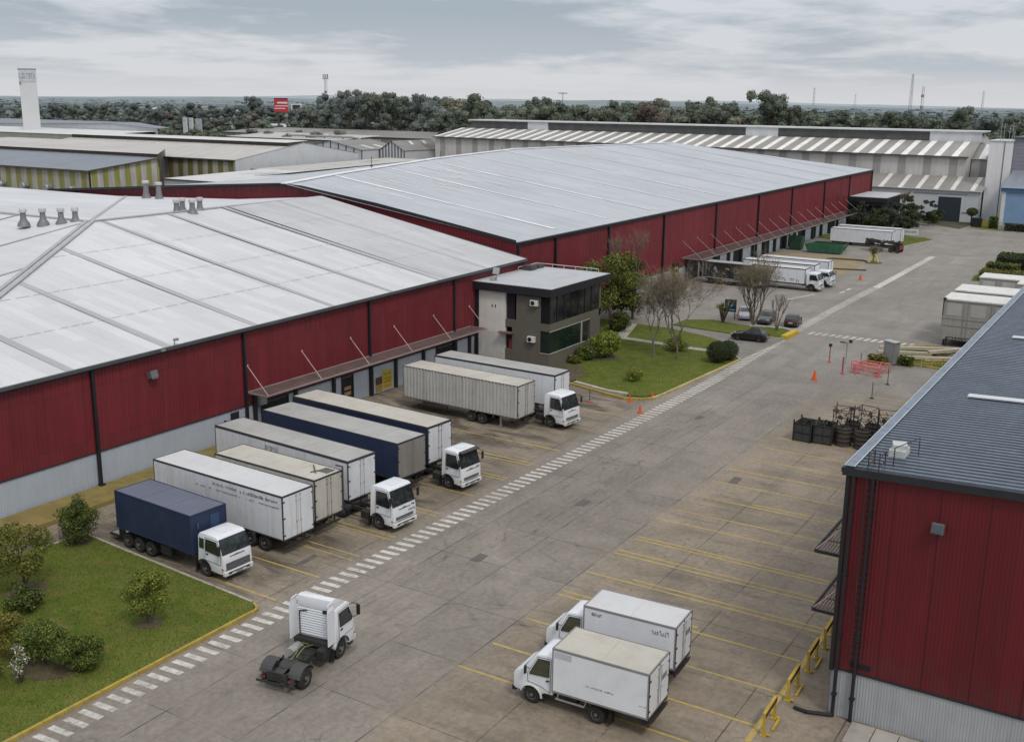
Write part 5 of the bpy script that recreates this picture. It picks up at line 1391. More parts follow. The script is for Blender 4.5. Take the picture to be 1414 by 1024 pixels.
b = MB(); b.tube((L/2+.25,1.05,1.2),(L/2+.25,1.05,4.25),.05); b.tube((L/2+.25,1.05,4.25),(L/2-.35,1.05,4.25),.05); b.box(L/2+.1,L/2+.3,.95,1.15,1.1,1.25); b.build('lamp_bracket', M_TRAILTRIM, t)
t, o, L = semi_trailer('long white trailer with black edge trim hitched to the nearest white tractor', (54.1,57.65), (53.1,44.35), 2.6, 1.19, 3.9, M_WHITE2, M_RF_T1, axles=(-4.9,-3.6), legs=2.6, trim=.13)
b = MB()
for dx in (0,.55,1.1): b.tube((-1.2+dx,-1.33,3.2),(-1.2+dx,-1.38,3.55),.03)
b.tube((-1.2,-1.38,3.55),(-.1,-1.38,3.55),.03); b.tube((-1.2,-1.36,3.2),(-1.2,-1.36,2.9),.03); b.build('side_bracket', M_ALU, o)
t, o, L = semi_trailer('wide navy blue curtain trailer with grey front doors', (59.1,57.65), (58.1,43.95), 2.95, 1.3, 3.9, M_NAVY, M_RF_T1, axles=(2.5,3.75), legs=-4.0, mdoor=M_GREYDOOR, mtrim=mat('trim_navy', (.03,.034,.045), .6))
t, o, L = semi_trailer('long blue-sided trailer with cream roof and white front doors, coupled to a white tractor', (63.2,58.5), (62.25,44.5), 2.7, 1.15, 3.9, M_NAVY, M_RF_T3, axles=(-5.2,-3.9), legs=3.0, mdoor=M_WHITE2, trim=.12)
t, o, L = semi_trailer('dirty silver trailer with corrugated sides', (76.3,57.55), (75.8,45.2), 2.6, 1.12, 3.9, M_GREYCORR, M_RF_T3, axles=(1.3,2.45), legs=4.2, corr_sides=True, mdoor=M_GREYCORR, mtrim=mat('trim_brown', (.12,.10,.08), .6))
t, o, L = semi_trailer('clean white trailer with grey roof nearest the office block', (81.15,57.6), (80.75,44.5), 2.5, 1.15, 3.9, M_WHITE, M_RF_T1, axles=(-4.6,-3.3), legs=4.6, trim=.12)

def tractor(lab, front, back, W=2.25, L=1.85, zr=2.88, r=.5, wb=3.4, wx=-1.35, doors2=False, slant=.36):
    c = Vector(front); d = Vector(front)-Vector(back)
    t = thing('tractor_unit', lab, 'lorry tractor', (c.x, c.y, 0), math.atan2(d.y, d.x))
    cabover(t, L=L, W=W, zr=zr, wx=wx, r=r, doors2=doors2, slant=slant)
    frame_rails(t, wx-wb-.7, -.3, .72, .40)
    axle(t, wx, W/2-.06, r, .27); axle(t, wx-wb, W/2-.06, r, .27, True)
    b = MB(); b.lathe([(.5,.86),(.5,.94),(.4,.97)], (wx-wb+.15,0,0), 'Z', 16); b.build('fifth_wheel', M_CHASSIS, t)
    b = MB(); b.tube((-L-.25,W/2-.5,.7),(-L-1.15,W/2-.5,.7),.30,n=14); b.build('fuel_tank', M_ALU, t, smooth=True)
    b = MB(); b.box(-L-.95,-L-.25,-W/2+.1,-W/2+.6,.45,.95); b.build('battery_box', M_CHASSIS, t)
    b = MB(); b.tube((-L-.12,-W/2+.25,.9),(-L-.12,-W/2+.25,1.9),.08,n=8); b.tube((-L-.15,-.5,1.0),(-L-.15,-.5,2.2),.05); b.box(-L-.3,-L-.05,-.35,.45,.9,1.3); b.build('exhaust', M_CHASSIS, t)
    for s in (-1,1):
        f = MB(); ap = [(wx-wb+(r+.1)*math.cos(R(a)), r+(r+.1)*math.sin(R(a))) for a in range(10,171,20)]
        for q0, q1 in zip(ap[:-1], ap[1:]): f.bar((q0[0],s*(W/2-.33),q0[1]),(q1[0],s*(W/2-.33),q1[1]),.62,.025)
        f.build('mudguard', M_BLKPLAS, t)
    return t
tr = tractor('white cabover tractor with grey roof in front of the black-trimmed white trailer', (52.25,40.15), (52.45,43), L=1.95, W=2.25, zr=2.95)
c = [o for o in tr.children if o.name.startswith('cab')][0]
def front_letters(c, y0, y1, x, z, h, n, seed):
    b = MB(); glyph_row(b, -x, -y0, -y1, z, h, n, seed)
    for k, v in enumerate(b.v): b.v[k] = (-v[0], -v[1], v[2])
    b.build('lettering', M_INK, c)
front_letters(c, .95, .62, -.015, 1.50, .14, 3, 9); front_letters(c, .98, .35, .012, 1.22, .10, 6, 10)
tr = tractor('white cabover tractor with a visor, coupled to the blue-sided trailer', (60.85,40.75), (61.15,44), L=1.85, W=2.2, zr=2.95, wx=-1.3)
c = [o for o in tr.children if o.name.startswith('cab')][0]
front_letters(c, .9, .55, -.015, 1.50, .14, 3, 11)
v = MB(); v.obox((-.2,0,2.88),.15,.98,.05,ry=R(12)); v.build('sun_visor', mat('visor_smoke', (.03,.03,.03), .3), c)
v = MB(); v.box(-1.93,-1.87,-1.0,1.0,1.05,2.6); v.build('rear_panel', M_BLKPLAS, c)
tr = tractor('white rounded tractor cab standing between the corrugated trailer and the clean white one', (78.0,41.95), (78.35,45), L=2.15, W=2.3, zr=2.95, wx=-1.5, slant=.42)

# --- blue box lorry beside the lawn
def blue_lorry():
    t = thing('box_lorry', 'three-axle lorry with a dark blue box body and white crew cab beside the lawn', 'lorry', (41.15,43.75,0), math.atan2(-7.15,-.45))
    cabover(t, L=2.15, W=2.15, zr=2.68, wx=-1.65, r=.48, doors2=True, slant=.40, zw=1.66)
    box_body(t, -9.5, -2.4, 2.6, 1.3, 3.6, M_NAVY, M_NAVYTOP, M_NAVY, fdoors=False, trim=.06)
    frame_rails(t, -9.3, -.4, .9, .42)
    axle(t, -1.65, 1.02, .48, .27)
    for x in (-6.55,-7.65,-8.75): axle(t, x, 1.18, .48, .28, True)
    b = MB(); b.box(-10.9,-9.9,-.95,.95,.32,.42); b.box(-9.95,-9.4,-.9,-.8,.35,.9); b.box(-9.95,-9.4,.8,.9,.35,.9); o = b.build('tail_lift', M_CHASSIS, t)
    b = MB(); b.box(-10.8,-10.0,-.8,.8,.422,.435); b.build('lift_plate', M_ALU, o)
    b = MB(); b.box(-2.42,-2.36,.1,.75,1.6,3.3); b.box(-2.38,-2.33,-.9,-.75,2.7,3.1); b.build('front_hatch', mat('navy_light', (.03,.06,.13), .5), t)
    b = MB(); b.tube((-3.2,.75,.72),(-4.2,.75,.72),.28,n=12); b.build('fuel_tank', M_ALU, t, smooth=True)
    b = MB(); b.box(-5.6,-4.6,-1.1,-.7,.5,1.05); b.build('tool_locker', M_CHASSIS, t)
    g = MB(); g.obox((.035,0,.98),.025,.86,.20); g.build('radiator_grille', mat('grille_grey', (.10,.10,.105), .5, var=.2), t)
    b = MB(); b.box(-9.56,-9.5,1.0,1.25,3.3,3.5); b.build('bracket', M_TRAILTRIM, t)
blue_lorry()

# --- white tractor unit driving along the crosswalk
def road_tractor():
    t = thing('tractor_unit', 'white tractor unit without trailer, rear fenders black, driving along the striped crossing', 'lorry tractor', (38.35,33.95,0), R(9))
    cabover(t, L=1.85, W=2.25, zr=2.75, wx=-1.25, r=.5, slant=.35)
    wb = 3.15; wx = -1.25
    frame_rails(t, wx-wb-.75, -.3, .74, .40)
    axle(t, wx, 1.06, .5, .27); axle(t, wx-wb, 1.1, .5, .27, True)
    # tall wind deflector with side fins
    d = MB(); d.prism([(-1.9,2.70),(-1.9,3.32),(-1.5,3.30),(-.75,2.86),(-.6,2.72)], -.98, .98); d.build('roof_deflector', M_WHITE, t, bevel=.05, smooth=True)
    for s in (-1,1):
        f = MB(); f.box(-2.45,-1.86,min(s*1.06,s*1.11),max(s*1.06,s*1.11),1.15,2.95); f.mesh([(-2.45,s*1.06,2.95),(-1.86,s*1.06,2.95),(-1.86,s*1.06,3.3),(-2.3,s*1.06,3.3),(-2.45,s*1.11,2.95),(-1.86,s*1.11,2.95),(-1.86,s*1.0,3.3),(-2.3,s*1.0,3.3)],[(0,1,2,3),(7,6,5,4),(0,3,7,4),(1,5,6,2),(3,2,6,7)])
        f.build('side_fairing', M_WHITE, t)
    b = MB()
    for k in range(11): b.obox((-1.885,0,1.35+.13*k),.03,.92,.045,ry=R(18))
    b.build('rear_louvre', M_WHITE, t)
    b = MB(); b.tube((-1.95,.85,1.0),(-1.95,.85,2.5),.03); b.tube((-1.95,-.85,1.0),(-1.95,-.85,2.4),.03); b.tube((-1.95,.85,2.5),(-1.95,.4,2.6),.03); b.box(-1.98,-1.9,-.9,-.5,2.6,2.75); b.build('cab_pipework', M_CHASSIS, t)
    b = MB(); b.box(-2.3,-1.9,-1.0,1.0,.95,1.2); b.box(-2.75,-2.0,-.95,-.55,.5,1.0); b.build('battery_box', M_CHASSIS, t)
    b = MB(); b.tube((-2.1,.72,.72),(-3.1,.72,.72),.30,n=14); b.build('fuel_tank', M_ALU, t, smooth=True)
    b = MB(); b.lathe([(.52,.88),(.52,.96),(.42,1.0)], (wx-wb+.2,0,0), 'Z', 18); b.bar((wx-wb-.15,0,.93),(wx-wb-.75,0,.86),.5,.06); b.build('fifth_wheel', mat('greasy_steel', (.05,.048,.042), .35, metal=.4, var=.3, vs=4), t)
    b = MB(); b.path([(-2.4,.1,1.05),(-2.9,.2,1.35),(-3.5,.1,1.05),(-4.0,.05,1.0)],.035,6); b.path([(-2.4,-.15,1.05),(-3.0,-.1,1.25),(-3.7,-.05,1.0)],.03,6); b.build('air_hose', mat('hose_green', (.16,.19,.08), .6), t)
    b = MB()
    for k in range(3): b.box(-2.55-.55*k,-2.45-.55*k,-.42,.42,.86,.92)
    b.box(-3.3,-2.4,-.36,.36,.86,.88); b.build('deck_plate', M_CHASSIS, t)
    for s in (-1,1):
        f = MB(); ap = [(wx-wb+(.66)*math.cos(R(a)), .5+(.64)*math.sin(R(a))) for a in range(-5,191,15)]
        for q0, q1 in zip(ap[:-1], ap[1:]): f.bar((q0[0],s*.80,q0[1]),(q1[0],s*.80,q1[1]),.66,.03)
        f.build('mudguard', mat('guard_grey', (.055,.055,.055), .6, var=.2, dirt=.3) if 'guard_grey' not in bpy.data.materials else bpy.data.materials['guard_grey'], t, smooth=True)
        l = MB(); l.obox((wx-wb-.87,s*.75,.66),.012,.13,.035); l.build('tail_lamp', M_REDLAMP, t)
    b = MB(); b.box(wx-wb-.98,wx-wb-.9,-1.08,1.08,.42,.50); b.box(wx-wb-.86,wx-wb-.8,-.55,.55,.55,.98)
    for s in (-1,1): b.bar((wx-wb-.94,s*.5,.5),(wx-wb-.7,s*.42,.7),.05,.05)
    b.build('rear_bumper', M_CHASSIS, t)
road_tractor()

# --- two short-nosed box lorries
def short_nose(lab, x, y, heading, bw, bl, zb, zt, k=1.0, marks=0, dark_rear=False):
    t = thing('box_lorry', lab, 'box lorry', (x, y, 0), heading)   # origin at the front bumper
    w = .98*k; wx = -.95; r = .42; ar = r+.12; zr = 2.52
    arch = [(wx+ar*math.cos(R(a)), r+ar*math.sin(R(a))) for a in range(0,181,18)]
    arch = [q for q in arch if q[1] > .56]
    prof = [(-2.05,.72),(-2.05,zr-.16),(-1.9,zr),(-1.55,zr+.03),(-1.18,zr-.03),(-1.06,zr-.10),(-.52,1.68),(-.10,1.46),(-.005,1.28),(0,.55),(arch[0][0],.55)] + arch + [(-1.62,.72)]
    tp = lambda xx, z: 1.0-(.10*max(0,z-1.5)/.9) - (.05 if xx > -.3 else .02 if xx > -.8 else 0)
    b = MB(); b.prism(prof, -w, w, taper=tp); cab = b.build('cab', M_WHITE, t, bevel=.045, seg=3, smooth=True)
    A = Vector((-.52,0,1.68)); B = Vector((-1.06,0,zr-.10)); d = B-A; lo = A+d*.05; hi = A+d*.93
    g = MB(); quad_on(g, [(lo.x,-w*.88,lo.z),(lo.x,w*.88,lo.z),(hi.x,w*.82,hi.z),(hi.x,-w*.82,hi.z)], .012); ws = g.build('windscreen', M_SCREEN, cab, fix=False)
    f = MB(); f.tube((lo.x+.02,-w*.88,lo.z+.02),(lo.x+.02,w*.88,lo.z+.02),.025,n=5); f.tube((lo.x+.02,-.4,lo.z+.03),(lo.x-.15,.1,lo.z+.3),.012,n=4); f.build('wiper', M_BLKPLAS, ws)
    for s in (-1,1):
        yy = lambda xx, z: s*(w*tp(xx,z)+.008)
        dp = [(-1.92,.80),(-1.50,1.02),(-.80,1.10),(-.74,1.50),(-1.22,zr-.12),(-1.92,zr-.10)]
        dm = MB(); n = len(dp); fr = [(a,yy(a,c),c) for a,c in dp]; bk = [(a,yy(a,c)-s*.02,c) for a,c in dp]
        dm.mesh(fr+bk, [tuple(range(n)), tuple(range(2*n-1,n-1,-1))]+[(q,(q+1)%n,n+(q+1)%n,n+q) for q in range(n)])
        door = dm.build('door', M_WHITE, cab)
        sm = MB()
        for q in range(n): sm.tube(fr[q], fr[(q+1)%n], .010, n=4, cap=False)
        sm.build('door_seam', M_BLKPLAS, door)
        wp = [(-1.84,1.58),(-.86,1.52),(-.92,1.66),(-1.26,zr-.20),(-1.84,zr-.18)]
        gl = MB(); gl.poly([(a,yy(a,c)+s*.008,c) for a,c in (wp if s < 0 else wp[::-1])]); gl.build('side_window', mat('cab_glass_olive', (.05,.055,.03), .08, var=.5, vs=3, spec=.8) if 'cab_glass_olive' not in bpy.data.materials else bpy.data.materials['cab_glass_olive'], door, fix=False)
        sl = MB(); q_ = [(a,yy(a,c)+s*.01,c) for a,c in wp]
        for q in range(len(q_)): sl.tube(q_[q], q_[(q+1)%len(q_)], .02, n=4, cap=False)
        sl.build('window_seal', M_BLKPLAS, door)
        h = MB(); h.obox((-1.80,yy(-1.8,1.38)+s*.015,1.38),.08,.02,.025); h.build('handle', M_BLKPLAS, door)
        m = MB(); m.tube((-.85,s*w*.92,1.75),(-.7,s*(w+.16),1.85),.016,n=4); m.obox((-.72,s*(w+.17),1.75),.04,.07,.19); m.build('mirror', M_BLKPLAS, cab)
        hd = MB(); hd.obox((-.03,s*(w-.28),.86),.05,.17,.11); hd.build('headlamp', M_HEADLAMP, cab, bevel=.03)
        lip = MB(); ap = [(wx+ar*math.cos(R(a)), r+ar*math.sin(R(a))) for a in range(0,181,15)]
        for q0, q1 in zip(ap[:-1], ap[1:]):
            if min(q0[1],q1[1]) > .42: lip.bar((q0[0],s*(w+.012),q0[1]),(q1[0],s*(w+.012),q1[1]),.09,.055)
        lip.build('arch_lip', M_WHITE, cab)
    g = MB(); g.obox((-.0,0,.95),.025,.45,.13)
    for q in range(3): g.obox((.027,0,.88+.07*q),.008,.44,.012,m=1)
    g.build('grille', [M_BLKPLAS, M_ALU], cab)
    bp = MB(); bp.obox((-.02,0,.52),.11,w-.04,.11); bp.build('bumper', M_BLKPLAS, t, bevel=.03)
    xb = -2.12; x0 = xb-bl
    o = box_body(t, x0, xb, bw, zb, zt, M_WHITE, M_RF_T3 if not dark_rear else M_RF_T2, mat('box_trim_grey', (.22,.21,.205), .55) if 'box_trim_grey' not in bpy.data.materials else bpy.data.materials['box_trim_grey'], fdoors=False, rear=True, trim=.06, vertical=2.4)
    e = MB()
    mrp = mat('rear_post_brown', (.06,.045,.042), .6) if 'rear_post_brown' not in bpy.data.materials else bpy.data.materials['rear_post_brown']
    for yq, hw in ((-bw/2+.025,.045),(0,.03),(bw/2-.025,.045)):
        e = MB(); e.box(x0-.033,x0-.016,yq-hw,yq+hw,zb,zt); e.build('rear_post', mrp, o)
    frame_rails(t, x0+.1, -.4, .74, .36)
    u = MB(); u.box(-1.9,-.3,-.55,.55,.45,.9); u.build('engine', M_CHASSIS, t)
    axle(t, wx, w-.02, r, .24); xr = -4.25
    axle(t, xr, w+.05, r, .23, True)
    b = MB(); b.box(x0-.06,x0+.03,-bw/2+.05,bw/2-.05,.66,.80); b.box(x0+.0,x0+.05,-.5,-.4,.8,zb-.05); b.box(x0+.0,x0+.05,.4,.5,.8,zb-.05); b.box(x0+.06,x0+.5,-bw/2+.15,bw/2-.15,.70,zb-.06); b.box(x0-.02,x0+.02,-bw/2,bw/2,zb-.16,zb-.05); o2 = b.build('rear_bumper', M_CHASSIS, t)
    for s in (-1,1):
        l = MB(); l.obox((x0-.066,s*(bw/2-.2),.73),.008,.10,.03); l.build('tail_lamp', M_REDLAMP, o2)
        g = MB(); g.bar((-2.2,s*(w-.02),.62),(-3.65,s*(w-.02),.62),.04,.09); g.bar((-3.65,s*(w-.02),.62),(-3.75,s*(w-.02),.95),.04,.06); g.bar((-2.3,s*(w-.02),.62),(-2.3,s*(w-.2),zb-.05),.04,.05); g.build('side_guard', M_ALU, t)
    b = MB(); b.box(-3.3,-2.5,-.8,-.45,.5,.85); b.box(-3.2,-2.6,.42,.82,.5,.9); b.build('fuel_tank', M_CHASSIS, t)
    b = MB(); b.box(-3.0,-2.85,w-.3,w-.12,.86,.97); b.build('reservoir', mat('tag_yellow', (.5,.42,.05), .6) if 'tag_yellow' not in bpy.data.materials else bpy.data.materials['tag_yellow'], t)
    f = MB()
    for s in (-1,1): f.box(xr-.75,xr-.72,s*w*.9-.25,s*w*.9+.22,.2,.75)
    f.build('mud_flap', M_BLKPLAS, t)
    # rear ventilation panel and small lettering on the left side
    v = MB(); v.box(x0-.045,x0-.034,-.85,-.25,zt-.95,zt-.7); v.build('rear_decal', mat('decal_grey', (.22,.22,.23), .6) if 'decal_grey' not in bpy.data.materials else bpy.data.materials['decal_grey'], o)
    if marks == 1:
        letters(o, 'lettering', x0+1.55, x0+3.0, bw/2+.004, zb+.68, .075, 16, 21, M_INK, 1, .3); letters(o, 'lettering', x0+.1, x0+.42, bw/2+.004, zb+.5, .06, 5, 22, M_INK, 1, .2)
        p = MB(); p.box(xb-.95,xb-.1,bw/2+.003,bw/2+.009,zt-.42,zt-.12); p.build('decal', mat('decal_pale', (.45,.47,.5), .6), o)
    else:
        letters(o, 'lettering', x0+.35, x0+1.25, bw/2+.004, zt-.55, .26, 7, 24, mat('ink_grey', (.20,.20,.21), .7), 1, .0); letters(o, 'lettering', xb-.95, xb-.4, bw/2+.004, zt-.40, .16, 6, 25, M_INK, 1, .1)
    return t
short_nose('nearer white box lorry, plain grey-white side with a thin line of small print', 39.72, 23.62, R(92.5), 2.36, 4.65, 1.1, 3.2, marks=1)
short_nose('white box lorry parked just beyond the nearer one, larger lettering by its rear edge', 44.1, 24.45, R(93), 2.15, 4.75, 1.1, 3.2, k=.95, marks=2, dark_rear=True)

# --- lorries and trailers along the far warehouse
def far_lorry(lab, x, yf, yr, W, z0, z1, mwall, mroof, cabL=2.0, marks=None, name='box_lorry', zr=2.75, axl=(-1.3,)):
    t = thing(name, lab, 'lorry', (x, yf, 0), R(-91))
    cabover(t, L=cabL, W=W-.2, zr=zr, wx=-1.2, slant=.42, mirrors=True)
    L = yr-yf
    o = box_body(t, -L, -cabL-.15, W, z0, z1, mwall, mroof, fdoors=False, rear=False, trim=.10)
    frame_rails(t, -L+.2, -.4, z0-.2, .42)
    axle(t, -1.2, W/2-.1, .5, .28)
    for a in axl: axle(t, -L-a*0+a, W/2-.06, .5, .28, True)
    g = MB()
    for s in (-1,1): g.bar((-cabL-.6,s*(W/2-.08),.75),(-L+3.2,s*(W/2-.08),.75),.05,.3)
    g.build('side_guard', M_ALU, t)
    return t, o
t, o = far_lorry('lorry with black curtain sides and yellow motif at the near end of the far canopy', 157.9, 52.4, 62.2, 2.5, .95, 3.35, mat('curtain_black', (.016,.020,.026), .55, var=.15), M_RF_T1, axl=(1.4,2.7,4.6))
b = MB(); rng = random.Random(2)
for x0, z0 in ((-4.3,1.9),(-6.0,2.0),(-7.9,2.1)):
    for k in range(5):
        a = rng.uniform(-.35,.35); c = rng.uniform(-.4,.5); b.box(x0+a,x0+a+rng.uniform(.1,.35),-1.262,-1.253,z0+c,z0+c+rng.uniform(.1,.3),0 if x0 == -6.0 else 1)
b.build('motif', [mat('motif_gold', (.42,.26,.05), .6), mat('motif_grey', (.30,.30,.28), .6)], o)
b = MB(); b.bar((-9.7,-1.27,.98),(-5.0,-1.27,.98),.03,.12); b.bar((-5.0,-1.27,.98),(-4.2,-1.27,.80),.03,.12); b.bar((-4.2,-1.27,.8),(-2.3,-1.27,.98),.03,.12); b.box(-9.75,-9.65,-1.28,-1.24,1,3.3); b.box(-9.2,-9.15,-1.28,-1.256,1.2,3.1); b.build('frame_stripe', M_ALU, o)
t, o = far_lorry('white box lorry with scrawled dark lettering low on its side at the far docks', 159.7, 44.5, 56.0, 2.5, 1.05, 3.25, M_WHITE, M_RF_T2, axl=(1.6,2.9))
letters(o, 'lettering', -6.3, -2.9, -1.256, 1.25, .5, 13, 31, M_INK, -1, .1)
t, o = far_lorry('white lorry with a bonneted sloping cab between two white boxes at the far docks', 164.7, 44.2, 58.2, 2.5, 1.05, 3.25, M_WHITE, M_RF_T2, cabL=2.4, zr=2.5, axl=(1.6,2.9))
semi_trailer('white trailer without cab, last of the row before the sandy patch', (169.9,57.2), (169.5,46.0), 2.5, 1.05, 3.25, M_WHITE, M_RF_T2, axles=(-3.6,-2.4), legs=4.0, trim=.06)
semi_trailer('nearer of two low white trailers beside the dark trees', (218.6,59.6), (218.3,47.6), 2.5, .62, 3.2, M_WHITE, M_RF_T2, axles=(-3.6,-2.4), legs=None, wheels_r=.4, guard=False)
semi_trailer('farther of two low white trailers, hidden behind the nearer one', (224.2,59.8), (224.0,47.2), 2.5, .62, 3.2, M_WHITE, M_RF_T2, axles=(-3.6,-2.4), legs=None, wheels_r=.4, guard=False)

def skeletal():
    t = thing('skeletal_trailer', 'dark bare skeletal trailer loaded with scrap in front of the low white trailers', 'trailer', (212.3,48.0,0), R(-95))
    frame_rails(t, -3.4, 3.4, 1.1, .5); axle(t, 1.8, 1.15, .5, .3); axle(t, 3.0, 1.15, .5, .3)
    b = MB(); rng = random.Random(6)
    for k in range(26):
        x = rng.uniform(-3.2,3.2); y = rng.uniform(-1,1); b.obox((x,y,rng.uniform(1.3,2.0)), rng.uniform(.2,.9),rng.uniform(.05,.3),rng.uniform(.05,.3), rz=rng.uniform(-.6,.6), ry=rng.uniform(-.4,.4))
    b.build('scrap_load', mat('scrap_dark', (.045,.04,.036), .8, var=.4), t)
    l = MB(); l.box(3.4,3.5,-1.1,1.1,.6,1.3); l.build('tail_board', mat('tail_red', (.22,.04,.04), .6), t)
skeletal()

# --- cars
def car(lab, x, y, rz, paint, L=4.3, W=1.75, H=1.45, hatch=True, rack=False):
    t = thing('parked_car', lab, 'car', (x, y, 0), rz, 'cars parked by the driveway')
    h = L/2; w = W/2; r = .31
    wx0, wx1 = h-.85, -h+.85
    def arch(cx): return [(cx+(r+.06)*math.cos(R(a)), r+(r+.06)*math.sin(R(a))) for a in range(0,181,30)]
    a0 = [q for q in arch(wx0) if q[1] > .24]; a1 = [q for q in arch(wx1) if q[1] > .24]
    prof = [(h-.05,.25),(h,.45),(h-.04,.66),(h-.25,.76),(h-1.15,.92),(h-1.35,.95),(-h+.75,.98),(-h+.12,.93),(-h,.70),(-h+.03,.30),(-h+.1,.24)] + [(a1[-1][0],.24)] + a1[::-1] + [(a1[0][0],.24),(a0[-1][0],.24)] + a0[::-1] + [(a0[0][0],.24)]
    b = MB(); b.prism(prof, -w, w, taper=lambda xx, z: (1-.10*max(0,abs(xx)-h+.6)/.6) * (1-.04*max(0,z-.6)/.35)); body = b.build('body', paint, t, bevel=.05, seg=2, smooth=True)
    rb = -h+.30 if hatch else -h+.75
    gp = [(h-1.30,.93),(h-2.05,H-.05),(h-2.5,H),(rb+.75,H-.02),(rb+.45,H-.07),(rb,.96)]
    b = MB(); b.prism(gp, -w*.94, w*.94, taper=lambda xx, z: 1-.17*max(0,z-.93)/(H-.93)); top = b.build('cabin', paint, body, bevel=.05, seg=2, smooth=True)
    tw = lambda z: w*.94*(1-.17*max(0,z-.93)/(H-.93))
    g = MB()
    P = lambda i, f, j: (gp[i][0]+(gp[j][0]-gp[i][0])*f, gp[i][1]+(gp[j][1]-gp[i][1])*f)
    for i, j in ((0,1),(4,5)):
        q0 = P(i,.08,j); q1 = P(i,.92,j)
        quad_on(g, [(q0[0],-tw(q0[1])*.9,q0[1]),(q0[0],tw(q0[1])*.9,q0[1]),(q1[0],tw(q1[1])*.88,q1[1]),(q1[0],-tw(q1[1])*.88,q1[1])], .012)
    for s in (-1,1):
        for pts in ([(h-1.48,1.0),(h-2.05,H-.13),(h-2.45,H-.09),(h-2.45,1.0)], [(h-2.52,1.0),(h-2.52,H-.09),(rb+.72,H-.11),(rb+.36,1.0)]):
            q = [(a, s*(tw(c)+.012), c) for a, c in pts]; g.poly(q if s > 0 else q[::-1])
    g.build('window', M_GLASSGREEN, top, fix=False)
    for s in (-1,1):
        l = MB(); l.obox((h-.1,s*(w-.28),.66),.09,.17,.06,rz=-s*.35); l.build('headlamp', M_HEADLAMP, body)
        l = MB(); l.obox((-h+.03,s*(w-.22),.78),.04,.17,.08); l.build('tail_lamp', M_REDLAMP, body)
        m = MB(); m.obox((h-1.6,s*(w+.06),1.0),.05,.09,.06); m.build('mirror', paint, body)
        for cx in (wx0,wx1): wheel(t, cx, s*(w-.11), r, .2, s)
    p = MB(); p.obox((-h-.005,0,.62),.012,.26,.06); p.build('number_plate', M_HEADLAMP, body)
    if rack:
        k = MB()
        for s in (-1,1): k.tube((h-2.1,s*.55,H+.05),(rb+.7,s*.55,H+.05),.02)
        k.build('roof_rail', M_ALU, top)
MBLK = mat('car_black', (.008,.008,.009), .18, var=.1, spec=.7); MSIL = mat('car_silver', (.36,.38,.40), .25, metal=.4, var=.08); MGRY = mat('car_grey', (.10,.105,.11), .25, metal=.3, var=.1); MWHT = mat('car_white', (.45,.47,.50), .3, metal=.2, var=.05)
car('black hatchback on the driveway with red tail lamps', 120.75, 41.5, R(94), MBLK, 4.2)
car('white and silver car by the spiky shrub', 133.4, 46.6, R(196), MWHT, 4.1)
car('grey estate car with roof rails behind the bare trunks', 132.4, 43.5, R(186), MGRY, 4.4, rack=True)
car('dark grey hatchback at the road edge beyond the island', 132.5, 40.1, R(8), mat('car_graphite', (.045,.048,.052), .25, metal=.3), 4.0)

# --- site units on the right
def site_unit(lab, x0, x1, y0, y1, z0, z1, cab_=False, low=False):
    t = thing('container', lab, 'container', ((x0+x1)/2, y1, 0)); t.location = (0,0,0)
    M = mat('unit_beige', (.36,.355,.325), .65, var=.08, streak=.4, dcol=(.22,.20,.17), dirt=.2) if 'unit_beige' not in bpy.data.materials else bpy.data.materials['unit_beige']
    b = MB(); b.box(x0,x1,y0,y1,z0,z1); o = b.build('body', M, t)
    b = MB(); b.box(x0-.08,x1+.08,y0-.08,y1+.08,z1+.002,z1+.16); o2 = b.build('roof', mat('unit_roof', (.66,.65,.62), .6, var=.08, dirt=.3) if 'unit_roof' not in bpy.data.materials else bpy.data.materials['unit_roof'], t)
    f = MB()
    ys = [y1-.05, y1-2.3, y1-2.75, y1-5.2, y0+.1]
    for y in ys:
        if y > y0: f.box(x0-.045,x0-.006,y-.05,y+.05,z0,z1)
    for z in (z0+.05, z0+(z1-z0)*.36, z0+(z1-z0)*.54, z1-.12): f.box(x0-.04,x0-.007,y0,y1,z-.04,z+.04)
    f.build('frame', mat('unit_frame', (.28,.27,.24), .6, var=.15) if 'unit_frame' not in bpy.data.materials else bpy.data.materials['unit_frame'], o)
    for k in range(3):
        y = y1-.45-2.6*k
        if y-1.6 > y0:
            p = MB(); p.box(x0-.03,x0-.008,y-1.6,y,z0+(z1-z0)*.62,z1-.35); p.build('panel', mat('unit_panel', (.44,.44,.42), .6, var=.1) if 'unit_panel' not in bpy.data.materials else bpy.data.materials['unit_panel'], o)
    v = MB()
    for k in range(5): v.box(x0-.06,x0-.03,y1-7.8,y1-6.0,z1-1.6+.22*k,z1-1.5+.22*k)
    if y1-7.8 > y0: v.build('louvre', M_DARK, o)
    lg = MB()
    for y in (y0+.4,(y0+y1)/2,y1-.4):
        for x in (x0+.3,x1-.3): lg.box(x-.1,x+.1,y-.1,y+.1,0,z0)
    lg.build('support_leg', M_CHASSIS, t)
    return t, o
t, o = site_unit('tall beige modular unit with pale roof rising behind the slate roof', 131.0, 136.0, 7.5, 22.3, .75, 5.35)
b = MB(); b.tube((130.6,22.2,3.6),(130.6,22.2,5.6),.05); b.obox((130.6,22.1,5.55),.2,.15,.12); b.build('fitting', M_TRIM, t)
b = MB()
for k in range(4): b.tube((130.8,20.9-.35*k,.3),(130.8,20.9-.35*k,1.1),.04)
b.tube((130.8,21.6,1.1),(130.8,18.4,1.1),.05); b.tube((130.8,21.6,.75),(130.8,18.4,.75),.05); b.box(130.7,130.9,18.3,18.45,0,1.1); b.box(130.7,130.9,21.5,21.65,0,1.1); b.build('guard_rail', M_TRIM, t)
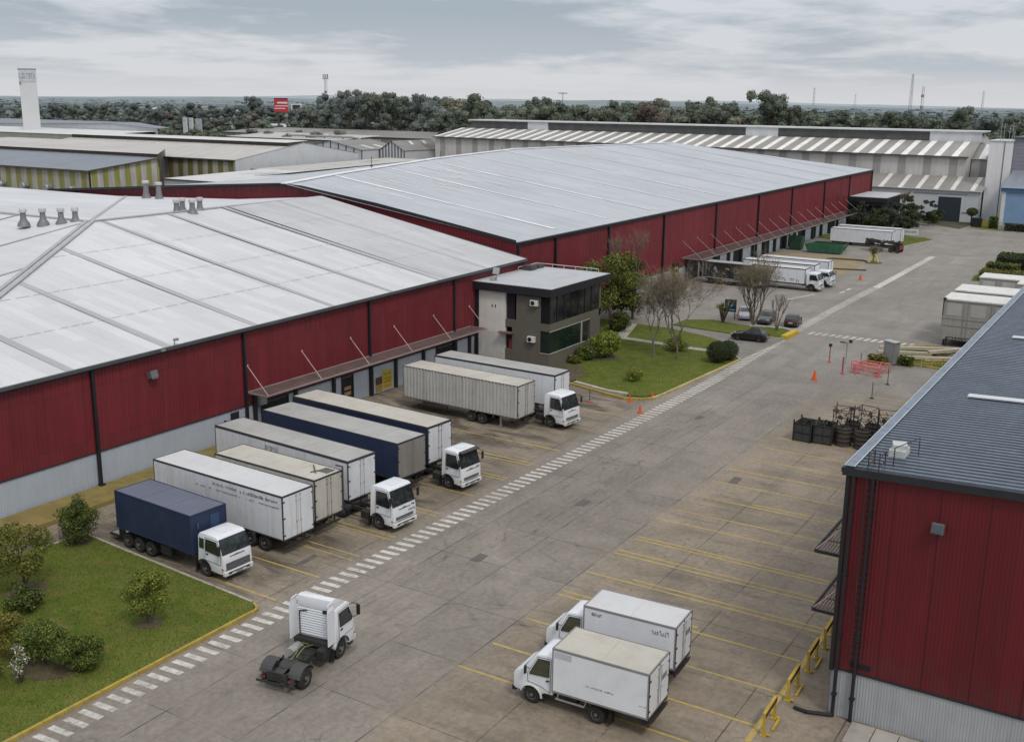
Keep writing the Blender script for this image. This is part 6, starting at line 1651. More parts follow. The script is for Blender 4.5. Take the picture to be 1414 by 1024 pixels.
t, o = site_unit('second beige unit with a white roof just behind the tall one', 137.4, 142.6, 8, 22.2, .6, 5.45)
t, o = site_unit('low beige unit with white roof farther back, near the clipped hedge', 163.5, 168, 9, 23.4, .3, 3.55)
def right_stub():
    t = thing('container', 'grey unit end with dark window right of the low beige unit', 'container')
    b = MB(); b.box(156.5,162.3,8,17.6,.3,4.1); o = b.build('body', bpy.data.materials['unit_beige'], t)
    b = MB(); b.box(156.4,162.4,7.9,17.7,4.1,4.25); b.build('roof', bpy.data.materials['unit_roof'], t)
    b = MB(); b.box(156.44,156.49,15.2,17.2,2.3,3.5); b.build('window', M_DARK, o)
right_stub()

# --- green skips and boards by the far docks
def skip(lab, x, y, rz, L, W, H, m):
    t = thing('skip', lab, 'skip', (x, y, 0), rz)
    h = L/2; w = W/2; b = MB()
    o_ = [(-h*.82,-w*.9),(h*.82,-w*.9),(h*.82,w*.9),(-h*.82,w*.9)]; p_ = [(-h,-w),(h,-w),(h,w),(-h,w)]
    vs = [(*q,.12) for q in o_] + [(*q,H) for q in p_] + [(q[0]*.94,q[1]*.92,H) for q in p_] + [(q[0]*.94,q[1]*.92,H-.35) for q in p_]
    fs = [(3,2,1,0)] + [(k,(k+1)%4,4+(k+1)%4,4+k) for k in range(4)] + [(4+k,4+(k+1)%4,8+(k+1)%4,8+k) for k in range(4)] + [(8+k,8+(k+1)%4,12+(k+1)%4,12+k) for k in range(4)] + [(12,13,14,15)]
    b.mesh(vs, fs); o = b.build('body', m, t)
    r_ = MB()
    for k in range(6):
        x_ = -h*.8+h*1.6*k/5
        for s in (-1,1): r_.bar((x_,s*(w*.9+.02),.15),(x_*1.1,s*(w+.03),H-.05),.08,.08)
    r_.build('rib', m, o)
    f = MB(); f.box(-h*.8,h*.8,-w*.6,-w*.45,-.01,.118); f.box(-h*.8,h*.8,w*.45,w*.6,-.01,.118); f.build('skid', M_CHASSIS, t)
MG = mat('skip_green', (.035,.13,.075), .6, var=.2, dirt=.35); MG2 = mat('skip_green_dark', (.025,.075,.04), .6, var=.2, dirt=.3)
skip('long green skip with a pale rim in front of the far docks', 203.0, 56.4, R(-88), 7.2, 2.4, 1.6, MG)
skip('darker green skip behind the long green one', 208.5, 57.0, R(-92), 6.4, 2.3, 1.3, MG2)
skip('small tall green skip standing at a dock door', 204.6, 62.4, R(-90), 2.6, 2.0, 2.6, MG2)
t = thing('timber_pile', 'low pile of dark boards on the sandy patch', 'timber', (196,50.5,0), R(-82)); b = MB()
for k in range(4): b.box(-3.5+.3*k,3.6-.2*k,-.3+.15*k,-.17+.15*k,0,.14+.03*k)
b.build('board', mat('board_brown', (.10,.065,.04), .85, var=.3), t)
t = thing('plank', 'long thin plank edging the sandy patch', 'plank', (183.5,48.2,0), R(-72)); b = MB(); b.box(-4.2,4.2,-.18,.18,0,.22); b.build('board', bpy.data.materials['board_brown'], t)
b = MB(); b.poly([(173,64.9,.005),(199,64.9,.005),(201,52,.005),(195,46.5,.005),(178,46,.005)]); structure('sand_patch', b, mat('sandy_ground', (.27,.215,.13), .95, var=.2, vs=.3, dirt=.4, dcol=(.12,.12,.05), ds=.3, world=True), fix=False)
# ------------------------------------------------------------------ vegetation
def m_leaf(name, a, b_, c=None, rough=.7):
    n = NT(name); g = n.node('ShaderNodeNewGeometry'); r = g.outputs['Random Per Island']
    oi = n.node('ShaderNodeObjectInfo').outputs['Random']
    col = n.mix(n.ramp(r, .0, .85), a, b_)
    if c: col = n.mix(n.ramp(r, .86, 1.0, 0, .9), col, c)
    sc = n.node('ShaderNodeVectorMath', operation='SCALE'); n.l.new(col, sc.inputs[0]); n.l.new(n.ramp(oi, 0, 1, .80, 1.22), sc.inputs[3])
    n.out(sc.outputs[0], rough, 0, .25)
    return n.mat
M_BARK = mat('bark', (.085,.068,.052), .95, var=.3, vs=3, bump=.6, bs=12)
M_BARKG = mat('bark_grey', (.150,.130,.102), .95, var=.3, vs=3, bump=.5, bs=12)
L_BRIGHT = m_leaf('leaf_bright', (.11,.155,.020), (.235,.29,.045), (.33,.34,.07))
L_OLIVE = m_leaf('leaf_olive', (.075,.082,.018), (.19,.175,.040), (.26,.22,.055))
L_MID = m_leaf('leaf_mid', (.060,.090,.015), (.150,.19,.028), (.21,.23,.042))
L_DARK = m_leaf('leaf_dark', (.026,.042,.012), (.072,.095,.024))
L_RUST = m_leaf('leaf_rust', (.15,.095,.022), (.27,.185,.045), (.08,.08,.02))
L_WHITE = m_leaf('flower_white', (.40,.39,.38), (.66,.64,.63), (.10,.11,.07))
L_BALL = m_leaf('leaf_clipped', (.018,.028,.012), (.046,.062,.024))

def _ico(sub):
    bm = bmesh.new(); bmesh.ops.create_icosphere(bm, subdivisions=sub, radius=1.0)
    out = ([tuple(v.co) for v in bm.verts], [tuple(v.index for v in f.verts) for f in bm.faces]); bm.free(); return out
ICO = _ico(1); ICO2 = _ico(2)
def leaf_core(b, clumps, k, rng, m=0, ico=None, jit=.22):
    vs, fs = ico or ICO
    for c, r in clumps:
        pts = []
        for v in vs:
            j = k*rng.uniform(1-jit, 1+jit); pts.append((c[0]+v[0]*r[0]*j, c[1]+v[1]*r[1]*j, c[2]+v[2]*r[2]*j))
        b.mesh(pts, fs, m)
def leaf_cloud(b, clumps, n, size, rng, m=0, up=.25, fill=.35):
    """n small leaf faces spread over and inside a set of clumps (centre, radii)"""
    wts = [c[1][0]*c[1][1]+c[1][2]*c[1][0] for c in clumps]
    idx = rng.choices(range(len(clumps)), wts, k=n)
    for k in idx:
        c, rad = clumps[k]
        while True:
            d = Vector((rng.gauss(0,1), rng.gauss(0,1), rng.gauss(0,1)+up))
            if d.length > .1: break
        d.normalize()
        s = (1-fill*rng.random()**1.5) if rng.random() < .8 else rng.uniform(.3,1.12)
        p = Vector((c[0]+d.x*rad[0]*s, c[1]+d.y*rad[1]*s, c[2]+d.z*rad[2]*s))
        nn = (d + Vector((rng.gauss(0,.5), rng.gauss(0,.5), rng.gauss(0,.5)))).normalized()
        a = nn.orthogonal().normalized(); t = rng.uniform(0, 2*PI)
        u = a*math.cos(t) + nn.cross(a)*math.sin(t); v = nn.cross(u)
        l = size*rng.uniform(.6,1.35); w = l*rng.uniform(.38,.62)
        b.poly([p-u*l*.5, p+v*w*.5+nn*l*.08, p+u*l*.5, p-v*w*.5+nn*l*.08], m)

def branches(b, p, d, L, r, depth, rng, spread=.55, n=(2,3), up=.12, tips=None, m=0, minr=.006, shrink=.72):
    d = d.normalized(); segs = 2 if depth > 1 else 1; q = p
    for i in range(segs):
        dd = (d + Vector((rng.gauss(0,.10), rng.gauss(0,.10), rng.gauss(0,.06)+up*.5))).normalized()
        e = q + dd*(L/segs); r1 = max(minr, r*(1-.28*(i+1)/segs))
        b.tube(q, e, max(minr, r*(1-.28*i/segs)), r1, n=7 if r > .08 else (5 if r > .025 else 3), m=m, cap=False)
        q = e; d = dd
    if depth <= 0:
        if tips is not None: tips.append(q)
        return
    for k in range(rng.randint(*n)):
        a = rng.uniform(0, 2*PI); o = d.orthogonal().normalized(); o = o*math.cos(a) + d.cross(o)*math.sin(a)
        nd = (d + o*spread*rng.uniform(.6,1.3) + Vector((0,0,up))).normalized()
        branches(b, q - d*(L*rng.uniform(0,.28)), nd, L*shrink*rng.uniform(.8,1.15), max(minr, r*.66), depth-1, rng, spread, n, up, tips, m, minr, shrink)

def bush(name, lab, cat, x, y, clumps, n, size, leafmats, seed, group=None, stem=None, z=.13, share=None):
    rng = random.Random(seed); t = thing(name, lab, cat, (x,y,z), rng.uniform(0,6), group); t.rotation_euler = (0,0,0)
    b = MB(); 
    for i, mm in enumerate(leafmats):
        sub = clumps if share is None else [clumps[j] for j in share[i]]
        leaf_cloud(b, sub, int(n/len(leafmats)), size, rng, i)
    b.build('foliage', leafmats, t, fix=False)
    s = MB(); hs = stem or .5
    for k in range(4):
        c = clumps[k % len(clumps)][0]; a = rng.uniform(0,6)
        s.tube((.12*math.cos(a),.12*math.sin(a),-.1), (c[0]*.8,c[1]*.8,c[2]), .05, .02, n=5, cap=False)
    s.build('stem', M_BARK, t)
    return t
def clump_ball(rng, n, R_, H, zc, r0, r1):
    out = []
    for k in range(n):
        a = rng.uniform(0,2*PI); u = rng.uniform(-1,1); q = math.sqrt(1-u*u)*rng.uniform(.55,1)
        r = rng.uniform(r0,r1); out.append(((R_*q*math.cos(a), R_*q*math.sin(a), zc+H*u*.9), (r,r,r*.8)))
    return out
rg = random.Random(77)
# lawn in the foreground, bottom left
bush('shrub', 'round yellow-green shrub standing alone in the middle of the front lawn', 'shrub', 34.4, 43.4, clump_ball(rg,26,1.15,.85,1.75,.35,.62), 8200, .125, [L_BRIGHT,L_BRIGHT,L_OLIVE], 1)
bush('conifer', 'dark bushy conifer at the lawn corner by the mustard walkway', 'conifer', 39.3, 55.6, [((rg.gauss(0,.62*(1-.6*k/26)),rg.gauss(0,.62*(1-.6*k/26)),.45+2.2*k/26),(.62*(1-.45*k/26)+.1,)*2+(.42,)) for k in range(26)], 7200, .13, [L_DARK,L_MID,L_DARK], 2)
bush('tree', 'olive and rust leaved small tree at the left frame edge of the front lawn', 'tree', 33.2, 52.3, clump_ball(rg,30,1.6,1.2,2.45,.4,.75), 8000, .15, [L_OLIVE,L_OLIVE,L_MID], 3, stem=1)
bush('shrub', 'dark low shrub under the olive tree at the left edge', 'shrub', 31.8, 50.3, clump_ball(rg,14,.9,.5,.75,.35,.6), 2400, .17, [L_DARK,L_MID], 13)
bush('shrub', 'large dark green shrub in the bottom left bed, lower right of its group', 'shrub', 29.3, 42.3, clump_ball(rg,22,.95,.6,.95,.35,.6), 7200, .125, [L_MID,L_DARK,L_MID], 4)
bush('shrub', 'tall green shrub in the bottom left bed, behind the white-flowering plant', 'shrub', 28.7, 44.3, clump_ball(rg,22,1.0,.8,1.35,.35,.62), 7200, .125, [L_MID,L_DARK], 5)
bush('shrub', 'rust and yellow leaved shrub in the bottom left bed', 'shrub', 28.2, 46.2, clump_ball(rg,20,.95,.7,1.3,.35,.6), 6000, .13, [L_RUST,L_OLIVE,L_MID], 6)
bush('flowering_plant', 'small white-flowering plant at the edge of the bottom left bed', 'plant', 27.1, 43.7, [((rg.gauss(0,.22),rg.gauss(0,.22),.75+.11*k),(.26,.26,.2)) for k in range(8)], 900, .09, [L_WHITE,L_OLIVE,L_DARK], 7)
bush('shrub', 'grey-green shrub cut by the left frame edge, next to a pale boulder', 'shrub', 25.9, 44.6, clump_ball(rg,14,.8,.5,.8,.35,.5), 2200, .16, [L_DARK,L_OLIVE], 8)
t = thing('boulder', 'pale boulder among the shrubs at the bottom left edge', 'boulder', (26.4,45.6,.1)); b = MB(); rr = random.Random(3)
b.lathe([(.3,-.1),(.62,.1),(.7,.4),(.5,.72),(.2,.85)], (0,0,0), 'Z', 9); 
b.v = [(x*rr.uniform(.85,1.15),y*rr.uniform(.85,1.15),z*rr.uniform(.9,1.1)) for x,y,z in b.v]; b.build('stone', mat('stone_pale', (.33,.31,.29), .9, var=.25, vs=2, bump=.5), t, smooth=True)
# office lawn
bush('shrub', 'big bright green rounded shrub against the office wall', 'shrub', 102.6, 51.3, clump_ball(rg,30,1.35,1.0,1.6,.5,.8), 6000, .24, [L_BRIGHT,L_BRIGHT,L_MID], 9)
bush('shrub', 'small dark shrub at the foot of the office, left of the bright one', 'shrub', 100.3, 52.6, clump_ball(rg,14,.9,.5,.8,.4,.6), 2200, .2, [L_DARK,L_MID], 10)
bush('shrub', 'low dark planting along the office wall near its corner', 'shrub', 98.3, 53.0, clump_ball(rg,10,.7,.25,.45,.3,.45), 1200, .18, [L_DARK,L_OLIVE], 14)
bush('shrub', 'small yellow-green shrub alone on the office lawn', 'shrub', 95.3, 44.4, clump_ball(rg,16,.75,.38,.62,.3,.45), 2600, .17, [L_BRIGHT,L_OLIVE], 11)
for k, (x,y,r,lab) in enumerate(((107.5,40.4,1.22,'nearer of two dark clipped ball shrubs at the lawn tip'),(109.3,39.9,1.12,'farther of two dark clipped ball shrubs at the lawn tip'))):
    bush('ball_shrub', lab, 'shrub', x, y, [((0,0,r*.92),(r,r,r*.95))], 6500, .13, [L_BALL], 20+k)
bush('shrub', 'mid green shrub beside the two bare trees on the office lawn', 'shrub', 110.2, 46.2, clump_ball(rg,14,1.1,.5,.9,.4,.6), 2400, .2, [L_MID,L_OLIVE], 15)
bush('shrub', 'grey-green shrub under the big leafy tree by the office', 'shrub', 115.8, 56.2, clump_ball(rg,16,1.2,.8,1.3,.45,.7), 2800, .22, [L_DARK,L_MID], 16)

L_DUSK = m_leaf('leaf_dusk', (.018,.027,.017), (.050,.062,.036))
def leafy_tree(name, lab, x, y, h, cr, seed, leafmats, n=5200, size=.26, trunk_h=.32, bark=M_BARK, cat='tree', group=None, nb=30, z=.1):
    rng = random.Random(seed); t = thing(name, lab, cat, (x,y,z), 0, group)
    tb = MB(); tips = []
    branches(tb, Vector((0,0,-.1)), Vector((rng.gauss(0,.05),rng.gauss(0,.05),1)), h*trunk_h, .022*h, 3, rng, .7, (2,4), .15, tips, minr=.02)
    tb.build('trunk', bark, t)
    cl = []
    for k in range(nb):
        a = rng.uniform(0,2*PI); q = math.sqrt(rng.random()); u = rng.random()
        zz = h*(trunk_h+.02)+(h*.9-h*trunk_h)*u; env = math.sin(PI*min(1,.18+.75*u))**.8
        r = rng.uniform(.12,.26)*cr*1.15
        cl.append(((cr*q*env*math.cos(a), cr*q*env*math.sin(a), zz), (r,r,r*.75)))
    for p in tips[::2]: cl.append(((p.x,p.y,p.z), (.16*cr,.16*cr,.13*cr)))
    b = MB()
    for i, mm in enumerate(leafmats): leaf_cloud(b, cl, n//len(leafmats), size, rng, i, fill=.5)
    b.build('crown', leafmats, t, fix=False)
    return t
leafy_tree('tree', 'tall leafy tree with yellow-green top beside the office end', 116.6, 57.6, 10.2, 4.4, 31, [L_OLIVE,L_MID,L_DARK,L_OLIVE], 7600, .30, .20, nb=44)
leafy_tree('tree', 'darker bushy tree between the leafy tree and the red wall', 123.5, 59.4, 7.6, 4.2, 32, [L_DARK,L_DARK,L_MID], 7500, .34, .18, nb=36)
leafy_tree('tree', 'small green tree against the grey base wall', 130.0, 61.6, 5.5, 2.2, 33, [L_MID,L_DARK], 3200, .28)

def bare_tree(name, lab, x, y, h, seed, depth=6, spread=.55, n=(2,3), r=None, up=.16, twig=0, minr=.012, multi=1, bark=M_BARKG, shrink=.72, z=.1, lean=.1, first=.25, tl=.07):
    rng = random.Random(seed); t = thing(name, lab, 'tree', (x,y,z))
    b = MB(); tips = []
    for k in range(multi):
        a = 2*PI*k/multi
        d = Vector((math.cos(a)*(.35 if multi > 1 else lean*rng.uniform(-1,1)), math.sin(a)*(.35 if multi > 1 else lean*rng.uniform(-1,1)), 1))
        branches(b, Vector((0,0,-.1)), d, h*first, r or h*.016, depth, rng, spread, n, up, tips, 0, minr, shrink)
    b.build('trunk', bark, t, fix=False)
    if twig:
        tw = MB()
        for p in tips:
            for q in range(twig):
                d = Vector((rng.gauss(0,.5), rng.gauss(0,.5), rng.gauss(.55,.4))).normalized()
                e = p + d*h*rng.uniform(tl*.5,tl*1.4); tw.tube(p, e, minr*.8, minr*.5, n=3, cap=False)
        tw.build('twig', mat('twig_brown', (.185,.150,.098), .95, var=.3), t, fix=False) if tips else None
    return t
bare_tree('bare_tree', 'leafless tree with brown twigs on the office lawn, left of two', 105.9, 47.0, 9.6, 41, 7, .52, (2,3), twig=4, first=.22, shrink=.86, up=.07, r=.14, tl=.085)
bare_tree('bare_tree', 'leafless wide-crowned tree on the office lawn, right of two', 106.8, 44.7, 10.6, 42, 7, .58, (2,3), twig=4, first=.21, shrink=.87, up=.05, r=.15, tl=.085)
bare_tree('bare_tree', 'tall thin leafless tree rising against the red wall', 124.5, 58.5, 11.4, 43, 6, .34, (2,3), twig=2, minr=.010, first=.27, shrink=.78)
bare_tree('bare_tree', 'grey many-stemmed leafless tree on the parking island', 128.6, 43.9, 7.8, 44, 5, .33, (2,3), multi=8, r=.10, twig=4, minr=.014, first=.30, shrink=.80, tl=.09)
bare_tree('pruned_tree', 'slim pruned bare tree at the tip of the parking island', 127.4, 40.5, 5.0, 45, 4, .22, (2,3), multi=3, r=.09, twig=1, minr=.014, first=.34)
def yucca():
    t = thing('yucca', 'spiky yucca on the parking island by the blue sign', 'plant', (128.6,47.9,.1)); rng = random.Random(5)
    b = MB(); heads = []
    for k in range(4):
        a = k*1.6; q = Vector((.9*math.cos(a)*(.4+.2*k), .9*math.sin(a)*(.4+.2*k), 1.5+.35*k)); b.tube((0,0,-.1), q, .14, .09, n=7); heads.append(q)
    b.build('trunk', M_BARK, t)
    l = MB()
    for q in heads:
        for k in range(60):
            d = Vector((rng.gauss(0,1),rng.gauss(0,1),rng.gauss(.4,.7))).normalized(); s = d.orthogonal().normalized()*.045; L = rng.uniform(.6,1.0)
            l.poly([q-s, q+s, q+d*L])
    l.build('leaf', L_OLIVE, t, fix=False)
yucca()
# dark trees around the far office
for k, (x,y,h,cr,lab,lm) in enumerate(((244,60.5,7.0,3.2,'dark evergreen tree hugging the far end of the red wall',[L_DUSK,L_DUSK]),(239.5,56.5,5.5,2.8,'low dense dark tree behind the far white trailers',[L_DUSK,L_DARK]),(247,54.5,6.2,3.0,'dark bushy tree in front of the far office',[L_DUSK,L_DUSK]),
        (240.0,50.6,4.6,2.4,'dark rounded tree at the near edge of the far lawn',[L_DUSK]),(258,53.0,7.4,3.0,'grey-green open tree right of the far office',[L_DUSK,L_DARK]),(252,52.0,4.4,2.6,'brownish shrub mass before the far office windows',[L_DARK,L_DUSK]),(233.5,53.5,4.2,2.3,'low dark tree beside the second white trailer',[L_DUSK,L_DARK]),(266,50.5,6.0,2.6,'dark tree next to the slate annex door',[L_DUSK]))):
    leafy_tree('tree', lab, x, y, h, cr, 60+k, lm, 2600, .42, .18, nb=24)
bare_tree('bare_tree', 'leafless tree standing up before the white annex roof', 262, 56, 11.5, 71, 5, .4, (2,3), twig=2, minr=.03)
bush('shrub', 'round grey-green shrub at the foot of the annex door', 'shrub', 272.5, 50.5, clump_ball(rg,14,1.7,1.0,1.4,.7,1.0), 1800, .35, [L_DARK,L_MID], 81)
bush('shrub', 'dark low shrub left of the annex door', 'shrub', 270.5, 55.5, clump_ball(rg,14,2.0,1.1,1.6,.8,1.1), 1600, .4, [L_DARK], 82)
def topiary(lab, x, y, seed):
    t = thing('topiary', lab, 'shrub', (x,y,.1)); rng = random.Random(seed)
    b = MB(); leaf_cloud(b, [((0,0,2.8),(1.3,1.3,1.0))], 1500, .3, rng); b.build('crown', L_DARK, t, fix=False)
    b = MB(); b.tube((0,0,-.1),(0,0,2.3),.16,n=7); b.build('trunk', M_BARK, t)
topiary('small round-headed topiary tree left of the tall white block', 274.5, 42.6, 5)
def hedge(lab, x0, x1, y0, y1, h, seed, lm, rz=0):
    t = thing('hedge', lab, 'hedge', ((x0+x1)/2,(y0+y1)/2,.05), rz); rng = random.Random(seed); hx, hy = (x1-x0)/2, (y1-y0)/2
    core = MB(); core.box(-hx+.15,hx-.15,-hy+.15,hy-.15,-.05,h-.2); core.build('core', mat('hedge_core', (.012,.016,.008), 1.0) if 'hedge_core' not in bpy.data.materials else bpy.data.materials['hedge_core'], t)
    b = MB()
    for k in range(int(500*(hx*hy*4+2*h*(hx+hy))/20)+300):
        f = rng.random()
        if f < .45: p = Vector((rng.uniform(-hx,hx), rng.uniform(-hy,hy), h+rng.gauss(0,.06)))
        else:
            if rng.random() < hx/(hx+hy): p = Vector((rng.uniform(-hx,hx), rng.choice((-hy,hy))+rng.gauss(0,.06), rng.uniform(0,h)))
            else: p = Vector((rng.choice((-hx,hx))+rng.gauss(0,.06), rng.uniform(-hy,hy), rng.uniform(0,h)))
        nn = Vector((rng.gauss(0,1),rng.gauss(0,1),rng.gauss(.6,1))).normalized(); u = nn.orthogonal().normalized(); v = nn.cross(u); l = rng.uniform(.18,.4)
        b.poly([p-u*l*.5,p+v*l*.3,p+u*l*.5,p-v*l*.3])
    b.build('foliage', lm, t, fix=False)
hedge('tallest block of the clipped hedge at the right edge', 192.5, 199, 20.5, 25.4, 3.1, 1, L_DARK)
hedge('low brownish clipped hedge strip nearest the beige units', 184.5, 190, 20, 26.6, 1.5, 2, L_OLIVE)
hedge('olive clipped hedge block between the low strip and the tallest block', 189, 192.2, 21.5, 26.4, 2.2, 3, L_MID)
hedge('clipped hedge in front of the blue loading bay', 262.8, 264.3, 28, 33.8, 1.7, 4, L_DARK)
hedge('short upright hedge block beside the tall white block', 266.5, 268.2, 35.9, 37.6, 2.6, 5, L_MID)
hedge('small hedge left of the grey kiosk', 116.6, 117.6, 25.2, 26.9, .8, 6, L_OLIVE)
hedge('small hedge right of the grey kiosk', 117.6, 118.6, 22.6, 23.9, .8, 7, L_MID)

# ---- grass blades on the foreground lawn and the office lawn
def inside(P, x, y):
    c = False; n = len(P)
    for i in range(n):
        (x0,y0),(x1,y1) = P[i], P[i-1]
        if (y0 > y) != (y1 > y) and x < (x1-x0)*(y-y0)/(y1-y0)+x0: c = not c
    return c
def grass(poly, n, seed, size, z=.13):
    rng = random.Random(seed); b = MB(); xs = [p[0] for p in poly]; ys = [p[1] for p in poly]; k = 0
    while k < n:
        x = rng.uniform(max(20,min(xs)),max(xs)); y = rng.uniform(min(ys),max(ys))
        if not inside(poly, x, y): continue
        if 95.5 < x < 108 and y > 54: k += 1; continue
        h = size*rng.uniform(.5,1.3); a = rng.uniform(0,PI); w = .018; c, s = math.cos(a)*w, math.sin(a)*w; lx, ly = rng.gauss(0,.4)*h, rng.gauss(0,.4)*h
        b.poly([(x-c,y-s,z),(x+c,y+s,z),(x+lx,y+ly,z+h)]); k += 1
    o = b.build('grass', m_leaf('grass_blade', (.068,.094,.015), (.125,.152,.030), (.20,.18,.05)), fix=False)
    return o
tag(grass(LAWN1, 26000, 1, .10), 'short mown grass on the front lawn', 'grass', kind='stuff')
tag(grass(LAWN2, 12000, 2, .12), 'mown grass on the office lawn', 'grass', kind='stuff')
# leaf litter and small debris
b = MB(); rng = random.Random(12)
for k in range(1500):
    x = rng.uniform(30,100); y = rng.choice((rng.gauss(40.3,.5), rng.gauss(24,6), rng.uniform(40,60))); l = rng.uniform(.03,.10); a = rng.uniform(0,PI)
    u = Vector((math.cos(a)*l,math.sin(a)*l,0)); v = Vector((-u.y,u.x,0))*.5; p = Vector((x,y,.008)); b.poly([p-u,p-v,p+u,p+v])
o = b.build('litter', m_leaf('litter_leaf', (.10,.08,.05), (.30,.26,.20), (.05,.045,.04)), fix=False); tag(o, 'dry leaves and grit scattered on the concrete yard', 'litter', kind='stuff')

# ------------------------------------------------------------------ tree belt and town
def far_leaf(name, a, b_): return m_leaf(name, a, b_, rough=.9)  # leaf colours with distance haze mixed in
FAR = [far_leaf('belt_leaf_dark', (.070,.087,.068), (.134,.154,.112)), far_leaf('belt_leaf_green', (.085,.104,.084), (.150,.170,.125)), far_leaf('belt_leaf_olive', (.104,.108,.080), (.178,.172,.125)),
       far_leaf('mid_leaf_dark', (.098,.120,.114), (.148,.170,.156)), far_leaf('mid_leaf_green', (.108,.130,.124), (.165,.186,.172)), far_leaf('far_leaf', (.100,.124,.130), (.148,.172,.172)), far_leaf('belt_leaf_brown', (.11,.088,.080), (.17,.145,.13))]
def tree_mesh(seed, kind):
    """unit tree (height 1): returns trunk mesh data and a function that makes the crown"""
    rng = random.Random(seed); tb = MB(); tips = []
    if kind == 'euc':       # tall, open, clumped crown
        branches(tb, Vector((0,0,-.02)), Vector((rng.gauss(0,.05),rng.gauss(0,.05),1)), .34, .018, 3, rng, .5, (2,3), .3, tips, minr=.004)
        cl = []
        for p in tips: cl.append(((p.x*1.1,p.y*1.1,min(.95,p.z)), (rng.uniform(.06,.11),)*2+(rng.uniform(.045,.075),)))
        for k in range(9):
            a = rng.uniform(0,6.28); q = rng.uniform(.05,.24); zz = rng.uniform(.45,.93); cl.append(((q*math.cos(a),q*math.sin(a),zz),(.085,.085,.06)))
        n, sz = 1700, .032
    else:                   # dense round or oval canopy
        branches(tb, Vector((0,0,-.02)), Vector((0,0,1)), .26, .022, 2, rng, .6, (2,4), .2, tips, minr=.006)
        cl = []; wide = rng.uniform(.30,.44)
        for k in range(22):
            a = rng.uniform(0,6.28); u = rng.random(); q = wide*math.sqrt(rng.random())*math.sin(PI*(.2+.72*u)); r = rng.uniform(.09,.15); cl.append(((q*math.cos(a),q*math.sin(a),.20+.72*u),(r,r,r*.75)))
        n, sz = 2300, .038
    cb = MB(); leaf_cloud(cb, cl, n, sz, rng, 0, fill=.25); leaf_core(cb, cl, .80, rng)
    return tb, cb
TREES = {}
for sd, kd in ((101,'round'),(102,'round'),(103,'round'),(104,'round'),(105,'euc'),(106,'euc'),(107,'euc')):
    tb, cb = tree_mesh(sd, kd); me_t = tb.data('belt_trunk', M_BARK, fix=False)
    TREES[sd] = (me_t, cb)
_cr = {}
def crown(sd, m):
    if (sd, m) not in _cr: _cr[(sd, m)] = TREES[sd][1].data('belt_crown', FAR[m], fix=False)
    return _cr[(sd, m)]
KL = {0:'dark', 1:'green', 2:'olive', 3:'hazy dark', 4:'hazy green', 5:'pale blue-grey', 6:'brownish'}
def belt_tree(D, brg, h, sd, m, wide=1.0, lab=None):
    a = R(brg); e = 'feathery tall' if sd > 104 else 'dense rounded'
    t = thing('belt_tree', lab or '%s %s tree among its like in the tree belt behind the sheds' % (e, KL[m]), 'tree', (D*math.cos(a), D*math.sin(a), -.05), brg*7.3 % 6.28, '%s %s trees of the belt' % (e, KL[m]))
    if sd > 104: h *= 1.13
    s = (h*wide, h*wide, h)
    link_mesh('crown', crown(sd, m), t, scale=s); 
    if D < 700: link_mesh('trunk', TREES[sd][0], t, scale=s)
    return t
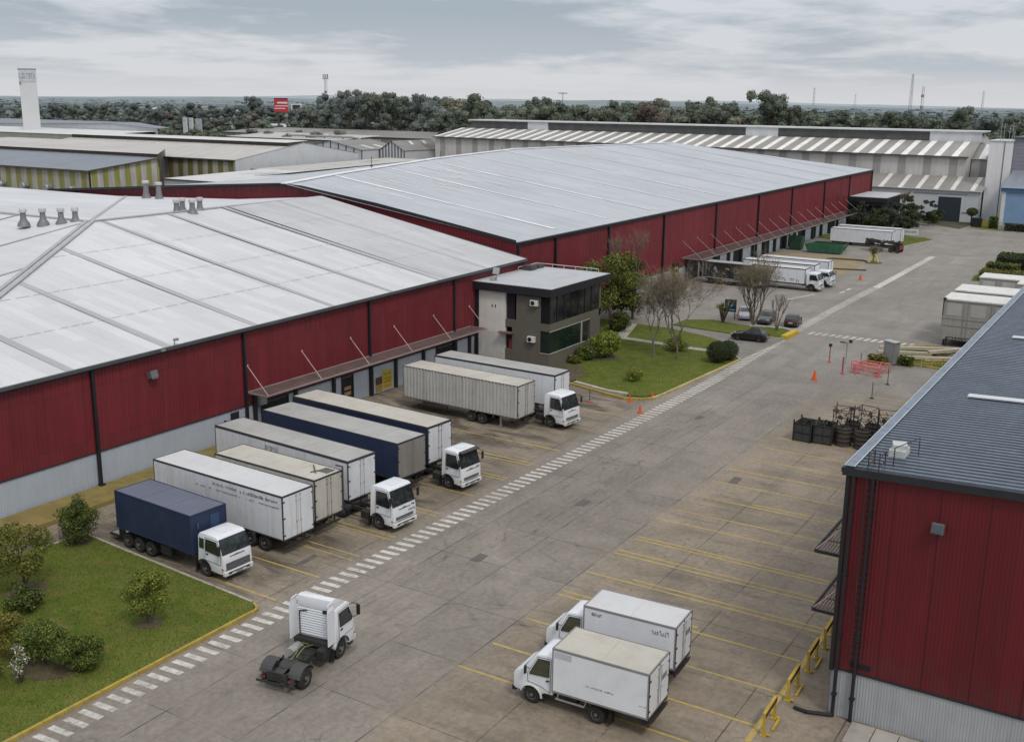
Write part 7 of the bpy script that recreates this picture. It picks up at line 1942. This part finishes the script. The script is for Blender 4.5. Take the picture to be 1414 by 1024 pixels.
# bearing of a photo column: 31.6 deg at the centre, decreasing to the right
def brg(px): return 31.607 + math.degrees(math.atan((707-px)/1541.0))
SKY = [(0,140),(60,141),(150,139),(240,142),(320,137),(350,132),(400,139),(440,133),(470,130),(490,125),(520,129),(560,131),(600,135),(625,143),(645,133),(690,141),(740,136),(775,144),(800,142),(840,144),(880,145),(900,138),(930,146),(975,137),(1000,147),(1040,147),(1090,147),(1120,151),(1200,154),(1300,155),(1350,155),(1414,156)]
def sky_y(px):
    for (a,ya),(c,yc) in zip(SKY[:-1], SKY[1:]):
        if a <= px <= c: return ya+(yc-ya)*(px-a)/(c-a)
    return SKY[0][1] if px < 0 else SKY[-1][1]
def top_height(px, py, D):   # height of something at distance D whose top sits on photo row py
    hor = 130.3 + .01211*px
    return CAM_H - D*(py-hor)/1541.0
rng = random.Random(2024)
def belt():
    # front rank: big trees close behind the long white warehouse
    px = 432
    while px < 1010:
        D = rng.uniform(395,500) if px > 620 else rng.uniform(520,640); y = sky_y(px) + rng.choice((0,1,3,6,9,12)); h = top_height(px, y, D)
        belt_tree(D, brg(px), max(14,h), rng.choice((101,102,103,104,105,106,107)), rng.choice((0,1,1,2) if px > 620 else (3,4,1,4)), rng.uniform(.8,1.15)); px += rng.uniform(8,14)
    for q in (447,470,492,521,540,566,596,650,668,742,752,800,845,902,970,982): # crests that break the skyline
        D = rng.uniform(410,470) if q > 620 else rng.uniform(540,600); belt_tree(D, brg(q), top_height(q, sky_y(q)-rng.uniform(0,2), D), rng.choice((105,106,107,102)), rng.choice((0,1,0) if q > 620 else (3,1)), rng.uniform(.62,.85))
    px = 622
    while px < 1010:
        D = rng.uniform(385,430); belt_tree(D, brg(px), rng.uniform(10,16), rng.choice((101,102,103,104)), rng.choice((0,0,1,6)), rng.uniform(1.0,1.4)); px += rng.uniform(18,34)
    # left: many ranks fading towards the town
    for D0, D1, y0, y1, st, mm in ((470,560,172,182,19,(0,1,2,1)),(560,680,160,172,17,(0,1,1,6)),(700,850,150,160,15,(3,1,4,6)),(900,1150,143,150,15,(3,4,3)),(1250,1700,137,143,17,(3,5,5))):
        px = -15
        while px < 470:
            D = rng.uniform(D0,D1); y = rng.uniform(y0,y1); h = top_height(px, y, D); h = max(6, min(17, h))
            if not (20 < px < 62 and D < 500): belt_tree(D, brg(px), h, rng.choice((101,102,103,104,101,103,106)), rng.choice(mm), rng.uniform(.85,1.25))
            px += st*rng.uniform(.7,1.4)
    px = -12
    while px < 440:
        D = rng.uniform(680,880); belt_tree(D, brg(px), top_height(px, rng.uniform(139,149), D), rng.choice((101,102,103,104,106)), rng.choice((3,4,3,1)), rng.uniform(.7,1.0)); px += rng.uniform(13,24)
    for q, y in ((345,133),(352,136),(470,131),(85,141),(182,140),(260,139)): belt_tree(760, brg(q), top_height(q, y, 760), 102 if q != 345 else 106, 3, .8)
    # right: ranks down to the long white warehouse
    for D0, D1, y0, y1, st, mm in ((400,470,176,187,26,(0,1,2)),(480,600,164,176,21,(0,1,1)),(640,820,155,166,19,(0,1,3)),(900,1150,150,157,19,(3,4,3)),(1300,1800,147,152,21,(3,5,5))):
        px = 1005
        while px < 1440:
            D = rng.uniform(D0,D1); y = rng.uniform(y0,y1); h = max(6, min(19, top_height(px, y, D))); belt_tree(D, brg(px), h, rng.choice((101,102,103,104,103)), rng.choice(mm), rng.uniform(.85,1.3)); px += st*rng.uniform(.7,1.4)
    px = 1004
    while px < 1440:
        D = rng.uniform(430,600); y = sky_y(px) + rng.choice((0,2,4,6,9,12)); belt_tree(D, brg(px), top_height(px, y, D), rng.choice((101,102,103,104,105,107)), rng.choice((0,1,1,2,3)), rng.uniform(.75,1.1)); px += rng.uniform(10,20)
    belt_tree(430, brg(1054), top_height(1054,126,430), 106, 0, .80, 'tallest dark tree standing clear above the skyline right of centre')
    belt_tree(436, brg(1063), top_height(1063,136,436), 105, 0, .60, 'second dark tree crown touching the tallest one'); belt_tree(442, brg(1081), top_height(1081,142,442), 107, 0, .55, 'slender shorter tree right of the tallest one')
    belt_tree(420, brg(902), top_height(902,138,420), 107, 6, .6, 'thin bare-looking tree breaking the skyline over the warehouse roof'); belt_tree(425, brg(1330), top_height(1330,147,425), 106, 0, .6, 'dark tree above the canopy near the right edge')
belt()
def woodland():
    r2 = random.Random(99); b = MB()
    for k in range(1500):
        D = 1100*math.exp(r2.random()*1.75); a = R(r2.uniform(4,60)); s = r2.uniform(5,9)*(D/1600)**.35; c = Vector((D*math.cos(a), D*math.sin(a), 0)); m = 0 if D < 1900 else (1 if D < 3300 else 2)
        w = s*r2.uniform(1.2,3.0)
        cl = [((c.x,c.y,s*.45),(w,w,s*.6)),((c.x+w*.9,c.y-w*.6,s*.36),(w*.7,w*.7,s*.5)),((c.x-w*.5,c.y+w*1.1,s*.3),(w*.8,w*.8,s*.45))]
        leaf_core(b, cl, .95, r2, m, ICO2 if D < 2200 else ICO, .2); leaf_cloud(b, cl, 24, s*.32, r2, m, fill=.2)
    o = b.build('distant_woodland', [FAR[3],FAR[5],far_leaf('horizon_leaf', (.16,.19,.205), (.205,.235,.25))], fix=False)  # strongest haze tint painted into the horizon leaves
    tag(o, 'hazy woodland and gardens fading to the horizon', 'woodland', kind='stuff')
woodland()
def town():
    r2 = random.Random(55); ws = [mat('house_white', (.55,.55,.54), .8), mat('house_cream', (.46,.42,.36), .8), mat('house_grey', (.36,.37,.38), .8)]; rs = [mat('house_roof_red', (.19,.14,.12), .8), mat('house_roof_grey', (.34,.35,.36), .7), mat('house_roof_pale', (.52,.53,.54), .6)]
    spots = [(r2.uniform(0,1414), r2.uniform(620,2300)) for k in range(60)] + [(70,560),(140,640),(150,700),(165,690),(120,760),(325,900),(322,905),(690,900),(1235,700),(1100,760),(1310,640),(1345,660),(1250,640)]
    for k, (px, D) in enumerate(spots):
        a = R(brg(px)); big = r2.random() < .25; w = r2.uniform(9,16)*(1.8 if big else 1); d = r2.uniform(7,11); h = r2.uniform(5,8.5)
        kind = 'far shed with pale roof' if big else 'far small house with pitched roof'
        t = thing('house', kind + ' among the trees of the distant town', 'house', (D*math.cos(a), D*math.sin(a), -.05), a+PI/2+r2.gauss(0,.5), 'houses of the distant town, ' + ('sheds' if big else 'small'))
        b = MB(); b.box(-w/2,w/2,-d/2,d/2,0,h); b.mesh([(-w/2,-d/2,h),(-w/2,d/2,h),(-w/2,0,h+1.8),(w/2,-d/2,h),(w/2,d/2,h),(w/2,0,h+1.8)], [(0,2,1),(3,4,5)]); b.build('wall', r2.choice(ws), t, fix=False)
        b = MB(); b.poly([(-w/2-.4,-d/2-.4,h-.1),(w/2+.4,-d/2-.4,h-.1),(w/2+.4,0,h+1.9),(-w/2-.4,0,h+1.9)]); b.poly([(-w/2-.4,d/2+.4,h-.1),(-w/2-.4,0,h+1.9),(w/2+.4,0,h+1.9),(w/2+.4,d/2+.4,h-.1)]); b.build('roof', rs[2] if big else r2.choice(rs), t, fix=False)
town()
# ------------------------------------------------------------------ small things in the yard
M_ORANGE = mat('cone_orange', (.62,.10,.035), .6, var=.12); M_ORBAND = mat('cone_band', (.66,.62,.58), .5)
def cone(lab, x, y, h=.75, r=.2):
    t = thing('traffic_cone', lab, 'traffic cone', (x,y,.004))
    b = MB(); b.lathe([(r,.04),(r*.62,h*.4),(r*.2,h)], (0,0,0), 'Z', 14); o = b.build('body', M_ORANGE, t, smooth=True)
    c = MB(); c.lathe([(r*.50,h*.56),(r*.40,h*.72)], (0,0,0), 'Z', 14); 
    c.v = [(x_*1.04,y_*1.04,z_) for x_,y_,z_ in c.v]; c.build('band', M_ORANGE, o, smooth=True)
    d = MB(); d.box(-r*1.15,r*1.15,-r*1.15,r*1.15,0,.04); d.build('base', M_ORANGE, t)
cone('orange traffic cone on the kerb of the office lawn', 90.9, 40.35, .6, .17)
cone('orange traffic cone out on the concrete before the office lawn', 85.5, 39.1, .75, .2)
cone('orange traffic cone standing alone near the pink barriers', 106.4, 29.6, 1.0, .27)
cone('small orange cone by the far row of white lorries', 174.5, 42.5, .95, .28)
cone('small orange cone beside the blue sign by the parked cars', 134.8, 48.0, 1.0, .28)
cone('short orange cone near the front of the rounded white tractor', 88.2, 41.4, .7, .18)
def post(lab, x, y, h, base, head=None, name='post', rad=.035):
    t = thing(name, lab, 'post', (x,y,.004))
    b = MB(); b.lathe([(.2,0),(.2,.05),(.08,.12)], (0,0,0), 'Z', 12); b.build('base', base, t)
    b = MB(); b.tube((0,0,.1),(0,0,h),rad,n=8); b.build('pole', M_TRIM if head is None else mat('post_'+name, (.32,.10,.08), .6) if 'post_'+name not in bpy.data.materials else bpy.data.materials['post_'+name], t)
    if head: b = MB(); b.obox((0,0,h),*head); b.build('head', M_TRIM, t)
MBASER = mat('base_red', (.42,.06,.04), .6)
post('thin pole with red cone base beside the office lawn kerb', 86.1, 44.5, 1.3, MBASER)
post('red post with dark foot left of the pink barriers', 110.5, 27.9, 1.7, MBASER, (.05,.05,.1), 'red_post', .09)
post('short red post with a dark square head', 114.9, 30.5, 1.9, MBASER, (.12,.16,.14), 'head_post', .06)
post('slim dark post behind the pink barriers', 115.4, 27.3, 1.3, M_TRIM)
post('slim dark post right of the pink barriers', 108.6, 22.9, 1.7, M_TRIM)
post('slim dark post nearest the scrap pile', 102.4, 22.9, 1.6, M_TRIM)
def yard_lamp():
    t = thing('lamp_post', 'thin grey lamp post with two small heads near the pink barriers', 'lamp post', (115.9,29.0,.004))
    b = MB(); b.tube((0,0,0),(0,0,2.2),.05,n=8); b.build('pole', M_GALV, t)
    b = MB(); b.obox((0,.45,2.15),.12,.3,.05); b.obox((0,-.35,2.35),.12,.16,.16); b.build('lamp_head', M_TRIM, t)
yard_lamp()
def pink_barriers():
    M = mat('barrier_pink', (.62,.17,.16), .6, var=.15); 
    defs = [((111.2,25.6),R(75),2.8),((112.9,26.2),R(80),3.0),((113.9,25.2),R(85),2.8),((112.4,24.6),R(8),2.4),((112.6,26.9),R(-6),2.6)]
    nm = ('nearest the camera','second from the near side','farthest from the near side','crossing the pile on its right','crossing the pile on its left')
    for k, ((x,y),rz,L) in enumerate(defs):
        t = thing('barrier', 'pink steel barrier frame, %s in its heap' % nm[k], 'barrier', (x,y,.004), rz, 'pink barrier frames heaped on the yard')
        b = MB(); h = .95; w = L/2
        b.path([(-w,0,.08),(-w,0,h),(w,0,h),(w,0,.08)],.045,6); b.tube((-w,0,.22),(w,0,.22),.04); b.tube((-w,0,.6),(w,0,.6),.035); b.build('frame', M, t)
        for q in range(10):
            if k < 3: continue
        c = MB()
        for q in range(1,12): c.tube((-w+L*q/12,0,.22),(-w+L*q/12,0,h),.016,n=4,cap=False)
        c.build('bar', M, t)
        for s in (-1,1):
            f = MB(); f.box(s*w*.8-.05,s*w*.8+.05,-.35,.35,.02,.09); f.build('foot', M, t)
pink_barriers()
def kiosk():
    t = thing('kiosk', 'narrow grey metal kiosk standing on the grass strip between two small hedges', 'kiosk', (118.0,24.8,.1), R(-30))
    b = MB(); b.box(-.4,.4,-.75,.75,0,2.3); o = b.build('body', M_GALV, t, bevel=.03)
    b = MB(); b.box(-.5,.5,-.85,.85,2.3,2.4); b.build('roof', M_ALU, t)
    b = MB(); b.box(-.43,-.405,-.55,.55,.2,2.1); b.build('door', mat('kiosk_door', (.28,.29,.29), .5, var=.1), o)
kiosk()
def beams():
    M = mat('concrete_beam', (.46,.41,.33), .85, var=.15, vs=1.5); rng = random.Random(4)
    defs = [((121.2,22.2),-64,9.5,.35),((123.2,22.6),-66,9.5,.4),((125.4,23.0),-62,9.5,.5),((124.2,19.8),-40,6,.9),((122.0,19.3),-58,6,.35),((126.6,21.3),-70,7,.4)]
    nm = ['nearest the grass','second from the grass','third from the grass','lying aslant on top of the others','short one at the right end','farthest from the grass']
    for k, ((x,y),rz,L,z) in enumerate(defs):
        t = thing('beam', 'long pale concrete beam stacked by the kiosk, %s' % nm[k], 'beam', (x,y,0), R(rz), 'pale beams stacked by the kiosk')
        b = MB(); b.box(-L/2,L/2,-.22,.22,z-.24+.1,z+.2); b.build('beam_body', M, t, bevel=.02)
        for q in (-L*.35,L*.35):
            c = MB(); c.box(q-.1,q+.1,-.4,.4,0,z-.14); c.build('bearer', M_RUST, t)
beams()
def yellow_frame():
    t = thing('frame_stand', 'yellow painted pipe frame on the grass strip', 'frame', (118.6,20.2,.1), R(-60)); M = mat('frame_yellow', (.5,.38,.06), .6, var=.2)
    b = MB()
    for x in (-1.6,-.5,.6,1.6): b.tube((x,0,0),(x,0,1.0),.05); b.tube((x,0,1.0),(x+.5,.9,0),.04)
    b.tube((-1.6,0,1.0),(1.6,0,1.0),.05); b.tube((-1.6,0,.5),(1.6,0,.5),.04); b.build('pipework', M, t)
yellow_frame()
# ---- dark crates, drums and scrap racks
M_SCR = mat('scrap_black', (.022,.021,.021), .7, var=.35, vs=2, dirt=.35, dcol=(.06,.045,.03)); M_CRT = mat('crate_slate', (.045,.048,.050), .65, var=.2, dirt=.3, dcol=(.08,.075,.065), streak=.3); M_DRUM = mat('drum_dark', (.048,.042,.036), .6, var=.35, vs=2.5, dirt=.5, dcol=(.10,.07,.045))
def scrap():
    rng = random.Random(21)
    for k, (x,y,lab) in enumerate(((86.1,24.3,'slate-grey steel crate at the left end of the scrap pile'),(86.3,22.75,'slate-grey steel crate, second from the left in the scrap pile'))):
        t = thing('crate', lab, 'crate', (x,y,.004), R(rng.uniform(-4,4)))
        b = MB(); h = 1.55; L = .9; W = .73
        for (x0,x1,y0,y1,z0,z1) in ((-L,L,-W,W,.08,.16),(-L,-L+.06,-W,W,.16,h),(L-.06,L,-W,W,.16,h),(-L+.06,L-.06,-W,-W+.06,.16,h),(-L+.06,L-.06,W-.06,W,.16,h)): b.box(x0,x1,y0,y1,z0,z1)
        o = b.build('body', M_CRT, t)
        e = MB()
        for sx in (-1,1):
            for sy in (-1,1): e.box(sx*L-.05,sx*L+.05,sy*W-.05,sy*W+.05,0,h+.25)
            e.box(sx*L-.04,sx*L+.04,-W+.05,W-.05,h-.08,h+.02); e.box(sx*L-.045,sx*L+.045,-W+.05,W-.05,h*.5-.04,h*.5+.04)
        e.box(-L,L,-.03,.03,.16,h); e.build('frame', M_SCR, o)
        c = MB()
        for q in range(7): c.obox((rng.uniform(-.6,.6),rng.uniform(-.45,.45),h-.15+rng.uniform(0,.25)),rng.uniform(.15,.5),.05,.05,rz=rng.uniform(0,3),ry=rng.uniform(-.5,.5))
        c.build('scrap_content', M_SCR, o)
    names = ['first drum right of the slate crates','second drum from the slate crates','third drum from the slate crates','fourth drum, half behind the slate roof','dark drum in the back row above the first front drum','dark drum in the back row above the second front drum','dark drum in the back row above the third front drum','dark drum at the back right of the scrap pile']
    for k, (x,y) in enumerate(((86.3,21.25),(86.3,19.75),(86.1,18.2),(86.4,16.8),(88.0,21.0),(88.1,19.4),(88.0,17.8),(88.2,16.4))):
        t = thing('drum', lab := names[k], 'drum', (x,y,.004), rng.uniform(0,6), 'ribbed dark drums in the scrap pile'); h = 1.55; r = .66
        b = MB(); pr = [(r*.94,.0)]
        for q in range(4): z = .06+q*.37; pr += [(r,z),(r*1.02,z+.05),(r*.95,z+.10),(r*.95,z+.30)]
        pr += [(r,h-.05),(r*.92,h),(r*.84,h-.18)]
        b.lathe(pr, (0,0,0), 'Z', 18); o = b.build('body', M_DRUM, t, smooth=True)
        c = MB()
        for q in range(5): a = rng.uniform(0,6.28); c.tube((.3*math.cos(a),.3*math.sin(a),h-.2),(.5*math.cos(a+1),.5*math.sin(a+1),h+rng.uniform(.1,.5)),.035,n=5)
        c.build('scrap_content', M_SCR, o)
    for k, (x,y,rz,lab) in enumerate(((87.6,21.7,.1,'rusty tube rack standing on the scrap pile, leftmost'),(87.7,19.9,-.15,'rusty tube rack standing on the scrap pile, in the middle'),(87.8,18.2,.2,'rusty tube rack standing on the scrap pile, right of the middle'),(88.0,16.5,.05,'rusty tube rack at the right end of the scrap pile'))):
        t = thing('tube_rack', lab, 'rack', (x,y,1.5), rz); b = MB(); w = .75; d = .7; h = rng.uniform(1.1,1.5)
        for sx in (-1,1):
            for sy in (-1,1): b.tube((sx*w,sy*d,0),(sx*w,sy*d,h+rng.uniform(-.1,.3)),.035,n=5)
        for z in (.1,h*.5,h):
            b.path([(-w,-d,z),(w,-d,z),(w,d,z),(-w,d,z),(-w,-d,z)],.028,5)
        o = b.build('frame', M_SCR, t)
        c = MB()
        for q in range(16):
            a = Vector((rng.uniform(-w,w),rng.uniform(-d,d),rng.uniform(0,h*.8))); e = a+Vector((rng.uniform(-.7,.7),rng.uniform(-.7,.7),rng.uniform(-.1,.7))); c.tube(a,e,.03,n=5)
        for q in range(5): c.lathe([(.16,-.03),(.2,0),(.16,.03)], (rng.uniform(-w,w),rng.uniform(-d,d),rng.uniform(.1,h)), rng.choice('XYZ'), 12)
        c.build('scrap_content', mat('scrap_rust', (.075,.055,.042), .8, var=.4, vs=3) if 'scrap_rust' not in bpy.data.materials else bpy.data.materials['scrap_rust'], o)
scrap()
# ---- yellow protective rails beside the right-hand warehouse
M_GUARD = mat('guard_yellow', (.44,.30,.035), .6, var=.2, dirt=.35, ds=2.5, dcol=(.15,.10,.04))
def guard_rail(lab, x, y, rz):
    t = thing('guard_rail', lab, 'guard rail', (x,y,.004), rz, 'yellow guard rails by the right-hand docks')
    b = MB(); L = .80; h = .85
    for s in (-1,1): b.box(s*L-.07,s*L+.07,-.06,.06,.06,h)
    b.box(-L-.07,L+.07,-.07,.07,h,h+.26); o = b.build('frame', M_GUARD, t)
    f = MB()
    for s in (-1,1): f.box(s*L-.14,s*L+.14,-.14,.14,0,.058); f.box(s*L-.06,s*L+.06,-.28,.0,.059,.11)
    f.box(-L*.4,L*.9,-.30,-.20,0,.10); f.build('base_plate', M_GUARD, o)
    c = MB(); c.box(-L-.075,L+.075,-.078,-.071,h+.0,h+.24); c.build('dark_face', mat('guard_dark', (.07,.05,.03), .7), o)
for x, lab in ((42.9,'nearest yellow guard rail in the row by the right docks'),(46.3,'second yellow guard rail from the near end of the row'),(49.4,'third yellow guard rail from the near end of the row'),(52.2,'farthest yellow guard rail, half hidden by the red warehouse corner')):
    guard_rail(lab, x, 12.7, R(2))
# ---- sign, guarded sapling, far board, wheelie bin, gate bits
t = thing('sign', 'dark blue information sign on legs by the parked cars', 'sign', (131.9,48.2,.004), R(10)); b = MB(); b.box(-.05,.05,-.75,.75,.9,2.5); o = b.build('panel', mat('sign_blue', (.02,.06,.09), .4, var=.1), t)
b = MB(); b.lathe([(.36,-.065),(.36,-.055)], (0,.0,1.9), 'X', 18); b.box(-.06,-.052,-.6,.6,1.1,1.25); b.build('emblem', mat('sign_pale', (.25,.40,.48), .4), o)
for s in (-1,1): b = MB(); b.box(-.04,.04,s*.6-.05,s*.6+.05,0,.9); b.build('leg', M_TRIM, t)
def guarded_sapling():
    t = bare_tree('sapling', 'small bare tree guarded by a bright yellow tripod in the far yard', 195.2, 45.6, 4.6, 91, 4, .7, (3,4), twig=3, minr=.03, z=0)
    b = MB(); M = mat('tripod_yellow', (.60,.50,.03), .6)
    for a in (0.3,2.4,4.5): b.tube((.95*math.cos(a),.95*math.sin(a),0),(.12*math.cos(a),.12*math.sin(a),2.0),.13,n=6)
    b.build('guard', M, t)
    b = MB(); b.lathe([(1.5,0),(1.4,.12),(.2,.2)], (0,0,0), 'Z', 14); b.build('soil', M_EARTH, t)
guarded_sapling()
t = thing('notice_board', 'white lettered notice board on the far lawn', 'sign', (233.5,47.6,.08), R(8)); b = MB(); b.box(-.08,.08,-1.5,1.5,1.0,2.2); o = b.build('panel', mat('board_white_far', (.58,.58,.57), .5), t)
b = MB(); glyph_row(b, -.085, 1.2, -1.2, 1.4, .45, 7, 31); b.build('lettering', M_INK, o)
for s in (-1,1): b = MB(); b.box(-.06,.06,s*1.2-.06,s*1.2+.06,0,1.0); b.build('leg', M_GALV, t)
t = thing('skip', 'black bin beside the hedge in front of the tall white block', 'bin', (268.8,40.6,.1)); b = MB(); b.box(-1,1,-1.1,1.1,0,1.9); b.build('body', M_DARK, t); b = MB(); b.box(-1.05,1.05,-1.15,1.15,1.9,2.05); b.build('lid', M_TRIM, t)
t = thing('utility_box', 'yellow utility box beside the black bin', 'box', (270.2,38.9,.1)); b = MB(); b.box(-.4,.4,-.8,.8,0,1.6); b.build('body', mat('util_yellow', (.45,.38,.10), .6), t); b = MB(); b.box(-.45,.45,-.85,.85,1.6,1.7); b.build('lid', M_GALV, t)
t = thing('forklift', 'small dark forklift mast against the grey wall by the mustard walkway', 'forklift', (57.6,61.5,.30)); b = MB()
for s in (-1,1): b.box(-.05,.05,s*.35-.04,s*.35+.04,0,2.1)
b.box(-.04,.04,-.31,.31,2.0,2.1); b.box(-.04,.04,-.31,.31,1.0,1.1); b.build('mast', M_TRIM, t)
b = MB(); b.box(-.7,.0,-.45,.45,.15,.8); b.build('body', M_GUARD, t); b = MB(); b.box(.06,1.0,-.3,-.18,.05,.1); b.box(.06,1.0,.18,.3,.05,.1); b.build('fork', M_TRIM, t)
for s in (-1,1): wheel(t, -.45, s*.4, .18, .12, s)
